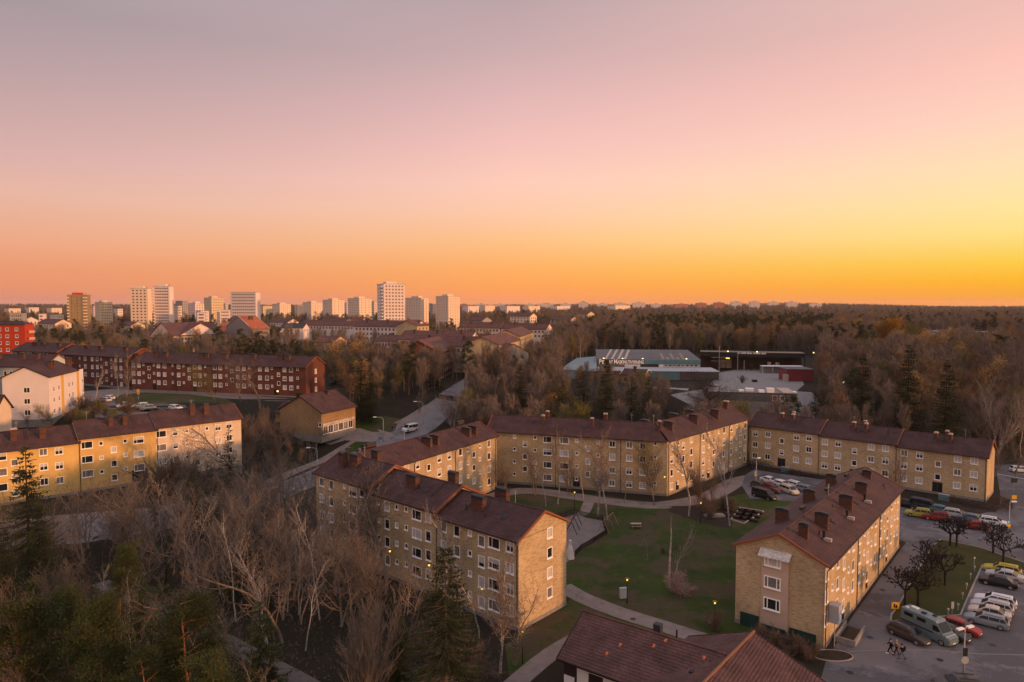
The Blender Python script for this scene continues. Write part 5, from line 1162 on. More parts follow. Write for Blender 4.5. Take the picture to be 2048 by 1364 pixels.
for (px, py, k, c, a, lb) in ((247,815,'hatch','white',-95,'white hatchback alone in the car park by the red brick block'),(208,804,'estate','silver',160,'silver car furthest left in the car park by the red brick block'),(216,800,'hatch','white',165,'white car half hidden by the bush, left end of that car park'),(280,816,'estate','white',-160,'white estate left of the dark evergreen bush'),(296,820,'hatch','steel',-155,'grey-blue hatchback next to the dark evergreen bush'),(352,820,'estate','white',-30,'white car peeping out right of the dark evergreen bush'),(318,826,'sedan','dark_grey',-20,'dark grey car behind the cream house roof')):
    car(px, py, a, k, c, lb, group=g4, full=False)
v = car(820,863,-128,'van','white','white delivery van with red side lettering driving down the main road', group=None, name='delivery_van')
v['category'] = 'van'; MB().box(-2.0,-.4,.985,.995,1.0,1.55).build('red_marking', P_['red'], v); v.scale = (1,1,1.1)
# ------------------------------------------------------------------ lamps and signs
M_POST = mat('dark_green_post', (.02,.025,.022), .5)
def park_lamp(px, py, h, label, z=None):
    p = G(px, py); t = thing('lamp_post', (p[0], p[1], 0), 0, label, 'lamp post', 'lit courtyard lamps')
    MB().tube((0,0,0),(0,0,h-.45),.055,.04,8).tube((0,0,0),(0,0,.5),.09,.09,8).build('post', M_POST, t, smooth=True)
    lo = MB().tube((0,0,h-.40),(0,0,h-.14),.09,.14,10).build('lamp_globe', M_LAMP, t, smooth=True)
    MB().tube((0,0,h-.12),(0,0,h),.34,.05,12).build('lamp_hood', mat('brass_lamp_hood',(.30,.20,.05),.4), t, smooth=True); return t
park_lamp(1254,1206,3.5,'lit lamp post beside the grey cabinet on the lawn')
park_lamp(1429,1256,3.5,'lit lamp post on the lawn left of the right block')
park_lamp(1045,1327,4.0,'lit lamp post on the grass at the near gable corner')
park_lamp(1149,1018,3.6,'lit lamp post on the round lawn by the far block')
park_lamp(1401,1048,4.2,'lamp post at the bed beside the garden plot')
def wall_lamp(px, py, D, label):
    p = at(px, D); z = zat(py, D); t = thing('wall_lamp', (p[0], p[1], z), R(-40), label, 'lamp', 'lit wall lamps')
    MB().tube((0,0,-.15),(0,0,.12),.12,.16,8).build('lamp_glass', M_LAMP, t); MB().tube((0,0,.125),(0,0,.2),.22,.1,8).tube((0,0,.05),(0,.4,.1),.03,n=5).build('bracket', M_BLACK, t)
wall_lamp(963,1188,84.3,'lit wall lamp low on the nearest house, between bare birches'); wall_lamp(775,1110,95.2,'lit wall lamp on the stepped house behind the reddish tree'); wall_lamp(855,1139,89.8,'lit orange wall lamp beside the big spruce top'); wall_lamp(1333,957,138.2,'greenish lit wall lamp at the angle of the far block')
def road_lamp(px, py, h, arm, rz, label, name='street_lamp', double=False):
    p = G(px, py); z = terr(*p); t = thing(name, (p[0], p[1], z), R(rz), label, 'street lamp', 'street lamps')
    b = MB().tube((0,0,0),(0,0,h-.6),.09,.06,8)
    q = [(0,0,h-.6),(arm*.12,0,h-.25),(arm*.4,0,h-.05),(arm,0,h)]
    for s in ((1,-1) if double else (1,)):
        for a, c in zip(q[:-1], q[1:]): b.tube((a[0]*s,0,a[2]), (c[0]*s,0,c[2]), .05, .045, 6)
    b.build('pole', M_GREY, t, smooth=True)
    for s in ((1,-1) if double else (1,)): MB().box(min(arm*s,(arm+.9)*s),max(arm*s,(arm+.9)*s),-.17,.17,h-.06,h+.1).build('lamp_head', M_WHITE, t)
road_lamp(767,884,7.0,1.9,180,'street lamp with white head beside the shop forecourt'); road_lamp(635,955,7.0,1.6,180,'street lamp left of the stepped brick row'); road_lamp(846,850,7.0,1.8,180,'street lamp beyond the white delivery van')
road_lamp(1927,1345,5.0,.3,20,'street lamp with twin white heads over the lower car park','street_lamp',True)
road_lamp(2017,1078,6.5,.2,0,'street lamp with small white globe by the hedge corner'); road_lamp(1512,970,6.0,.3,30,'slim street lamp beside the courtyard car park'); road_lamp(1750,948,5.0,.4,160,'lamp with white head peeping over the right block ridge')
for (px, py, D) in ((673,747,None),(318,0,None)): pass
for k, (px, py, lb) in enumerate(((1690,765,'tiny lit lamp in the woods right of the yard'),(1778,646,'tiny lit lamp among the trees beyond the yellow tree'),(940,803,'small lit lamp by the road under the bare grove'),(553,783,'lit entrance lamp at the red brick block right end'),(673,747,'small lit lamp in the bare grove'))):
    D = [250,420,215,212,260][k]; p = at(px, D); z = zat(py, D); t = thing('lamp_post', (p[0], p[1], terr(*p)), 0, lb, 'lamp post', 'far lit lamps'); MB().tube((0,0,0),(0,0,z-terr(*p)-.2),.06,n=5).build('post', M_POST, t)
    MB().tube((0,0,z-terr(*p)-.2),(0,0,z-terr(*p)+.2),.28,n=6).build('lamp_globe', M_LAMPW, t)
def sign(px, py, h, label, plates, rz=0, name='road_sign'):
    p = G(px, py); t = thing(name, (p[0], p[1], terr(*p)), R(rz), label, 'sign'); MB().tube((0,0,0),(0,0,h),.035,n=6).build('post', M_GREY, t)
    for (shape, w, hh, z, m) in plates:
        if shape == 'rect': MB().box(-w/2,w/2,-.06,-.036,z-hh/2,z+hh/2).build('plate', m, t)
        else: MB().tube((0,-.07,z),(0,-.04,z),w/2,n=20).build('plate', m, t)
    return t
s_ = sign(2016,1080,3.4,'parking sign with blue over yellow plate at the hedge corner',[('rect',.6,.6,3.1,M_BLUE),('rect',.6,.5,2.5,M_YEL)])
text('P',.5,M_LET,s_,(-.16,-.065,2.92),(R(90),0,0),.004)
s_ = sign(1511,972,3.4,'blue parking sign over a yellow plate by the courtyard car park',[('rect',.6,.6,3.1,M_BLUE),('rect',.6,.45,2.5,M_YEL)]); text('P',.5,M_LET,s_,(-.16,-.065,2.92),(R(90),0,0),.004)
M_ORS = mat('orange_sign_face', (.70,.36,.03), .5)
s_ = sign(1790,1222,1.3,'low yellow warning sign with black figures beside the alley',[('rect',1.0,.9,.75,M_ORS)]); MB().box(-.22,-.05,-.075,-.062,.5,1.0).box(.02,.25,-.075,-.062,.45,.85).build('black_figures', M_BLACK, s_)
sign(2028,1001,1.2,'small yellow sign at the hedge end by the street',[('rect',1.0,.8,.7,M_ORS)])
sign(2027,985,3.0,'dark sign post by the far right street crossing',[('rect',1.4,.9,2.6,M_POST)])
sign(1904,1232,1.9,'grey ticket post on the pollard lawn edge',[('rect',.35,.9,1.45,M_GREY)],0,'ticket_post')
sign(1948,1140,2.0,'thin post on the pollard lawn',[('rect',.2,.2,1.9,M_WHITE)],0,'sign_post')
sign(1808,1082,1.6,'small square sign frame at the alley mouth',[('rect',.6,.5,1.1,M_GREY)],0,'road_sign')
sign(277,800,3.2,'orange and red round sign on the lawn by the red brick block',[('round',1.1,0,2.9,M_ORS),('rect',.8,.5,2.0,M_ORS)])
sign(761,893,2.6,'blue sign by the road junction',[('rect',1.1,.9,2.3,mat('dull_blue',(.10,.22,.30),.5))])
sign(1928,1362,3.0,'traffic sign post with round plate at the lower car park',[('rect',.5,.9,3.2,M_POST),('round',.8,0,2.3,M_GREY)])
# street light lamp with banner: blue-pink notice column at the block corner
p = G(1666,1296); t = thing('notice_box', (p[0], p[1], 0), R(50), 'grey cabinet on a post with blue and pink poster beside the block corner', 'notice box')
MB().tube((.5,.0,0),(.5,.0,3.3),.05,n=6).build('post', M_GREY, t); MB().box(-.15,1.2,-.55,.55,3.0,5.1).build('box', mat('cabinet_grey',(.33,.33,.36),.5), t); MB().box(-.1,1.15,-.575,-.553,3.1,4.3).build('poster', M_BLUE, t); MB().box(.1,.6,-.59,-.578,3.5,4.0).build('poster_motif', mat('poster_pink',(.6,.25,.35),.5), t)
# ramp / cellar steps
p = G(1683,1283); t = thing('cellar_ramp', (p[0], p[1], 0), R(50), 'low walled cellar ramp beside the alley, dark inside', 'ramp')
MB().box(-.5,4.6,-1.6,-1.4,0,.7).box(-.5,-.3,-1.395,.5,0,.7).box(-.5,4.6,.5,.7,0,.7).build('wall', M_CONC, t); MB().poly([(-.29,-1.39,.03),(4.6,-1.39,.06),(4.6,.49,.06),(-.29,.49,.03)]).build('dark_floor', M_BLACK, t)
# grey cabinet, bench, covered thing
p = G(1246,1196); t = thing('utility_cabinet', (p[0], p[1], 0), R(12), 'pale grey cabinet standing on the lawn by a lit lamp post', 'cabinet'); MB().box(-.45,.45,-.2,.2,0,1.35).build('body', mat('pale_cabinet',(.40,.43,.46),.5), t); MB().box(-.5,.5,-.25,.25,1.353,1.43).build('lid', M_GREY, t)
p = G(1272,1055); t = thing('picnic_table', (p[0], p[1], 0), R(0), 'picnic table with pale top on the courtyard lawn', 'table')
m_ = MB(); [m_.box(-.95,.95,-.35+.24*k,-.13+.24*k,.72,.77) for k in range(3)]; m_.build('table_top', M_LEAD, t)
for s in (-1,1): MB().box(-.95,.95,s*.75-.14,s*.75+.14,.42,.46).build('bench', M_WOODP, t)
for s in (-1,1): MB().beam((s*.7,-.7,0),(s*.7,-.15,.72),.08,.1).beam((s*.7,.7,0),(s*.7,.15,.72),.08,.1).beam((s*.7,-.8,.38),(s*.7,.8,.38),.06,.08).build('leg_frame', M_WOODP, t)
p = G(1140,1116); t = thing('covered_object', (p[0], p[1], 0), R(20), 'white cloth-like cover draped over something at the playground edge', 'cover')
import bmesh
bm = bmesh.new(); bmesh.ops.create_cone(bm, segments=14, radius1=.75, radius2=.18, depth=2.9, cap_ends=True); bmesh.ops.subdivide_edges(bm, edges=bm.edges[:], cuts=3, use_grid_fill=True)
for v_ in bm.verts: 
    n_ = noise.noise(v_.co*1.7+Vector((3,1,2)))*.22; v_.co += Vector((v_.co.x, v_.co.y, 0)).normalized()*n_ if Vector((v_.co.x,v_.co.y,0)).length > .01 else Vector((0,0,0)); v_.co.z += 1.45
me = bpy.data.meshes.new('cloth'); bm.to_mesh(me); bm.free(); me.materials.append(mat('off_white_cloth', (.62,.55,.52), .9)); link('cloth', me, t)
# ------------------------------------------------------------------ playground
def swing(pxa, pya, pxb, pyb, h, label, m, seats=2):
    a, b = G(pxa, pya), G(pxb, pyb); an = math.atan2(b[1]-a[1], b[0]-a[0]); l_ = math.dist(a, b)
    t = thing('swing_frame', (a[0], a[1], 0), an, label, 'swing frame'); MB().tube((0,0,h),(l_,0,h),.07,n=8).build('crossbar', m, t)
    for x in (0, l_) if l_ < 4 else (0, l_/2, l_):
        for s in (-1, 1): MB().tube((x,s*1.1,0),(x,0,h),.06,n=8).build('leg', m, t)
    for k in range(seats):
        x = l_*(k+.5)/seats; o = MB().box(x-.25,x+.25,-.1,.1,.5,.54).build('swing_seat', M_BLACK, t); MB().tube((x-.22,0,.54),(x-.22,0,h),.012,n=4).tube((x+.22,0,.54),(x+.22,0,h),.012,n=4).build('chain', M_BLACK, o)
swing(1142,1069,1152,1050,2.4,'dark A-frame swing at the back of the playground',M_BLACK,1)
swing(1207,1066,1226,1050,2.3,'weathered timber swing frame at the right edge of the playground',M_WOODP,2)
def picket(pts, h, label, m, name='low_fence', step=.14):
    P = [G(*p) for p in pts]; t = thing(name, (*P[0], 0), 0, label, 'fence'); o0 = Vector(P[0])
    g = MB(); r_ = MB(); po = MB()
    for a, b in zip(P[:-1], P[1:]):
        a = Vector(a)-o0; b = Vector(b)-o0; n = max(1, int((b-a).length/step)); d = (b-a)/n
        for k in range(n): q = a+d*k; g.box(q.x-.03,q.x+.03,q.y-.012,q.y+.012,.05,h)
        for z in (.2, h-.12): r_.beam((a.x,a.y,z),(b.x,b.y,z),.03,.06)
        for q in (a, b): MB().box(q.x-.05,q.x+.05,q.y-.05,q.y+.05,0,h+.05).build('post', m, t)
    stuff(g.build('pickets', m, t)); r_.build('rail', m, t)
picket([(1160,1031),(1205,1040),(1213,1068),(1187,1085),(1162,1100),(1150,1112)], .9, 'dark low picket fence round the playground', mat('dark_fence_wood',(.05,.04,.035),.9))
# sandbox and hedge stones; garden plot
p0, p1, p2, p3 = G(1480,1016), G(1527,1024), G(1488,1048), G(1462,1040)
t = thing('garden_plot', (*p0, 0), 0, 'timber-edged vegetable plot with dark raised beds on the lawn', 'garden plot')
Q = [Vector(p)-Vector(p0) for p in (p0,p1,p2,p3)]
MB().poly([(q.x,q.y,.03) for q in Q][::-1]).build('soil', mat('plot_soil',(.09,.06,.05),.95,.4,2), t)
for i in range(4): a, b = Q[i], Q[(i+1)%4]; MB().beam((a.x,a.y,.12),(b.x,b.y,.12),.16,.24).build('edge_board', M_LEAD, t)
e1, e2 = Q[1]-Q[0], Q[3]-Q[0]; an = math.atan2(e1.y, e1.x)
for i in range(3):
    for j in range(3):
        c = Q[0]+(Q[1]-Q[0])*(.18+.31*i)*(1-.0*j)+(Q[3]-Q[0])*(.2+.3*j)
        o = MB().box(-1.0,1.0,-.5,.5,.0,.38).build('raised_bed', M_SOIL, t, (c.x, c.y, .04)); o.rotation_euler = (0,0,an)
p = G(1429,1033); t = thing('sandbox', (p[0], p[1], 0), R(4), 'pale flat boulder-like sandbox cover in the shaded bed', 'sandbox cover'); MB().box(-1.9,1.9,-.7,.7,.0,.35).box(-1.6,1.6,-.5,.5,.353,.5).build('cover', M_CONC, t); MB().box(2.1,2.7,-.4,.4,0,.7).build('small_box', M_BLACK, t)
# hedges
def leafy(mb, c, r, n, size, rg, flat=1.0):
    for _ in range(n):
        th = rg.random()*6.283; ph = math.acos(rg.uniform(-.3,1)); rr_ = r*(.55+.45*rg.random())
        p = Vector((c[0]+rr_*math.sin(ph)*math.cos(th), c[1]+rr_*math.sin(ph)*math.sin(th), c[2]+rr_*math.cos(ph)*flat)); a = Vector((rg.gauss(0,1),rg.gauss(0,1),rg.gauss(0,1))).normalized()*size; b = a.orthogonal().normalized()*size*.5
        mb.tri(tuple(p-b), tuple(p+b), tuple(p+a))
def hedge(pts, h, w, label, m, dens=260, name='hedge'):
    P = [G(*p) for p in pts]; t = thing(name, (*P[0], 0), 0, label, 'hedge'); g = MB(); rg = random.Random(len(label)); tw_ = MB()
    for a, b in zip(P[:-1], P[1:]):
        a = Vector(a)-Vector(P[0]); b = Vector(b)-Vector(P[0]); l_ = (b-a).length; n = int(l_/.5)
        for k in range(n):
            q = a+(b-a)*(k/n); leafy(g, (q.x+rg.uniform(-.2,.2), q.y+rg.uniform(-.2,.2), h*.45), w*.75, dens//3, .16, rg, h/w*.7)
            tw_.tube((q.x,q.y,0),(q.x+rg.uniform(-.3,.3),q.y+rg.uniform(-.3,.3),h*.7),.02,.01,3)
    g.build('foliage', m, t); tw_.build('stems', M_WOODP, t)
M_HEDGE = mat('bare_hedge_twigs', (.075,.048,.04), .9, .4, 3); M_EVG = mat('dark_evergreen', (.018,.028,.016), .9, .4, 3)
hedge([(1893,1000),(1940,1012),(1985,1020),(2012,1022)], 1.2, 1.3, 'clipped brown hedge along the right stepped house', M_HEDGE)
hedge([(2012,1022),(2016,1008),(1995,1000)], 1.1, 1.3, 'short hedge turning round the gable corner at the far right', M_HEDGE)
hedge([(1572,945),(1610,952),(1648,958)], 1.0, 1.2, 'low brown hedge at the foot of the left stepped house', M_HEDGE)
hedge([(1500,935),(1520,937),(1540,940)], 2.2, 2.8, 'dark evergreen shrubs at the left stepped house entrance', M_EVG, 330)
hedge([(290,820),(310,822),(335,824)], 3.2, 5.0, 'broad dark evergreen bush between parked cars and cream house', M_EVG, 800)
hedge([(1100,1038),(1130,1034),(1158,1026)], 1.0, 1.6, 'low dark bushes round the round lawn', M_HEDGE)
# bollards along the parking kerb, entrance canopies, benches
for k, (px, py) in enumerate(((1949,1145),(1941,1160),(1933,1180),(1925,1200),(1916,1222),(1896,1232),(1807,1238))):
    p = G(px, py); tag(MB().tube((0,0,0),(0,0,.7),.05,n=8).tube((0,0,.7),(0,0,.95),.13,.13,8).build('heater_post', M_GREY, None, (p[0], p[1], .05)), 'engine heater socket post at the kerb before the parked cars', 'post', 'socket posts along the parking kerb')
for k, (px, py, lb) in enumerate(((1572,944,'green recycling box by the left stepped house door'),(1888,1000,'pale green box beside the right stepped house door'))):
    p = G(px, py); t = thing('storage_box', (p[0], p[1], 0), R(-42), lb, 'box'); MB().box(-.9,.9,-.6,.0,0,1.2).build('body', M_TEAL, t); MB().box(-.95,.95,-.65,.02,1.203,1.28).build('lid', M_GREY, t)
# ------------------------------------------------------------------ people
M_SKIN = mat('skin', (.45,.28,.2), .6); M_HAIRD = mat('dark_hair', (.02,.015,.012), .8); M_HAIRG = mat('grey_hair', (.35,.28,.25), .8)
def skin_obj(name, verts, edges, radii, m, parent, sub=1):
    me = bpy.data.meshes.new(name); me.from_pydata(verts, edges, []); me.materials.append(m); o = link(name, me, parent)
    md = o.modifiers.new('skin', 'SKIN'); 
    for i, r_ in enumerate(radii): me.skin_vertices[0].data[i].radius = (r_, r_)
    me.skin_vertices[0].data[0].use_root = True; md.use_smooth_shade = True
    s = o.modifiers.new('sub', 'SUBSURF'); s.levels = sub; s.render_levels = sub; return o
def person(px, py, face, label, jacket, legs_m, hair, stride=.32, shoe=None, bag=False, h=1.75, arm=.2):
    p = G(px, py); t = thing('person', (p[0], p[1], terr(*p)+.012), R(face), label, 'person'); k = h/1.75
    hip = [(0,0,.93),(0,0,1.08),(0,0,1.25),(.02,0,1.42),(.04,0,1.50),(.06,0,1.60),(.07,0,1.68)]
    V = list(hip); E_ = [(0,1),(1,2),(2,3),(3,4),(4,5),(5,6)]; Rr = [.12,.11,.13,.13,.055,.09,.08]
    legs = []
    for s in (1,-1):
        i = len(V); V += [(0,s*.09,.90),(stride*.45*s+.05,s*.10,.50),(stride*s-.04,s*.10,.10),(stride*s+.10,s*.11,.04)]; E_ += [(0,i),(i,i+1),(i+1,i+2),(i+2,i+3)]; Rr += [.085,.062,.045,.04]; legs.append(i)
    arms = []
    for s in (1,-1):
        i = len(V); V += [(.02,s*.19,1.40),(-s*arm*.5,s*.24,1.14),(-s*arm+.08,s*.23,.90)]; E_ += [(3,i),(i,i+1),(i+1,i+2)]; Rr += [.06,.042,.032]
        q = len(V)
        V += [(-s*arm+.11,s*.23,.82)]; E_ += [(i+2,q)]; Rr += [.028]
        for fz, fy in ((-.07,.02),(-.08,.005),(-.075,-.012),(-.06,-.028)):
            V.append((-s*arm+.12+.02, s*.23+fy, .82+fz)); E_.append((q, len(V)-1)); Rr.append(.009)
        V.append((-s*arm+.17, s*.23, .80)); E_.append((q, len(V)-1)); Rr.append(.01)
        arms.append(i)
    V = [(a*k,b*k,c*k) for a,b,c in V]; skin_obj('body', V, E_, [r*k for r in Rr], M_SKIN, t)
    # nose, face
    MB().tube((.155*k,0,1.64*k),(.185*k,0,1.625*k),.014,.01,5).build('nose', M_SKIN, t)
    jv = [V[0],V[1],V[2],V[3]]+[V[a+d] for a in arms for d in (0,1,2)]; je = [(0,1),(1,2),(2,3),(3,4),(4,5),(5,6),(3,7),(7,8),(8,9)]
    skin_obj('jacket', jv, je, [.16*k,.165*k,.17*k,.155*k]+[.08*k,.065*k,.052*k]*2, jacket, t)
    tv = [V[0]]+[V[a+d] for a in legs for d in (0,1,2)]; te = [(0,1),(1,2),(2,3),(0,4),(4,5),(5,6)]
    skin_obj('trousers', tv, te, [.14*k]+[.105*k,.08*k,.065*k]*2, legs_m, t)
    for a in legs:
        q = V[a+2]; MB().box(q[0]-.08,q[0]+.2,q[1]-.05,q[1]+.05,0,.09).build('shoe', shoe or M_BLACK, t)
    hb = MB(); hb.tube((.03*k,0,1.63*k),(.05*k,0,1.74*k),.112*k,.10*k,10).tube((.05*k,0,1.74*k),(.055*k,0,1.785*k),.10*k,.05*k,10); hb.build('hair', hair, t, smooth=True)
    if bag: MB().box(-.32,-.14,-.15,.15,1.05,1.5).build('backpack', M_BLACK, t)
    return t
person(1781,1307,160,'person in black walking with one arm raised, leftmost of the three walkers',mat('black_cloth',(.012,.012,.014),.9),mat('black_cloth',(.012,.012,.014),.9),M_HAIRD,.34,M_WHITE,arm=.3)
person(1793,1310,165,'person in a tan jacket walking between two others, pale hair',mat('tan_jacket',(.22,.15,.11),.9),mat('dark_trousers',(.03,.02,.025),.9),M_HAIRG,.28)
person(1804,1318,158,'person in dark jacket and blue jeans, rightmost of the three walkers',mat('black_cloth',(.012,.012,.014),.9),mat('blue_jeans',(.07,.12,.18),.9),M_HAIRD,.36,bag=True)
person(785,861,-20,'person in dark clothes walking on the footway near the shop lawn',mat('black_cloth',(.012,.012,.014),.9),mat('black_cloth',(.012,.012,.014),.9),M_HAIRD,.2)
# manhole covers and drains in the paving
for k, (px, py) in enumerate(((1740,1275),(1880,1320),(1765,1180),(1700,1345),(1830,1100),(1960,1080),(1560,985),(1600,1010),(1985,1290),(1266,1238))):
    p = G(px, py); t = MB().tube((p[0],p[1],.0),(p[0],p[1],.035),.36,n=16).build('manhole_cover', M_BLACK if k % 2 else M_ZINC); tag(t, 'round iron manhole cover set in the paving', 'manhole cover', 'manhole covers in the paving')
# road markings: kerb line and crossing at the far right
def strip(pts, w, name='road_marking', dz=.03):
    P = [G(*p) for p in pts]; m_ = MB()
    for a, b in zip(P[:-1], P[1:]):
        d = (Vector(b)-Vector(a)).normalized(); n_ = Vector((-d.y,d.x))*w/2
        m_.quad((a[0]-n_.x,a[1]-n_.y,terr(*a)+dz),(b[0]-n_.x,b[1]-n_.y,terr(*b)+dz),(b[0]+n_.x,b[1]+n_.y,terr(*b)+dz),(a[0]+n_.x,a[1]+n_.y,terr(*a)+dz))
    return struct(m_.build(name, M_LINE))
strip([(1700,1303),(1720,1302),(1740,1301),(1760,1301),(1800,1300),(1850,1300),(1900,1303),(1960,1308),(2048,1310)], .14, 'gutter_line', .02).data.materials[0] = M_CONC
strip([(1994,948),(2048,958)], .5)
# ------------------------------------------------------------------ trees
M_BARK = mat('grey_brown_bark', (.20,.155,.125), .9, .4, 3.0); M_TWIG = mat('brown_twigs', (.165,.118,.092), .9, .35, .5, world=True); M_TWIGG = mat('grey_twigs', (.18,.135,.11), .9, .35, .5, world=True)
M_BIRCH = mat('birch_bark', (.55,.48,.44), .8, .75, 4.0, (.09,.07,.06)); M_BTWIG = mat('birch_twigs', (.15,.085,.06), .9, .35, .5, world=True)
M_DARKB = mat('dark_bark', (.035,.028,.027), .9, .4, 3.0); M_PBARK = mat('pine_bark', (.26,.12,.06), .9, .4, 3.0)
M_SPR = mat('spruce_needles', (.022,.030,.014), .9, .5, .9, (.045,.048,.015)); M_PINE = mat('pine_needles', (.075,.085,.028), .9, .5, .8, (.035,.048,.02)); M_BUD = mat('yellow_green_buds', (.24,.20,.045), .9, .4, .6, (.15,.13,.04)); M_BUDO = mat('sun_brightened_catkins', (.62,.38,.06), .9, .4, .6, (.28,.14,.04))  # M_BUDO: catkin colour brightened to carry orange sunlight on the crowns
M_OLIVE = mat('olive_twigs', (.11,.10,.035), .9, .4, .5, (.08,.06,.04)); M_PINKB = mat('pink_blossom', (.42,.27,.25), .9, .3, 2)
def segs_mesh(name, segs, m, sides=3):
    """tapering tubes (sides) or, for sides=2, ribbon twigs, for many segments at once"""
    A = np.array([s[0] for s in segs], float); B = np.array([s[1] for s in segs], float); r0 = np.array([s[2] for s in segs]); r1 = np.array([s[3] for s in segs])
    d = B-A; ln = np.linalg.norm(d, axis=1, keepdims=True)+1e-9; d /= ln
    ref = np.where(np.abs(d[:, 2:3]) < .9, np.array([[0,0,1.]]), np.array([[1.,0,0]])); u = np.cross(d, ref); u /= np.linalg.norm(u, axis=1, keepdims=True)+1e-9; w = np.cross(d, u)
    if sides == 2:
        rg = np.random.RandomState(len(segs)); an = rg.rand(len(segs), 1)*6.28; q = u*np.cos(an)+w*np.sin(an)
        V = np.stack([A-q*r0[:,None], A+q*r0[:,None], B+q*r1[:,None], B-q*r1[:,None]], 1).reshape(-1, 3); nF = len(segs); FV = np.arange(nF*4); sz = 4
        starts = np.arange(nF)*4; tot = np.full(nF, 4)
    else:
        k = sides; rings = []
        for P, r in ((A, r0), (B, r1)):
            for j in range(k): a = 2*math.pi*j/k; rings.append(P+(u*math.cos(a)+w*math.sin(a))*r[:, None])
        V = np.stack(rings, 1).reshape(-1, 3); base = np.arange(len(segs))[:, None]*2*k
        fs = [np.concatenate([base+j, base+(j+1)%k, base+k+(j+1)%k, base+k+j], 1) for j in range(k)]
        FV = np.stack(fs, 1).reshape(-1); nF = len(segs)*k; starts = np.arange(nF)*4; tot = np.full(nF, 4)
    me = bpy.data.meshes.new(name); me.vertices.add(len(V)); me.vertices.foreach_set('co', V.astype(np.float32).ravel()); me.loops.add(len(FV)); me.loops.foreach_set('vertex_index', FV.astype(np.int32))
    me.polygons.add(nF); me.polygons.foreach_set('loop_start', starts.astype(np.int32)); me.polygons.foreach_set('loop_total', tot.astype(np.int32)); me.materials.append(m)
    if sides > 2: me.polygons.foreach_set('use_smooth', np.ones(nF, bool))
    me.update(calc_edges=True); return me
def tris_mesh(name, T, m):
    V = np.array(T, float).reshape(-1, 3); nF = len(V)//3
    me = bpy.data.meshes.new(name); me.vertices.add(len(V)); me.vertices.foreach_set('co', V.astype(np.float32).ravel()); me.loops.add(len(V)); me.loops.foreach_set('vertex_index', np.arange(len(V)).astype(np.int32))
    me.polygons.add(nF); me.polygons.foreach_set('loop_start', (np.arange(nF)*3).astype(np.int32)); me.polygons.foreach_set('loop_total', np.full(nF, 3, np.int32)); me.materials.append(m); me.update(calc_edges=True); return me
def rdir(rg, d, ang):
    d = Vector(d); a = d.orthogonal().normalized(); b = d.cross(a); t = rg.random()*6.283; return (d*math.cos(ang)+(a*math.cos(t)+b*math.sin(t))*math.sin(ang)).normalized()
def bare(seed, h, r0=.2, nst=1, start=.3, lean=.05, ang=(30,55), ratio=.5, kids=(3.0,2.6,3.0,2.2), up=.12, wig=.10, levels=4, droop=0.0, twig=.011, nseg=(9,5,4,3,2), forkw=0.0):
    """returns (trunk segs, branch segs, twig segs, tips)"""
    rg = random.Random(seed); T, B, X, tips = [], [], [], []
    def grow(p, d, L_, r, lv):
        n = nseg[lv]; step = L_/n; pr = p
        for i in range(n):
            g = up if lv < 3 else up-droop
            d = (d+Vector((rg.gauss(0,wig),rg.gauss(0,wig),rg.gauss(0,wig)+g*(1 if lv else .3)))).normalized(); q = pr+d*step
            ra = r*(1-.75*i/n); rb = r*(1-.75*(i+1)/n)
            (T if lv == 0 else B if lv < levels-1 else X).append((tuple(pr), tuple(q), max(ra,twig), max(rb,twig*.7)))
            fr = (i+1)/n
            if lv < levels and (lv > 0 or fr > start) and not (lv == levels-1 and False):
                m = kids[lv]; k = int(m)+(rg.random() < m-int(m))
                for _ in range(k):
                    a = R(rg.uniform(*ang)); L2 = L_*ratio*(1.15-.65*fr if lv == 0 else 1-.4*fr)*rg.uniform(.7,1.2)
                    if lv+1 < levels+0: grow(q-d*step*rg.random()*.6, rdir(rg, d, a), L2, rb*.62 if lv else min(rb*.6,.09), lv+1)
                    else: tips.append(tuple(q))
            pr = q
    for s in range(nst):
        d0 = rdir(rg, (0,0,1), lean if nst == 1 else rg.uniform(.08,.32)); grow(Vector((rg.uniform(-.15,.15)*(nst>1), rg.uniform(-.15,.15)*(nst>1), -.3)), d0, h*(1 if s == 0 else rg.uniform(.8,1)), r0*(1 if s == 0 else .8), 0)
    return T, B, X, tips
PROTO = {}
def proto(key, name, meshes):
    PROTO[key] = (name, meshes)   # meshes: list of (part name, mesh)
def add_bare(key, name, bark, twigm, **kw):
    T, B, X, tips = bare(**kw)
    import itertools
    br = segs_mesh('branches', B, twigm if kw.get('far') else bark, 3) if B else None
    # one crown mesh: branches + twigs joined
    tw_ = segs_mesh('crown', X, twigm, 2)
    proto(key, name, [('trunk', segs_mesh('trunk', T, bark, 6)), ('limbs', br), ('crown', tw_)])
    return T, B, X, tips
def add_leaves(key, tips, m, n, size, rg, spread=.35):
    T = []
    for _ in range(n):
        p = Vector(rg.choice(tips))+Vector((rg.gauss(0,spread),rg.gauss(0,spread),rg.gauss(0,spread))); a = Vector((rg.gauss(0,1),rg.gauss(0,1),rg.gauss(0,1))).normalized()*size; b = a.orthogonal().normalized()*size*.45
        T += [tuple(p-b), tuple(p+b), tuple(p+a)]
    n_, ms = PROTO[key]; ms.append(('buds', tris_mesh('buds', T, m)))
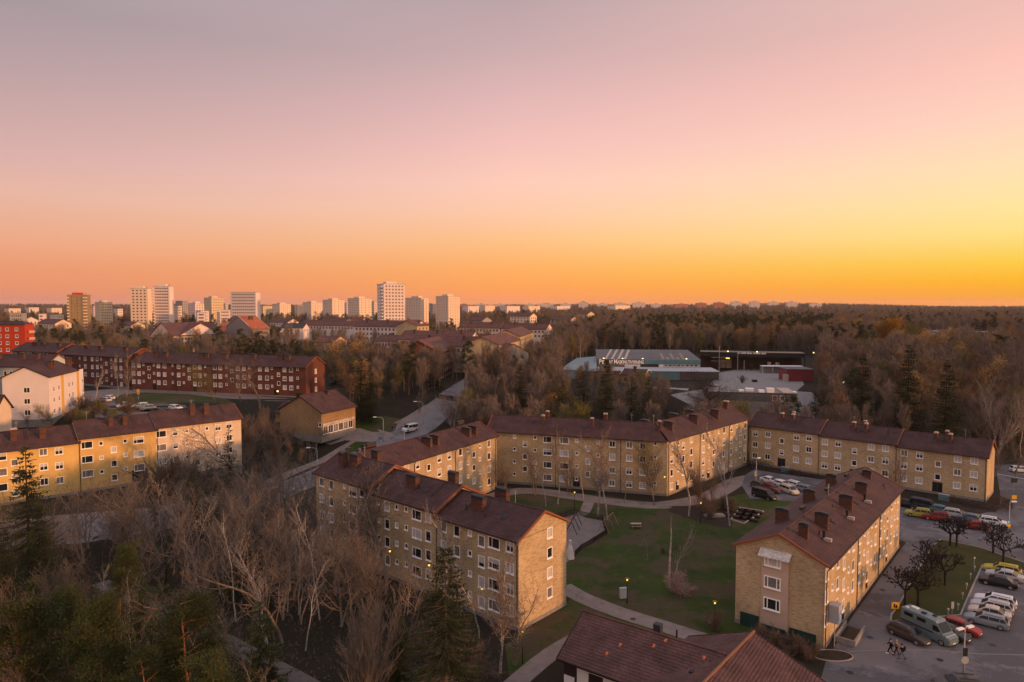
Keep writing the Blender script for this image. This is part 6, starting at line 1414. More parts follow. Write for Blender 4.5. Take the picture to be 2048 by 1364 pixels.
# near bare trees
BK = dict(levels=4)
add_bare('bareA', 'bare_tree', M_BARK, M_TWIGG, seed=11, h=13, r0=.20, start=.25, ang=(32,66), ratio=.56, kids=(2.0,1.6,1.2,0), twig=.014, up=.07, wig=.19)
add_bare('bareB', 'bare_tree', M_BARK, M_TWIGG, seed=23, h=12, r0=.17, start=.15, ang=(20,48), ratio=.55, kids=(2.0,1.6,1.2,0), up=.10, wig=.16, nst=2, twig=.014)
add_bare('bareC', 'bare_tree', M_BARK, M_TWIG, seed=5, h=15, r0=.22, start=.4, ang=(30,60), ratio=.48, kids=(1.8,1.6,1.2,0), twig=.014, up=.07, wig=.18)
add_bare('bareD', 'bare_tree', M_BARK, M_TWIGG, seed=77, h=11, r0=.14, start=.3, ang=(35,70), ratio=.5, kids=(1.8,1.5,1.2,0), twig=.014, up=.05, wig=.20)
add_bare('oak', 'bare_oak', M_DARKB, M_DARKB, seed=31, h=13, r0=.38, start=.22, ang=(35,70), ratio=.62, kids=(2.8,2.3,3.0,0), up=.08, wig=.16)
add_bare('birchA', 'birch_tree', M_BIRCH, M_BTWIG, seed=3, h=14, r0=.15, start=.35, ang=(22,45), ratio=.34, kids=(3.0,2.6,3.2,0), up=.10, droop=.28, wig=.08, twig=.009)
add_bare('birchB', 'birch_tree', M_BIRCH, M_BTWIG, seed=9, h=13, r0=.13, start=.3, ang=(22,48), ratio=.36, kids=(2.8,2.6,3.2,0), up=.12, droop=.22, wig=.10, nst=2, twig=.009)
add_bare('whitebare', 'pale_bare_tree', M_BIRCH, M_TWIGG, seed=15, h=13, r0=.17, start=.15, ang=(18,38), ratio=.55, kids=(2.4,1.8,2.2,0), up=.15, wig=.08, nst=3)
add_bare('bush', 'bare_bush', mat('pale_bark', (.28,.22,.18), .9, .4, 3.0), M_TWIGG, seed=41, h=8.5, r0=.09, start=.05, ang=(15,40), ratio=.5, kids=(2.2,1.9,1.5,0), up=.16, wig=.09, nst=6)
add_bare('shrub', 'bare_shrub', M_TWIG, M_TWIG, seed=43, h=3.6, r0=.035, start=.05, ang=(18,50), ratio=.5, kids=(2.4,2.4,0,0), up=.10, wig=.14, nst=8, levels=3)
T_, B_, X_, tipA = add_bare('budA', 'budding_tree', M_BARK, M_OLIVE, seed=51, h=11, r0=.16, start=.2, ang=(28,55), ratio=.5, kids=(2.6,2.4,2.6,2), up=.12, wig=.13); add_leaves('budA', tipA or [x[1] for x in X_], M_BUD, 3500, .10, random.Random(2))
T_, B_, X_, tipA = add_bare('yellow', 'yellow_budding_tree', M_BARK, M_BUDO, seed=52, h=15, r0=.2, start=.12, ang=(25,50), ratio=.5, kids=(3,2.6,2.8,2), up=.12, wig=.12); add_leaves('yellow', tipA or [x[1] for x in X_], M_BUDO, 16000, .26, random.Random(3), .6)
T_, B_, X_, tipA = add_bare('greeny', 'budding_tree', M_BARK, M_BUD, seed=53, h=13, r0=.2, start=.2, ang=(28,60), ratio=.52, kids=(3,2.4,2.6,2), up=.10, wig=.13); add_leaves('greeny', tipA or [x[1] for x in X_], M_BUD, 8000, .2, random.Random(3), .6)
T_, B_, X_, tipA = add_bare('blossom', 'blossoming_bush', M_PINKB, M_PINKB, seed=61, h=2.6, r0=.03, start=.05, ang=(20,60), ratio=.5, kids=(2.2,2.0,2,0), up=.02, wig=.2, nst=7, levels=3); add_leaves('blossom', [x[1] for x in X_], M_PINKB, 1500, .06, random.Random(4), .12)
# dead white birch stem
def dead_birch():
    rg = random.Random(1); T = []; p = Vector((0,0,-.2)); d = Vector((.02,0,1))
    for i in range(12):
        if i > 8: d = (d+Vector((-.42,0,-.05))).normalized()
        else: d = (d+Vector((rg.gauss(0,.03)-.012,rg.gauss(0,.03),.05))).normalized()
        q = p+d*.78; T.append((tuple(p), tuple(q), .15*(1-i/15), .15*(1-(i+1)/15))); p = q
    B = []; X = []
    for k in range(5):
        z = 4+k*1.0; q = Vector((-.1,0,z)); e = q+Vector((rg.uniform(-1.8,-.6),rg.uniform(-.6,.6),rg.uniform(-.3,.5))); B.append((tuple(q),tuple(e),.03,.012)); X.append((tuple(e),tuple(e+Vector((-.4,.1,.3))),.01,.005))
    proto('dead', 'leaning_birch', [('trunk', segs_mesh('trunk', T, mat('white_birch_bark', (.72,.62,.56), .8, .6, 3.0, (.2,.14,.12)), 7)), ('limbs', segs_mesh('limbs', B, M_BARK, 3)), ('crown', segs_mesh('crown', X, M_BTWIG, 2))])
dead_birch()
# pollarded limes: thick short arms with knuckles
def pollard(seed, key, h=5.2):
    rg = random.Random(seed); T = [((0,0,-.2),(0,0,1.2),.17,.15),((0,0,1.2),(.03,0,2.1),.15,.16)]; B = []; X = []; KN = MB()
    def arm(p, d, L_, r, lv):
        n = 3
        for i in range(n):
            d = (d+Vector((rg.gauss(0,.16),rg.gauss(0,.16),rg.gauss(.08,.10)))).normalized(); q = p+d*L_/n; B.append((tuple(p), tuple(q), r*(1-.12*i), r*(1-.12*(i+1)))); p = q
        if lv < 3:
            for _ in range(3 if lv < 2 else 2): arm(p, rdir(rg, d, R(rg.uniform(22,55))), L_*rg.uniform(.6,.85), r*.66, lv+1)
        else:
            KN.tube(tuple(p-d*.09), tuple(p+d*.09), .085, .07, 6)
            for _ in range(3): e = p+rdir(rg, d, R(rg.uniform(10,60)))*rg.uniform(.15,.35); X.append((tuple(p), tuple(e), .012, .006))
    for k in range(6): a = k*1.05+rg.random()*.5; arm(Vector((.03,0,2.0)), Vector((math.cos(a)*.8, math.sin(a)*.8, .55)).normalized(), 1.15, .11, 0)
    proto(key, 'pollarded_tree', [('trunk', segs_mesh('trunk', T, M_DARKB, 7)), ('limbs', segs_mesh('limbs', B, M_DARKB, 5)), ('knuckles', KN.mesh('knuckles', M_DARKB)), ('crown', segs_mesh('crown', X, M_DARKB, 2))])
pollard(1,'pollA'); pollard(8,'pollB'); pollard(21,'pollC')
def spruce(key, seed, h, rad, m, sparse=.0, whorls=30, per=8, start=.08, size=.34, bark=M_DARKB, bare_low=0, name='spruce_tree', lump=.25):
    rg = random.Random(seed); T = []; B = [((0,0,-.3),(0,0,h*.5),.2*h/14,.11*h/14),((0,0,h*.5),(0,0,h*.99),.11*h/14,.015)]; L2 = []
    for w in range(whorls):
        f = (w+rg.random()*.6)/whorls; z = h*(start+(1-start)*f)
        for k in range(per if f < .8 else per-3):
            a = rg.random()*6.283; ln = rad*((1-f)**.75+.04)*rg.uniform(1-lump*1.6,1.15)
            if ln < .12: continue
            if rg.random() < sparse: 
                if rg.random() < .5: L2.append(((0,0,z),(math.cos(a)*ln*.8,math.sin(a)*ln*.8,z-.25*ln),.025,.008))
                continue
            n = max(2, int(ln/.30)); px_, py_, pz_ = 0, 0, z; dz = rg.uniform(-.1,.25)-.35*(1-f)
            pts = [(0,0,z)]
            for i in range(n):
                t = (i+1)/n; pts.append((math.cos(a)*ln*t, math.sin(a)*ln*t, z+dz*ln*t*.5-.22*ln*t*t+.25*ln*t**4))
            L2.append(((0,0,z), pts[-1], .02, .006))
            low = z < bare_low*h
            for i in range(1, len(pts)):
                if low and i < len(pts)*.75: continue
                P = Vector(pts[i]); dr = (P-Vector(pts[i-1])).normalized(); sd_ = Vector((-math.sin(a), math.cos(a), 0)); t = i/n; wd = size*(1.5-.8*t)
                for s in (-1, 1, 0):
                    e = P+dr*size*rg.uniform(.7,1.2)+sd_*s*wd*rg.uniform(.7,1.1)+Vector((0,0,-rg.uniform(.05,.35)*size)); b = (sd_ if s == 0 else dr)*size*.30
                    T += [tuple(P-b), tuple(P+b), tuple(e)]
                if rg.random() < .6: e = P+Vector((rg.gauss(0,.05),rg.gauss(0,.05),-size*rg.uniform(.6,1.2))); T += [tuple(P-dr*size*.3), tuple(P+dr*size*.3), tuple(e)]
    proto(key, name, [('trunk', segs_mesh('trunk', B, bark, 6)), ('branches', segs_mesh('branches', L2, bark, 3)), ('crown', tris_mesh('crown', T, m))])
spruce('sprA', 101, 17, 3.0, M_SPR, .03, 40, 12); spruce('sprB', 102, 15, 2.6, M_SPR, .25, 28, 8, name='spruce_tree'); 
spruce('sprN', 103, 15, 3.6, M_SPR, .06, 48, 12, size=.30, bare_low=.35, bark=M_BARK); spruce('sprT', 104, 18, 3.2, mat('olive_needles', (.05,.052,.02), .9, .5, .9, (.03,.04,.02)), .15, 34, 9, size=.42, start=.2)
spruce('fir', 105, 9, 2.6, mat('olive_needles2', (.075,.075,.02), .9, .5, .9, (.04,.05,.02)), .1, 22, 9, size=.32, name='yew_tree', lump=.1)
def pine(key, seed, h, m, rad=2.6, nb=26, start=.45, dens=190, leaf=.26, name='pine_tree', squash=.5):
    rg = random.Random(seed); B = []; P = Vector((0,0,-.3)); d = Vector((0,0,1)); stem = [P]
    for i in range(8): d = (d+Vector((rg.gauss(0,.05),rg.gauss(0,.05),.1))).normalized(); Q = P+d*(h+.3)/8; B.append((tuple(P), tuple(Q), .2*(1-i/9), .2*(1-(i+1)/9))); P = Q; stem.append(P)
    L2 = []; T = []
    for k in range(nb):
        f = start+(1-start)*(k+rg.random())/nb; i = min(7, int(f*8)); p = stem[i].lerp(stem[i+1], f*8-i); a = rg.random()*6.283; ln = rad*rg.uniform(.45,1.1)*(1.15-.75*(f-start)/(1-start))
        e = p+Vector((math.cos(a)*ln, math.sin(a)*ln, rg.uniform(.0,.55)*ln)); L2.append((tuple(p), tuple(e), .05, .015))
        for cpos in (e, p.lerp(e, .65)):
            c = cpos+Vector((rg.gauss(0,.2),rg.gauss(0,.2),rg.gauss(0,.15))); cr = rg.uniform(.55,1.0)*rad/2.6
            for _ in range(int(dens*.5)):
                v = Vector((rg.gauss(0,.45),rg.gauss(0,.45),rg.gauss(0,.45)*squash))*cr; q = c+v; aa = (v.normalized()*.6+Vector((rg.gauss(0,.6),rg.gauss(0,.6),rg.uniform(0,.9)))).normalized()*leaf; b = aa.orthogonal().normalized()*leaf*.22
                T += [tuple(q-b), tuple(q+b), tuple(q+aa)]
    proto(key, name, [('trunk', segs_mesh('trunk', B, M_PBARK, 6)), ('branches', segs_mesh('branches', L2, M_PBARK, 3)), ('crown', tris_mesh('crown', T, m))])
pine('pineA', 201, 14, M_PINE, 3.3, 60, .14, 520, .19, squash=.6); pine('pineB', 202, 13, M_PINE, 3.6, 60, .16, 520, .19, squash=.6); pine('pineC', 203, 16, mat('dark_pine_needles', (.028,.04,.02), .9, .5, .8, (.05,.055,.02)), 2.8, 24, .45, 200, .3)
# far, cheap versions
M_FTW = [mat('far_twigs_brown', (.205,.150,.118), .9, .5, .012, (.14,.108,.095), world=True), mat('far_twigs_grey', (.20,.155,.135), .9, .5, .02, (.14,.11,.10), world=True), mat('far_twigs_red', (.21,.135,.085), .9, .5, .012, (.13,.09,.07), world=True), mat('far_twigs_olive', (.17,.15,.05), .9, .4, .012, (.12,.10,.05), world=True)]
def far_bare(key, seed, h, m, rad, n=1500, w=.035, bark=M_TWIGG, shape=1.0, name='bare_tree'):
    rg = random.Random(seed); X = []; T = [((0,0,-.3),(0,0,h*.85),.16,.05)]; L2 = []; hubs = []
    for k in range(26):
        f = .28+.68*k/26; a = rg.random()*6.283; ln = rad*math.sin(math.pi*min(1,(f-.05)/1.0))**.7*rg.uniform(.6,1.1); e = (math.cos(a)*ln*.8, math.sin(a)*ln*.8, h*f+ln*.75); L2.append(((0,0,h*f*.8), e, .05, .02))
        for t in (.45,.7,.95): hubs.append((Vector((0,0,h*f*.8)).lerp(Vector(e), t), Vector(e)-Vector((0,0,h*f*.8))))
    for _ in range(n):
        c, d = rg.choice(hubs); p = c+Vector((rg.gauss(0,.28),rg.gauss(0,.28),rg.gauss(0,.28)))*rad/2.6
        e = p+(d.normalized()*.8+Vector((rg.gauss(0,.5),rg.gauss(0,.5),rg.uniform(0,1.0)))).normalized()*rg.uniform(.5,1.25)
        X.append((tuple(p), tuple(e), w, w*.4))
    proto(key, name, [('trunk', segs_mesh('trunk', T+L2, bark, 3)), ('crown', segs_mesh('crown', X, m, 2))])
far_bare('fA', 301, 13, M_FTW[0], 2.9); far_bare('fB', 302, 14, M_FTW[1], 3.3); far_bare('fC', 303, 12, M_FTW[2], 2.7); far_bare('fD', 304, 12, M_FTW[3], 3.0, 1500); far_bare('fE', 305, 15, M_FTW[0], 2.3, bark=M_BIRCH, name='birch_tree')
spruce('fS', 306, 14, 2.5, M_SPR, .1, 18, 7, size=.6); pine('fP', 307, 14, mat('far_pine', (.035,.045,.02), .9, .5, .03, (.06,.055,.025), world=True), 2.9, 18, .38, 60, .55)
T_, B_, X_, tg = bare(seed=401, h=13, r0=.15, start=.2, ang=(28,60), ratio=.5, kids=(2.2,1.8,1.4,0), up=.08, wig=.14)
proto('fG', 'budding_tree', [('trunk', segs_mesh('trunk', T_, M_BARK, 4)), ('crown', segs_mesh('crown', B_+X_, M_FTW[3], 2))]); add_leaves('fG', [x[1] for x in X_], mat('fresh_buds', (.22,.20,.05), .9, .4, .02, (.16,.12,.05), world=True), 1500, .3, random.Random(8), .5)
T_, B_, X_, tg = bare(seed=402, h=14, r0=.15, start=.2, ang=(28,60), ratio=.5, kids=(2.2,1.8,1.4,0), up=.08, wig=.14)
proto('fO', 'budding_tree', [('trunk', segs_mesh('trunk', T_, M_BARK, 4)), ('crown', segs_mesh('crown', B_+X_, M_FTW[2], 2))]); add_leaves('fO', [x[1] for x in X_], mat('orange_buds', (.28,.17,.06), .9, .4, .02, (.24,.13,.06), world=True), 1300, .28, random.Random(9), .5)
CNT = {}
def plant(key, x, y, label=None, group=None, h=None, rz=None, cat='tree', s=None, z=None):
    nm, ms = PROTO[key]; t = link(nm, None, None, (x, y, (terr(x, y) if z is None else z)-.05), rz if rz is not None else rng.random()*6.283)
    base = max(v.co.z for v in ms[0][1].vertices)
    if key not in CNT: CNT[key] = max(max((c[2] for c in m.vertices[0:0]), default=0) if False else float(np.max(np.array([v.co.z for v in m.vertices]))) for _, m in ms)
    sc = (h/CNT[key]) if h else (s or 1.0); t.scale = (sc*1.0, sc*1.0, sc)
    for pn, m in ms:
        if m is not None:
            o = link(pn, m, t)
            if pn in ('knuckles','limbs','branches','buds') and key != 'dead': o['kind'] = 'stuff'
    tag(t, label, cat, group); return t
def tp(key, pxt, pyt, pxb, pyb, label, group=None, rz=None, cat='tree', wide=1.0):
    """a tree whose foot is at photo point (pxb,pyb) and whose top reaches row pyt"""
    x, y = G(pxb, pyb); z = terr(x, y); h = zat(pyt, y)-z; t = plant(key, x, y, label, group, h=max(h, 1.2), rz=rz, cat=cat)
    if wide != 1: t.scale = (t.scale[0]*wide, t.scale[1]*wide, t.scale[2])
    TREES.append((x, y)); return t
TREES = []
P_ = None
add_bare('bareE', 'bare_tree', mat('pale_bark', (.28,.22,.18), .9, .4, 3.0), M_TWIGG, seed=115, h=13, r0=.17, start=.18, ang=(26,58), ratio=.54, kids=(2.0,1.5,1.1,0), up=.08, wig=.17, nst=2, twig=.014)
add_bare('slimA', 'slim_bare_tree', M_BIRCH, M_TWIGG, seed=131, h=15, r0=.12, start=.42, ang=(24,50), ratio=.30, kids=(2.2,1.8,1.6,0), up=.10, wig=.11, twig=.012)
add_bare('slimB', 'slim_bare_tree', M_BARK, M_TWIG, seed=132, h=14, r0=.12, start=.35, ang=(26,55), ratio=.34, kids=(2.0,1.8,1.6,0), up=.08, wig=.15, twig=.012)
add_bare('slimC', 'slim_bare_tree', mat('pale_bark', (.28,.22,.18), .9, .4, 3.0), M_TWIGG, seed=137, h=13, r0=.13, start=.3, ang=(28,60), ratio=.38, kids=(1.8,1.7,1.5,0), up=.06, wig=.17, twig=.012, nst=2)
# --- named trees of the photograph (key, top x, top y, foot x, foot y, label)
NT = [
 # conifers, foreground and left
 ('sprT',66,893,62,1195,'tall sparse conifer rising in front of the yellow house'),
 ('sprA',80,1010,85,1240,'dark spruce directly right of the tall sparse conifer foot'),
 ('sprA',20,1060,15,1270,'dark spruce at the left edge below the yellow house'),
 ('pineA',140,1172,140,1480,'pine with gold-lit top in the lower left corner, narrow'),
 ('pineA',213,1185,212,1530,'pine with orange-barked top in the lower left, second from left'),
 ('pineB',392,1190,395,1500,'broad green pine in the lower left beside the woodland path'),
 ('pineB',30,1195,30,1520,'mossy green pine at the lower left edge'),
 ('pineC',300,1290,300,1560,'dark pine between the two green pines at the bottom edge'),
 ('pineB',450,1305,455,1560,'small pine at the bottom edge right of the broad green pine'),
 ('sprA',545,1325,545,1400,'tiny dark spruce at the foot of the paired birches'),
 ('sprN',893,1100,893,1470,'big spruce before the stepped brick row with bare lower limbs'),
 ('sprA',790,1215,800,1400,'dark spruce half hidden left of the big spruce'),
 ('sprB',455,850,460,990,'pointed spruce in front of the cream house'),
 ('fir',385,945,385,1030,'rounded yellow-green evergreen before the cream house, left one'),
 ('fir',444,945,446,1030,'rounded yellow-green evergreen before the cream house, right one'),
 ('fir',515,930,515,985,'small green evergreen by the main road bend'),
 ('sprA',718,712,722,842,'tall dark spruce standing alone by the shop building'),
 ('sprA',745,730,742,845,'second dark spruce merged with the tall one by the shop'),
 ('sprA',1040,728,1040,885,'slender dark spruce left of the conifers behind the far block'),
 ('sprA',1018,790,1020,882,'low dark spruce at the left end of the far block roof'),
 ('sprB',1122,760,1124,888,'short spruce between bare trees behind the far block'),
 ('sprT',1166,742,1166,892,'broad olive conifer behind the far block, left of centre'),
 ('sprA',1211,722,1212,895,'tall dark conifer covering part of the hall lettering'),
 ('sprT',1262,752,1262,890,'reddish sparse conifer behind the far block'),
 ('sprA',1296,752,1296,893,'dark conifer right of the reddish sparse one'),
 ('sprA',1505,650,1507,728,'large dark spruce above the black canopy shed'),
 ('sprA',1722,706,1722,893,'dark spruce in the right woods, leftmost of three'),
 ('sprA',1812,688,1812,903,'tall spruce in the right woods, middle of three'),
 ('sprA',1888,718,1888,925,'wide spruce in the right woods, rightmost of three'),
 ('sprT',1760,790,1760,880,'olive young conifer in the right woods'),
 ('pineC',1700,735,1700,840,'small dark pine beside the leftmost right-wood spruce'),
 ('pineC',815,682,818,790,'dark pine in front of the maroon-roofed rows, left one'),
 ('pineC',928,680,930,790,'dark pine in front of the maroon-roofed rows, right one'),
 ('pineC',110,655,112,715,'dark pine above the red brick roofs, left of three'),
 ('pineC',160,660,165,715,'dark pine above the red brick roofs, middle of three'),
 ('pineC',196,650,198,715,'dark pine above the red brick roofs, right of three'),
 ('pineC',290,676,292,735,'dark pine above the red block ridge chimney row'),
 ('pineC',430,655,432,700,'dark pine left of the orange-roofed hall'),
 ('pineC',615,785,600,850,'small pine beside the shop roof',),
 # birches and bare trees near the stepped row
 ('slimA',523,1075,543,1352,'slender white-stemmed birch, left of the pair by the woodland path'),
 ('slimA',555,1060,548,1352,'forked birch, right of the pair by the woodland path'),
 ('slimA',600,985,640,1240,'tall leaning grey tree left of the stepped brick row'),
 ('birchB',990,1085,1000,1345,'pale birch in front of the nearest house, right one'),
 ('birchA',930,1005,925,1230,'reddish fine birch rising past the nearest house roof'),
 ('birchA',950,1120,958,1290,'short thin birch before the nearest house'),
 ('bareB',758,1038,755,1262,'reddish-topped bare tree before the middle stepped house'),
 ('bush',722,1190,722,1440,'large fan-shaped bare tree at the bottom centre-left'),
 ('bareB',690,925,705,1150,'red-twigged bare tree reaching the stepped roof eave'),
 ('bareA',770,960,772,1190,'bare tree against the bay windows of the middle stepped house'),
 ('slimC',1030,1120,1028,1330,'bare tree throwing branches across the sunlit gable corner'),
 ('bareC',680,960,672,1190,'bare tree at the left end of the stepped brick row'),
 ('bareD',640,1000,650,1180,'crooked bare tree beside the leaning grey tree'),
 # courtyard
 ('birchA',1115,845,1115,1008,'white-stemmed birch on the round lawn before the far block'),
 ('birchB',1200,850,1195,1032,'forked birch beside the playground swing'),
 ('birchA',1215,865,1215,1040,'tall birch right beside the timber swing frame'),
 ('birchA',1365,845,1377,1032,'birch in front of the angle between far block and its wing'),
 ('birchA',1455,850,1460,1052,'golden-twigged birch by the garden plot'),
 ('bareB',1069,885,1070,990,'small round bare tree against the far block, leftmost'),
 ('bareB',1140,890,1138,990,'small bare tree by the far block entrance'),
 ('budA',1308,880,1308,1010,'greenish budding tree before the right end of the far block'),
 ('bush',1405,925,1400,1005,'low bare bush cluster at the wing foot'),
 ('dead',1315,1028,1340,1175,'leaning white birch stem on the courtyard lawn'),
 ('blossom',1355,1140,1352,1185,'pinkish blossoming bush at the foot of the leaning birch'),
 ('bareD',1380,1080,1370,1150,'thin dark sapling behind the pinkish bush'),
 ('shrub',1428,1225,1428,1262,'bare shrub by the lit lamp at the lawn edge'),
 ('bareB',1797,890,1793,1000,'round bare tree in front of the right stepped house'),
 # left
 ('bareB',360,868,362,1005,'spreading bare tree before the cream house, left'),
 ('bareA',405,900,408,1005,'bare tree before the cream house, right'),
 ('bareC',395,810,500,1000,'thin bare tree right of the cream house'),
 ('budA',110,800,108,862,'wide olive-green budding tree covering the white house foot'),
 ('budA',185,812,182,866,'yellow-green budding tree between white house and cream roof'),
 ('budA',60,808,55,858,'olive budding bush below the white house gable'),
 ('birchA',190,725,193,812,'white-stemmed birch before the left red brick block'),
 ('birchA',233,700,235,795,'white-stemmed birch at the joint of the red brick blocks'),
 ('birchB',250,702,252,795,'second white-stemmed birch at the joint of the red brick blocks'),
 ('whitebare',905,778,905,862,'pale many-stemmed bare tree behind the long wing ridge'),
 ('bareB',480,705,480,802,'bare tree before the long red brick block, left of its middle'),
 ('budA',430,722,430,806,'orange-olive tree before the long red brick block'),
 ('bareA',515,715,520,815,'bare tree before the right part of the long red brick block'),
 ('bareB',836,765,838,826,'dark spreading bare tree by the road beyond the van'),
 ('oak',1424,735,1424,866,'large dark spreading bare tree by the rental yard'),
 ('bareA',1365,760,1368,862,'grey bare tree left of the large spreading one'),
 ('bareB',1490,800,1492,862,'thin bare tree before the flat-roofed building'),
 ('shrub',1482,748,1484,766,'bare round shrub on the yard planting'),
 ('yellow',1755,626,1757,724,'tall golden yellow budding tree in the right woods'),
 ('greeny',1858,640,1858,712,'yellow-green budding tree before the white villa'),
 ('yellow',1912,652,1912,716,'small golden tree right of the yellow-green one'),
 ('yellow',1835,672,1835,736,'orange-lit tree below the white houses'),
 ('whitebare',1993,760,1993,912,'tall white-stemmed birch-like tree at the right wood edge'),
 ('birchA',2040,790,2042,915,'white birch stem at the far right edge'),
 ('bareB',1930,810,1925,905,'round bare bush behind the right stepped house'),
 ('whitebare',1695,830,1693,880,'forked pale tree behind the middle stepped house'),
]
for (k, a, b, c, d, lb) in [x[:6] for x in NT]:
    tp(k, a, b, c, d, lb, cat='bush' if k in ('bush','shrub','blossom') else 'tree', wide=1.25 if lb.startswith('broad') else (1.35 if k == 'yellow' else 1))
pol = [(1900,1092,'pollA'),(1913,1094,'pollB'),(1986,1107,'pollC'),(2006,1128,'pollA'),(1810,1212,'pollB'),(1836,1212,'pollC'),(1852,1173,'pollA'),(1863,1150,'pollB'),(1890,1172,'pollC')]
pl = ['left of the pair nearest the stepped houses','right of the pair nearest the stepped houses','third from the left at the upper lawn edge','rightmost, above the yellow parked car','leftmost, behind the camper van','second from the left behind the camper van','before the alley, left of the middle three','rear one of the middle three','right one of the middle three']
for (x, y, k), lb in zip(pol, pl): p = G(x, y); t = plant(k, p[0], p[1], 'dark pollarded tree with knobbly arms, '+lb, 'pollarded trees on the parking lawn', h=5.4); TREES.append(p)
for (k, a, b, c, d, lb) in [('birchA',1330,1052,1348,1180,'fine-twigged birch beside the leaning white stem on the lawn'),('birchA',1090,905,1092,1012,'short birch by the path left of the round lawn'),('slimA',1165,900,1168,1000,'thin pale tree between the two forked birches and the far block'),('bareB',1420,930,1425,1003,'bare tree before the sunlit wing, right of the bush cluster'),('slimB',1250,930,1250,1006,'thin brown tree before the middle of the far block'),('bareB',1015,905,1012,985,'bare tree at the left end of the far block'),('slimA',1290,1075,1296,1120,'thin young tree on the courtyard lawn left of the leaning birch'),('bareD',1420,1090,1425,1140,'thin low sapling right of the leaning birch')]:
    tp(k, a, b, c, d, lb)
# --- woods in the foreground left and in between: bare trees in named patches
AUTO = {}
SHAPE = {'bareA':'spreading','bareB':'forked','bareC':'tall crooked','bareD':'low twisting','bareE':'wide-branched','slimA':'slim pale','slimB':'slim brown','slimC':'slim twin-stemmed','birchA':'white-stemmed','birchB':'twin white-stemmed','shrub':'low','bush':'fan-shaped','budA':'olive budding','fA':'brown','fB':'grey-brown','fC':'reddish','fD':'olive-tinted','fE':'pale-stemmed','fG':'yellow-green','fO':'orange-tinted','fS':'dark conical','fP':'dark flat-topped'}
SHORT = [('tall sparse conifer','tall sparse conifer'),('slender white-stemmed birch, left','paired path birches'),('tall leaning grey','leaning grey tree'),('big spruce before','big spruce'),('large fan-shaped','large fan-shaped tree'),('broad green pine','broad green pine'),('pine with gold-lit','gold-lit pine'),('dark spruce directly','spruce below the yellow house'),('pointed spruce','pointed spruce by the cream house'),('rounded yellow-green evergreen before the cream house, left','left rounded evergreen'),('small green evergreen','small evergreen by the road bend'),('tall dark spruce standing','tall spruce by the shop'),('pale many-stemmed','pale many-stemmed tree'),('dark spreading bare tree by the road','dark spreading roadside tree'),('delivery van','white delivery van'),('low dark spruce at the left','dark spruce at the far block end'),('broad olive conifer','broad olive conifer'),('tall dark conifer covering','tall conifer before the hall'),('dark conifer right of','dark conifer right of that hall'),('large dark spreading bare','large spreading tree by the yard'),('dark spruce in the right woods','leftmost right-wood spruce'),('tall spruce in the right','middle right-wood spruce'),('wide spruce in the right','wide right-wood spruce'),('tall white-stemmed birch-like','tall white-stemmed edge tree'),('white birch stem at the far','far right white birch'),('tall golden yellow','tall golden tree'),('forked pale tree','forked pale tree'),('low garage','garage'),('bright red plastered','bright red block'),('white plastered house','white gabled house'),('orange and red round','round orange sign'),('dark pine in front of the maroon-roofed rows, left','left dark pine by the maroon roofs'),('dark pine in front of the maroon-roofed rows, right','right dark pine by the maroon roofs'),('dark red corrugated','dark red shed'),('leaning white birch','leaning white birch'),('cabinet on a post','block-corner notice box'),('sandbox','sandbox cover'),('bare tree before the cream house, right','tree right before the cream house'),('street lamp left','street lamp by the stepped row'),('mossy green pine','mossy left-edge pine'),('lit lamp post on the grass','lamp at the near gable')]
def autolabel():
    pts_ = []
    for o in bpy.data.objects:
        l = o.get('label')
        if l and o.parent is None and o not in AUTO:
            for k, nm in SHORT:
                if k in l and not any(q[2] == nm for q in pts_): pts_.append((PX(*o.location), o.location.y, nm)); break
    cls = {}
    for o, (key, noun) in AUTO.items():
        x, y = PX(*o.location); best = min(pts_, key=lambda q: (q[0][0]-x)**2+((q[0][1]-y)*2.2)**2); dx, dy = x-best[0][0], (y-best[0][1])*2.2
        side = ('right of' if dx > 0 else 'left of') if abs(dx) > abs(dy) else ('in front of' if dy > 0 else 'behind')
        cls.setdefault((SHAPE.get(key,'bare'), noun, side, best[2]), []).append((math.hypot(dx, dy), o))
    for (sh, noun, side, nm), L_ in cls.items():
        for i, (_, o) in enumerate(sorted(L_, key=lambda q: q[0])):
            w_ = ('%s %s %s the %s%s' % (sh, noun, side, nm, '' if len(L_) == 1 else (', nearest to it' if i == 0 else ', %s nearest' % (ORD[i] if i < 20 else 'far')))); o['label'] = w_ if len(w_.replace('-', ' ').split()) <= 16 else w_.replace('left rounded evergreen','rounded evergreen').replace('tree before the hall','tree').replace('left dark pine by','pine by').replace('right dark pine by','pine by').replace('small evergreen by the road bend','small roadside evergreen').replace('tree right before the cream house','cream-house tree')
ORD = 'first second third fourth fifth sixth seventh eighth ninth tenth eleventh twelfth thirteenth fourteenth fifteenth sixteenth seventeenth eighteenth nineteenth twentieth'.split()
def patch(poly, n, keys, hr, label, group, seed, mind=2.2, cat='tree'):
    rg = random.Random(seed); P = [G(*p) for p in poly]; x0, x1 = min(p[0] for p in P), max(p[0] for p in P); y0, y1 = min(p[1] for p in P), max(p[1] for p in P); k = 0; tries = 0; made = []
    while k < n and tries < n*60:
        tries += 1; x, y = rg.uniform(x0,x1), rg.uniform(y0,y1)
        if not inpoly(x, y, P) or blocked(x, y, .8) or any((x-a)**2+(y-b)**2 < mind**2 for a, b in TREES): continue
        kq_ = rg.choice(keys); made.append((PX(x, y, 0)[0], plant(kq_, x, y, label, group, h=rg.uniform(*hr), rz=rg.random()*6.283, cat=cat))); AUTO[made[-1][1]] = (kq_, 'bush' if cat == 'bush' else 'bare tree'); TREES.append((x, y)); k += 1
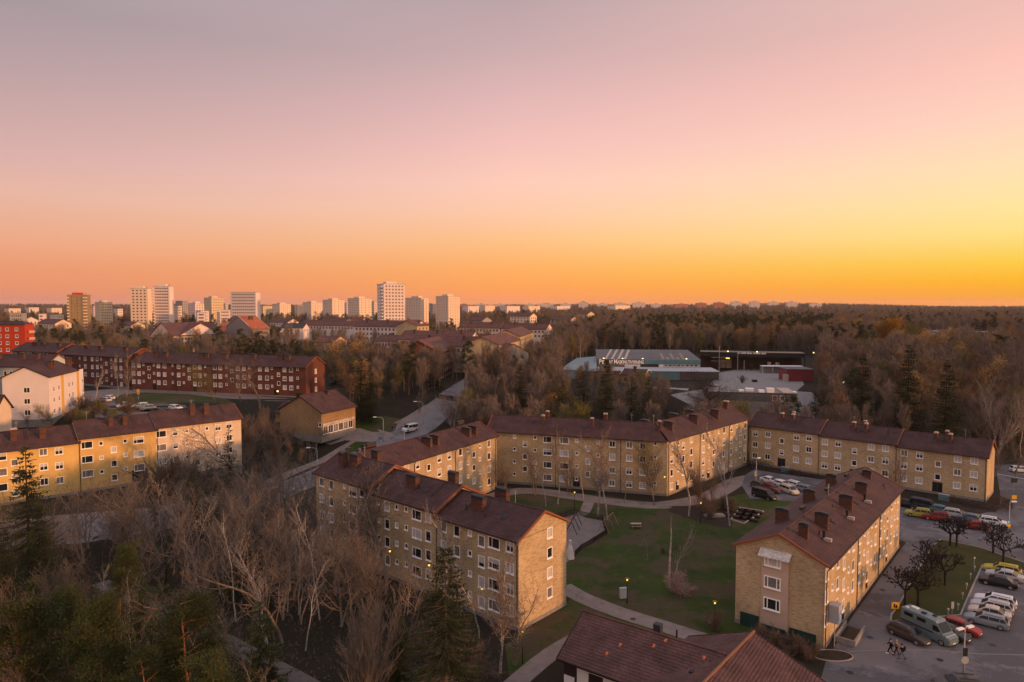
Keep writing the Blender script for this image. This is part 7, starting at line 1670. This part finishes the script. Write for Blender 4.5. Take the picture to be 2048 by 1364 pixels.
def blocked(x, y, w=1.5):
    for f in FOOT:
        if inpoly(x, y, f): return True
    q = Vector((x, y))
    for Q, hw in ROADS:
        for i in range(0, len(Q)):
            if abs(Q[i].x-x) < hw+w+3 and abs(Q[i].y-y) < hw+w+3 and (Q[i]-q).length < hw+w+.8: return True
    return False
patch([(150,1130),(560,1060),(640,1130),(620,1330),(500,1280),(350,1210),(180,1180)], 92, ['bareA','slimA','bareE','slimA','slimB','slimC','slimC','slimB','bareD','slimA'], (8,15), 'tall tangled bare tree in the lower left woodland', 'bare trees of the lower left woodland', 1, 1.5)
patch([(-40,1100),(250,1085),(300,1190),(200,1160),(-40,1180)], 22, ['bareA','slimC','bareB','bareE','slimB'], (7,12), 'bare tree between the main road and the lower left pines', 'bare trees below the yellow houses', 2)
patch([(560,1080),(640,1010),(700,1130),(820,1190),(830,1300),(700,1290),(600,1200)], 18, ['slimA','slimC','bareE','slimB'], (8,13), 'bare tree crowding the windows of the stepped row', 'bare trees before the stepped row', 3)
patch([(-60,1200),(250,1240),(480,1330),(500,1600),(-100,1700)], 10, ['bareA','bareB','bush'], (7,11), 'bare bushy tree among the lower left pines', 'bare trees among the lower left pines', 4)
patch([(130,1120),(560,1050),(640,1120),(610,1300),(500,1270),(330,1200)], 16, ['sprA','sprB','fir','pineB'], (4,8.5), 'dark young evergreen', 'young evergreens of the lower left woodland', 31, 2.0)
patch([(200,1200),(400,1290),(560,1375),(560,1520),(300,1430),(120,1250)], 22, ['slimA','slimB','slimC','pineB','fir'], (6,10.5), 'tree beside the woodland path', 'trees on the near side of the woodland path', 32, 1.5)
patch([(-60,1095),(240,1072),(420,1052),(560,1008),(580,1040),(420,1085),(240,1110),(-60,1125)], 36, ['slimB','slimC','bareE','bareD','slimA'], (8,12), 'tree along the main road', 'trees along the near side of the main road', 33, 1.4)
patch([(-60,1040),(120,1035),(240,1015),(300,1010),(290,1020),(120,1043),(-60,1049)], 12, ['shrub','bareD','slimB'], (3,7), 'bush below the yellow houses', 'bushes at the foot of the yellow houses', 34, 1.4)
patch([(620,1230),(840,1260),(1000,1300),(1000,1420),(700,1420)], 8, ['shrub','bareD','bush'], (3,6), 'low bare undergrowth bush at the bottom centre', 'undergrowth at the bottom centre', 5, cat='bush')
patch([(300,985),(480,965),(520,1010),(430,1035),(300,1040)], 10, ['bareB','shrub','bareA'], (5,9), 'bare tree between the cream house and the main road', 'bare trees below the cream house', 6)
patch([(490,870),(560,840),(640,900),(600,945),(520,960),(480,930)], 16, ['bareA','bareB','shrub','bush'], (5,9), 'bare tree in the thicket between the cream house and the shop', 'thicket by the shop building', 7)
patch([(560,870),(650,895),(640,930),(560,945)], 8, ['shrub','bush'], (3,5), 'dark low bush on the bank below the shop', 'bushes on the bank', 8, cat='bush')
patch([(690,775),(880,735),(1000,755),(1040,845),(900,835),(860,800),(780,790)], 40, ['fA','fE','fB','fC','fE'], (13,17), 'tall thin bare tree in the grove behind the shop and the road', 'bare grove beyond the van', 9, 2.4)
patch([(1290,840),(1300,790),(1420,775),(1425,860)], 14, ['fA','fB','fC'], (6,8.5), 'low bare tree between conifers and the large dark spreading tree', 'low trees by the rental yard', 20)
patch([(985,835),(1100,800),(1340,800),(1340,862),(1000,858)], 26, ['fA','fB','fE','bareA','fD'], (9,14), 'bare tree in the belt behind the far courtyard block', 'belt behind the far block', 10, 2.2)
patch([(1640,905),(1640,790),(2080,790),(2100,905),(1900,880)], 50, ['fA','fB','fE','fC','bareC','fD'], (12,17), 'tall bare tree in the dense woods right of the rental yard', 'dense right woods', 11, 2.2)
patch([(2000,990),(1920,940),(2080,905),(2080,930)], 6, ['bareB','bareA'], (7,10), 'bare roadside tree right of the last stepped house', 'trees right of the stepped houses', 12)
patch([(1485,1258),(1560,1278),(1640,1308),(1640,1330),(1520,1300)], 11, ['shrub'], (1.4,2.6), 'bare shrub at the foot of the right block gable', 'shrubs at the right block gable', 16, .9, 'bush')
patch([(1640,1306),(1680,1306),(1680,1320),(1640,1320)], 3, ['shrub'], (.8,1.3), 'small bare shrub on the oval planting island', 'shrubs on the oval island', 17, .6, 'bush')
patch([(1150,760),(1290,770),(1290,800),(1150,800)], 12, ['fA','fB','fC'], (7,9), 'bare tree just before the rental hall', 'trees right before the rental hall', 21)
patch([(1385,1005),(1470,995),(1475,1040),(1400,1040)], 7, ['shrub'], (2,3.4), 'bare grey-pink bush in the shaded courtyard bed', 'bushes of the shaded bed', 13, 1.2, 'bush')
patch([(1280,1100),(1400,1100),(1400,1160),(1280,1160)], 2, ['shrub'], (.8,1.4), 'thin bare bush round the leaning birch', 'thin bushes round the leaning birch', 14, 1.2, 'bush')
patch([(0,870),(250,860),(280,830),(140,815),(0,840)], 10, ['fD','budA','shrub'], (4,7), 'olive-brown budding bush between white house and yellow terrace', 'budding bushes behind the yellow terrace', 15, 2.0, 'bush')
# --- the far woods: the nearest as things, the rest one mass
FP = {'fA':0,'fB':1,'fC':2,'fD':3,'fE':4,'fS':5,'fP':6}
CLEAR = [[(1788,718),(1788,678),(2012,678),(2012,718)], [(1130,905),(1120,760),(1160,726),(1200,708),(1640,712),(1645,870),(1340,905)], [(0,1100),(0,745),(560,745),(700,790),(640,960),(300,1000)], [(230,810),(240,745),(640,745),(640,810)], [(620,930),(720,820),(900,800),(930,935)], [(985,690),(1090,680),(1090,700),(990,745)]]
SPARSE = [[(0,1100),(0,640),(560,640),(700,820),(640,960),(300,1000)]]
pts = []; rg = random.Random(99); near = []
y = 178.0
while y < 3600:
    sp = 5.6 if y < 320 else (6.4 if y < 520 else 7.5*(y/520)**.75); x = -y*.95-25
    while x < y*1.1+25:
        px_, py_ = x+rg.uniform(-.45,.45)*sp, y+rg.uniform(-.45,.45)*sp; x += sp
        X_, Y_ = PX(px_, py_, terr(px_, py_))
        if X_ < -220 or X_ > 2420: continue
        if any(inpoly(X_, Y_, c) for c in CLEAR): continue
        dn = noise.noise(Vector((px_/90, py_/90, 3.3))); 
        if py_ > 350:
            built = (.60 if px_ < 80 and X_ < 1100 else .12)
            if rg.random() < built*(.8+dn): continue
        elif X_ < 660 and rg.random() < .35: continue
        # keep sight lines to the buildings seen beyond
        if X_ < 1110 and 200 < py_ < 700:
            top = 11 if rg.random() < .8 else 14
        else: top = 15
        if blocked(px_, py_, 1.0) or any((px_-a)**2+(py_-b)**2 < 5 for a, b in TREES[:330]): continue
        n2 = noise.noise(Vector((px_/45, py_/45, 9.1))); pinebelt = 1270 < X_ < 1660 and 430 < py_ < 900
        r_ = rg.random()
        if n2 > .38-(.5 if pinebelt else 0) or r_ < .05: k = 'fS' if rg.random() < .35 else 'fP'
        elif n2 < -.30: k = rg.choice(['fC','fO','fC'])
        elif r_ > .985: k = 'fG'
        elif r_ > .965: k = 'fO'
        else: k = rg.choice(['fA','fB','fA','fC','fE','fD','fB'])
        pts.append((k, px_, py_, top*rg.choice((rg.uniform(.55,.9), rg.uniform(.85,1.08), rg.uniform(.9,1.2)))*(1.06 if k in ('fS','fP') else 1), rg.random()*6.283))
    y += sp
pts.sort(key=lambda p: p[2])
nthings = 120
for k, x, y_, h, a in pts[:nthings]:
    nm = {'fG':'yellow-green budding tree','fO':'orange-budded tree','fS':'dark spruce','fP':'dark pine','fE':'pale-stemmed bare tree','fD':'olive-tinted bare tree'}.get(k, 'brown bare tree'); side = 'right woods behind the stepped houses' if x > 55 else ('belt between courtyard block and rental hall' if x > 0 else ('grove above the shop' if x > -60 else 'gaps between the red brick and white houses'))
    AUTO[plant(k, x, y_, '%s in the %s' % (nm, side), '%s of the %s' % (nm, side), h=h, rz=a)] = (k, 'tree')
autolabel()
def instancer(name, items, keys, kind='stuff'):
    me = bpy.data.meshes.new(name); n = len(items); me.vertices.add(n)
    me.vertices.foreach_set('co', np.array([(x, y_, terr(x, y_)-.1) for k, x, y_, h, a in items], np.float32).ravel())
    for an, vals, ty in (('idx', [keys.index(k) for k, *_ in items], 'INT'), ('siz', [h/13.5 for k, x, y_, h, a in items], 'FLOAT'), ('rot', [a for *_, a in items], 'FLOAT')):
        at_ = me.attributes.new(an, ty, 'POINT'); at_.data.foreach_set('value', vals)
    cl = bpy.data.collections.new('tree_kinds')
    for i, k in enumerate(keys):
        # one joined mesh per kind for instancing
        import bmesh; bm = bmesh.new(); mats_ = []
        for pn, m in PROTO[k][1]:
            if m is None: continue
            b0 = len(bm.faces); bm.from_mesh(m); bm.faces.ensure_lookup_table()
            for f in bm.faces[b0:]: f.material_index = len(mats_)
            mats_.append(m.materials[0])
        jm = bpy.data.meshes.new('tree_kind'); bm.to_mesh(jm); bm.free(); [jm.materials.append(x) for x in mats_]
        cl.objects.link(bpy.data.objects.new('kind_%02d' % i, jm))
    ng = bpy.data.node_groups.new('forest', 'GeometryNodeTree'); ng.interface.new_socket('Geometry', in_out='INPUT', socket_type='NodeSocketGeometry'); ng.interface.new_socket('Geometry', in_out='OUTPUT', socket_type='NodeSocketGeometry')
    nn = ng.nodes; ll = ng.links; gi = nn.new('NodeGroupInput'); go = nn.new('NodeGroupOutput'); ip_ = nn.new('GeometryNodeInstanceOnPoints'); ci = nn.new('GeometryNodeCollectionInfo'); ci.inputs['Collection'].default_value = cl; ci.inputs['Separate Children'].default_value = True; ci.inputs['Reset Children'].default_value = True
    ip_.inputs['Pick Instance'].default_value = True
    def na(n_, ty): q = nn.new('GeometryNodeInputNamedAttribute'); q.data_type = ty; q.inputs[0].default_value = n_; return q
    ia, sa, ra = na('idx','INT'), na('siz','FLOAT'), na('rot','FLOAT'); cx = nn.new('ShaderNodeCombineXYZ')
    ll.new(gi.outputs[0], ip_.inputs['Points']); ll.new(ci.outputs[0], ip_.inputs['Instance']); ll.new(ia.outputs[0], ip_.inputs['Instance Index']); ll.new(sa.outputs[0], ip_.inputs['Scale']); ll.new(ra.outputs[0], cx.inputs[2]); ll.new(cx.outputs[0], ip_.inputs['Rotation']); ll.new(ip_.outputs[0], go.inputs[0])
    m2p = nn.new('GeometryNodeMeshToPoints'); ll.new(gi.outputs[0], m2p.inputs[0]); ll.new(m2p.outputs[0], ip_.inputs['Points'])
    o = link(name, me); o['kind'] = kind; md = o.modifiers.new('forest', 'NODES'); md.node_group = ng; return o
rest = pts[nthings:]
keys = ['fA','fB','fC','fD','fE','fS','fP','fG','fO']
for nm_, lo, hi in (('nearer_woods', 0, 420), ('far_woods', 420, 99999)):
    it = [p for p in rest if lo <= p[2] < hi]
    if it: instancer(nm_, it, keys)
print('TREES', len(pts), 'named', len(TREES))
# woods on the skyline hills: crown clumps too far to tell apart
sk = []
for _ in range(9000):
    a = rg.uniform(-.72,.72); d = rg.uniform(3200, 5600); sk.append((rg.choice(['fP','fS','fA','fB']), d*math.sin(a), d*math.cos(a), rg.uniform(10,20), rg.random()*6.28))
instancer('skyline_woods', sk, keys)
# leaf litter and tussocks on the woodland floor
def litter():
    rg = random.Random(5); T = []; P = [G(*p) for p in ((-100,1100),(600,1010),(1000,1300),(1000,1700),(-200,1800))]; x0, x1 = min(p[0] for p in P), max(p[0] for p in P); y0, y1 = min(p[1] for p in P), max(p[1] for p in P)
    for _ in range(26000):
        x, y_ = rg.uniform(x0,x1), rg.uniform(y0,y1)
        if not inpoly(x, y_, P): continue
        z = terr(x, y_); a = rg.random()*6.28; l_ = rg.uniform(.15,.5); c, s = math.cos(a)*l_, math.sin(a)*l_
        T += [(x-s*.2,y_+c*.2,z+.01),(x+s*.2,y_-c*.2,z+.01),(x+c,y_+s,z+rg.uniform(.05,.35))]
    o = link('undergrowth', tris_mesh('undergrowth', T, mat('dry_undergrowth', (.12,.085,.055), .95, .5, .3, (.06,.05,.03)))); stuff(o)
    T = []
    for poly, n in ((((985,1010),(1440,1000),(1640,1010),(1560,1320),(1190,1280),(1140,1110)), 16000), (((1010,1290),(1130,1215),(1180,1240),(1060,1340)), 2500), (((1881,1079),(2048,1126),(1965,1131),(1921,1231),(1785,1240),(1831,1149)), 3500)):
        P = [G(*p) for p in poly]; x0, x1 = min(p[0] for p in P), max(p[0] for p in P); y0, y1 = min(p[1] for p in P), max(p[1] for p in P)
        for _ in range(n):
            x, y_ = rg.uniform(x0,x1), rg.uniform(y0,y1)
            if not inpoly(x, y_, P) or blocked(x, y_, -.6): continue
            a = rg.random()*6.28; l_ = rg.uniform(.05,.22); c, s = math.cos(a)*l_, math.sin(a)*l_
            T += [(x-s*.3,y_+c*.3,.01),(x+s*.3,y_-c*.3,.01),(x+c,y_+s,rg.uniform(.03,.12))]
    stuff(link('grass', tris_mesh('grass', T, mat('grass_blades', (.045,.068,.014), .95, .5, .2, (.075,.07,.022), world=True))))
litter()
# ------------------------------------------------------------------ thin evening haze over the whole scene
hz_ = MB().box(-8900, 8900, -8900, 8900, -8, 96).build('haze', None) if False else None
hm_ = bpy.data.materials.new('evening_haze'); hm_.use_nodes = True; hn = hm_.node_tree.nodes; hn.remove(hn['Principled BSDF'])
pv = hn.new('ShaderNodeVolumePrincipled'); pv.inputs['Color'].default_value = (.95,.88,.86,1); pv.inputs['Density'].default_value = 0.00004; pv.inputs['Anisotropy'].default_value = .2
hm_.node_tree.links.new(pv.outputs[0], hn['Material Output'].inputs['Volume'])
stuff(MB().box(-8900, 8900, -8900, 8900, -50, 100).build('haze', hm_))
SC.cycles.volume_bounces = 0; SC.cycles.volume_step_rate = 20
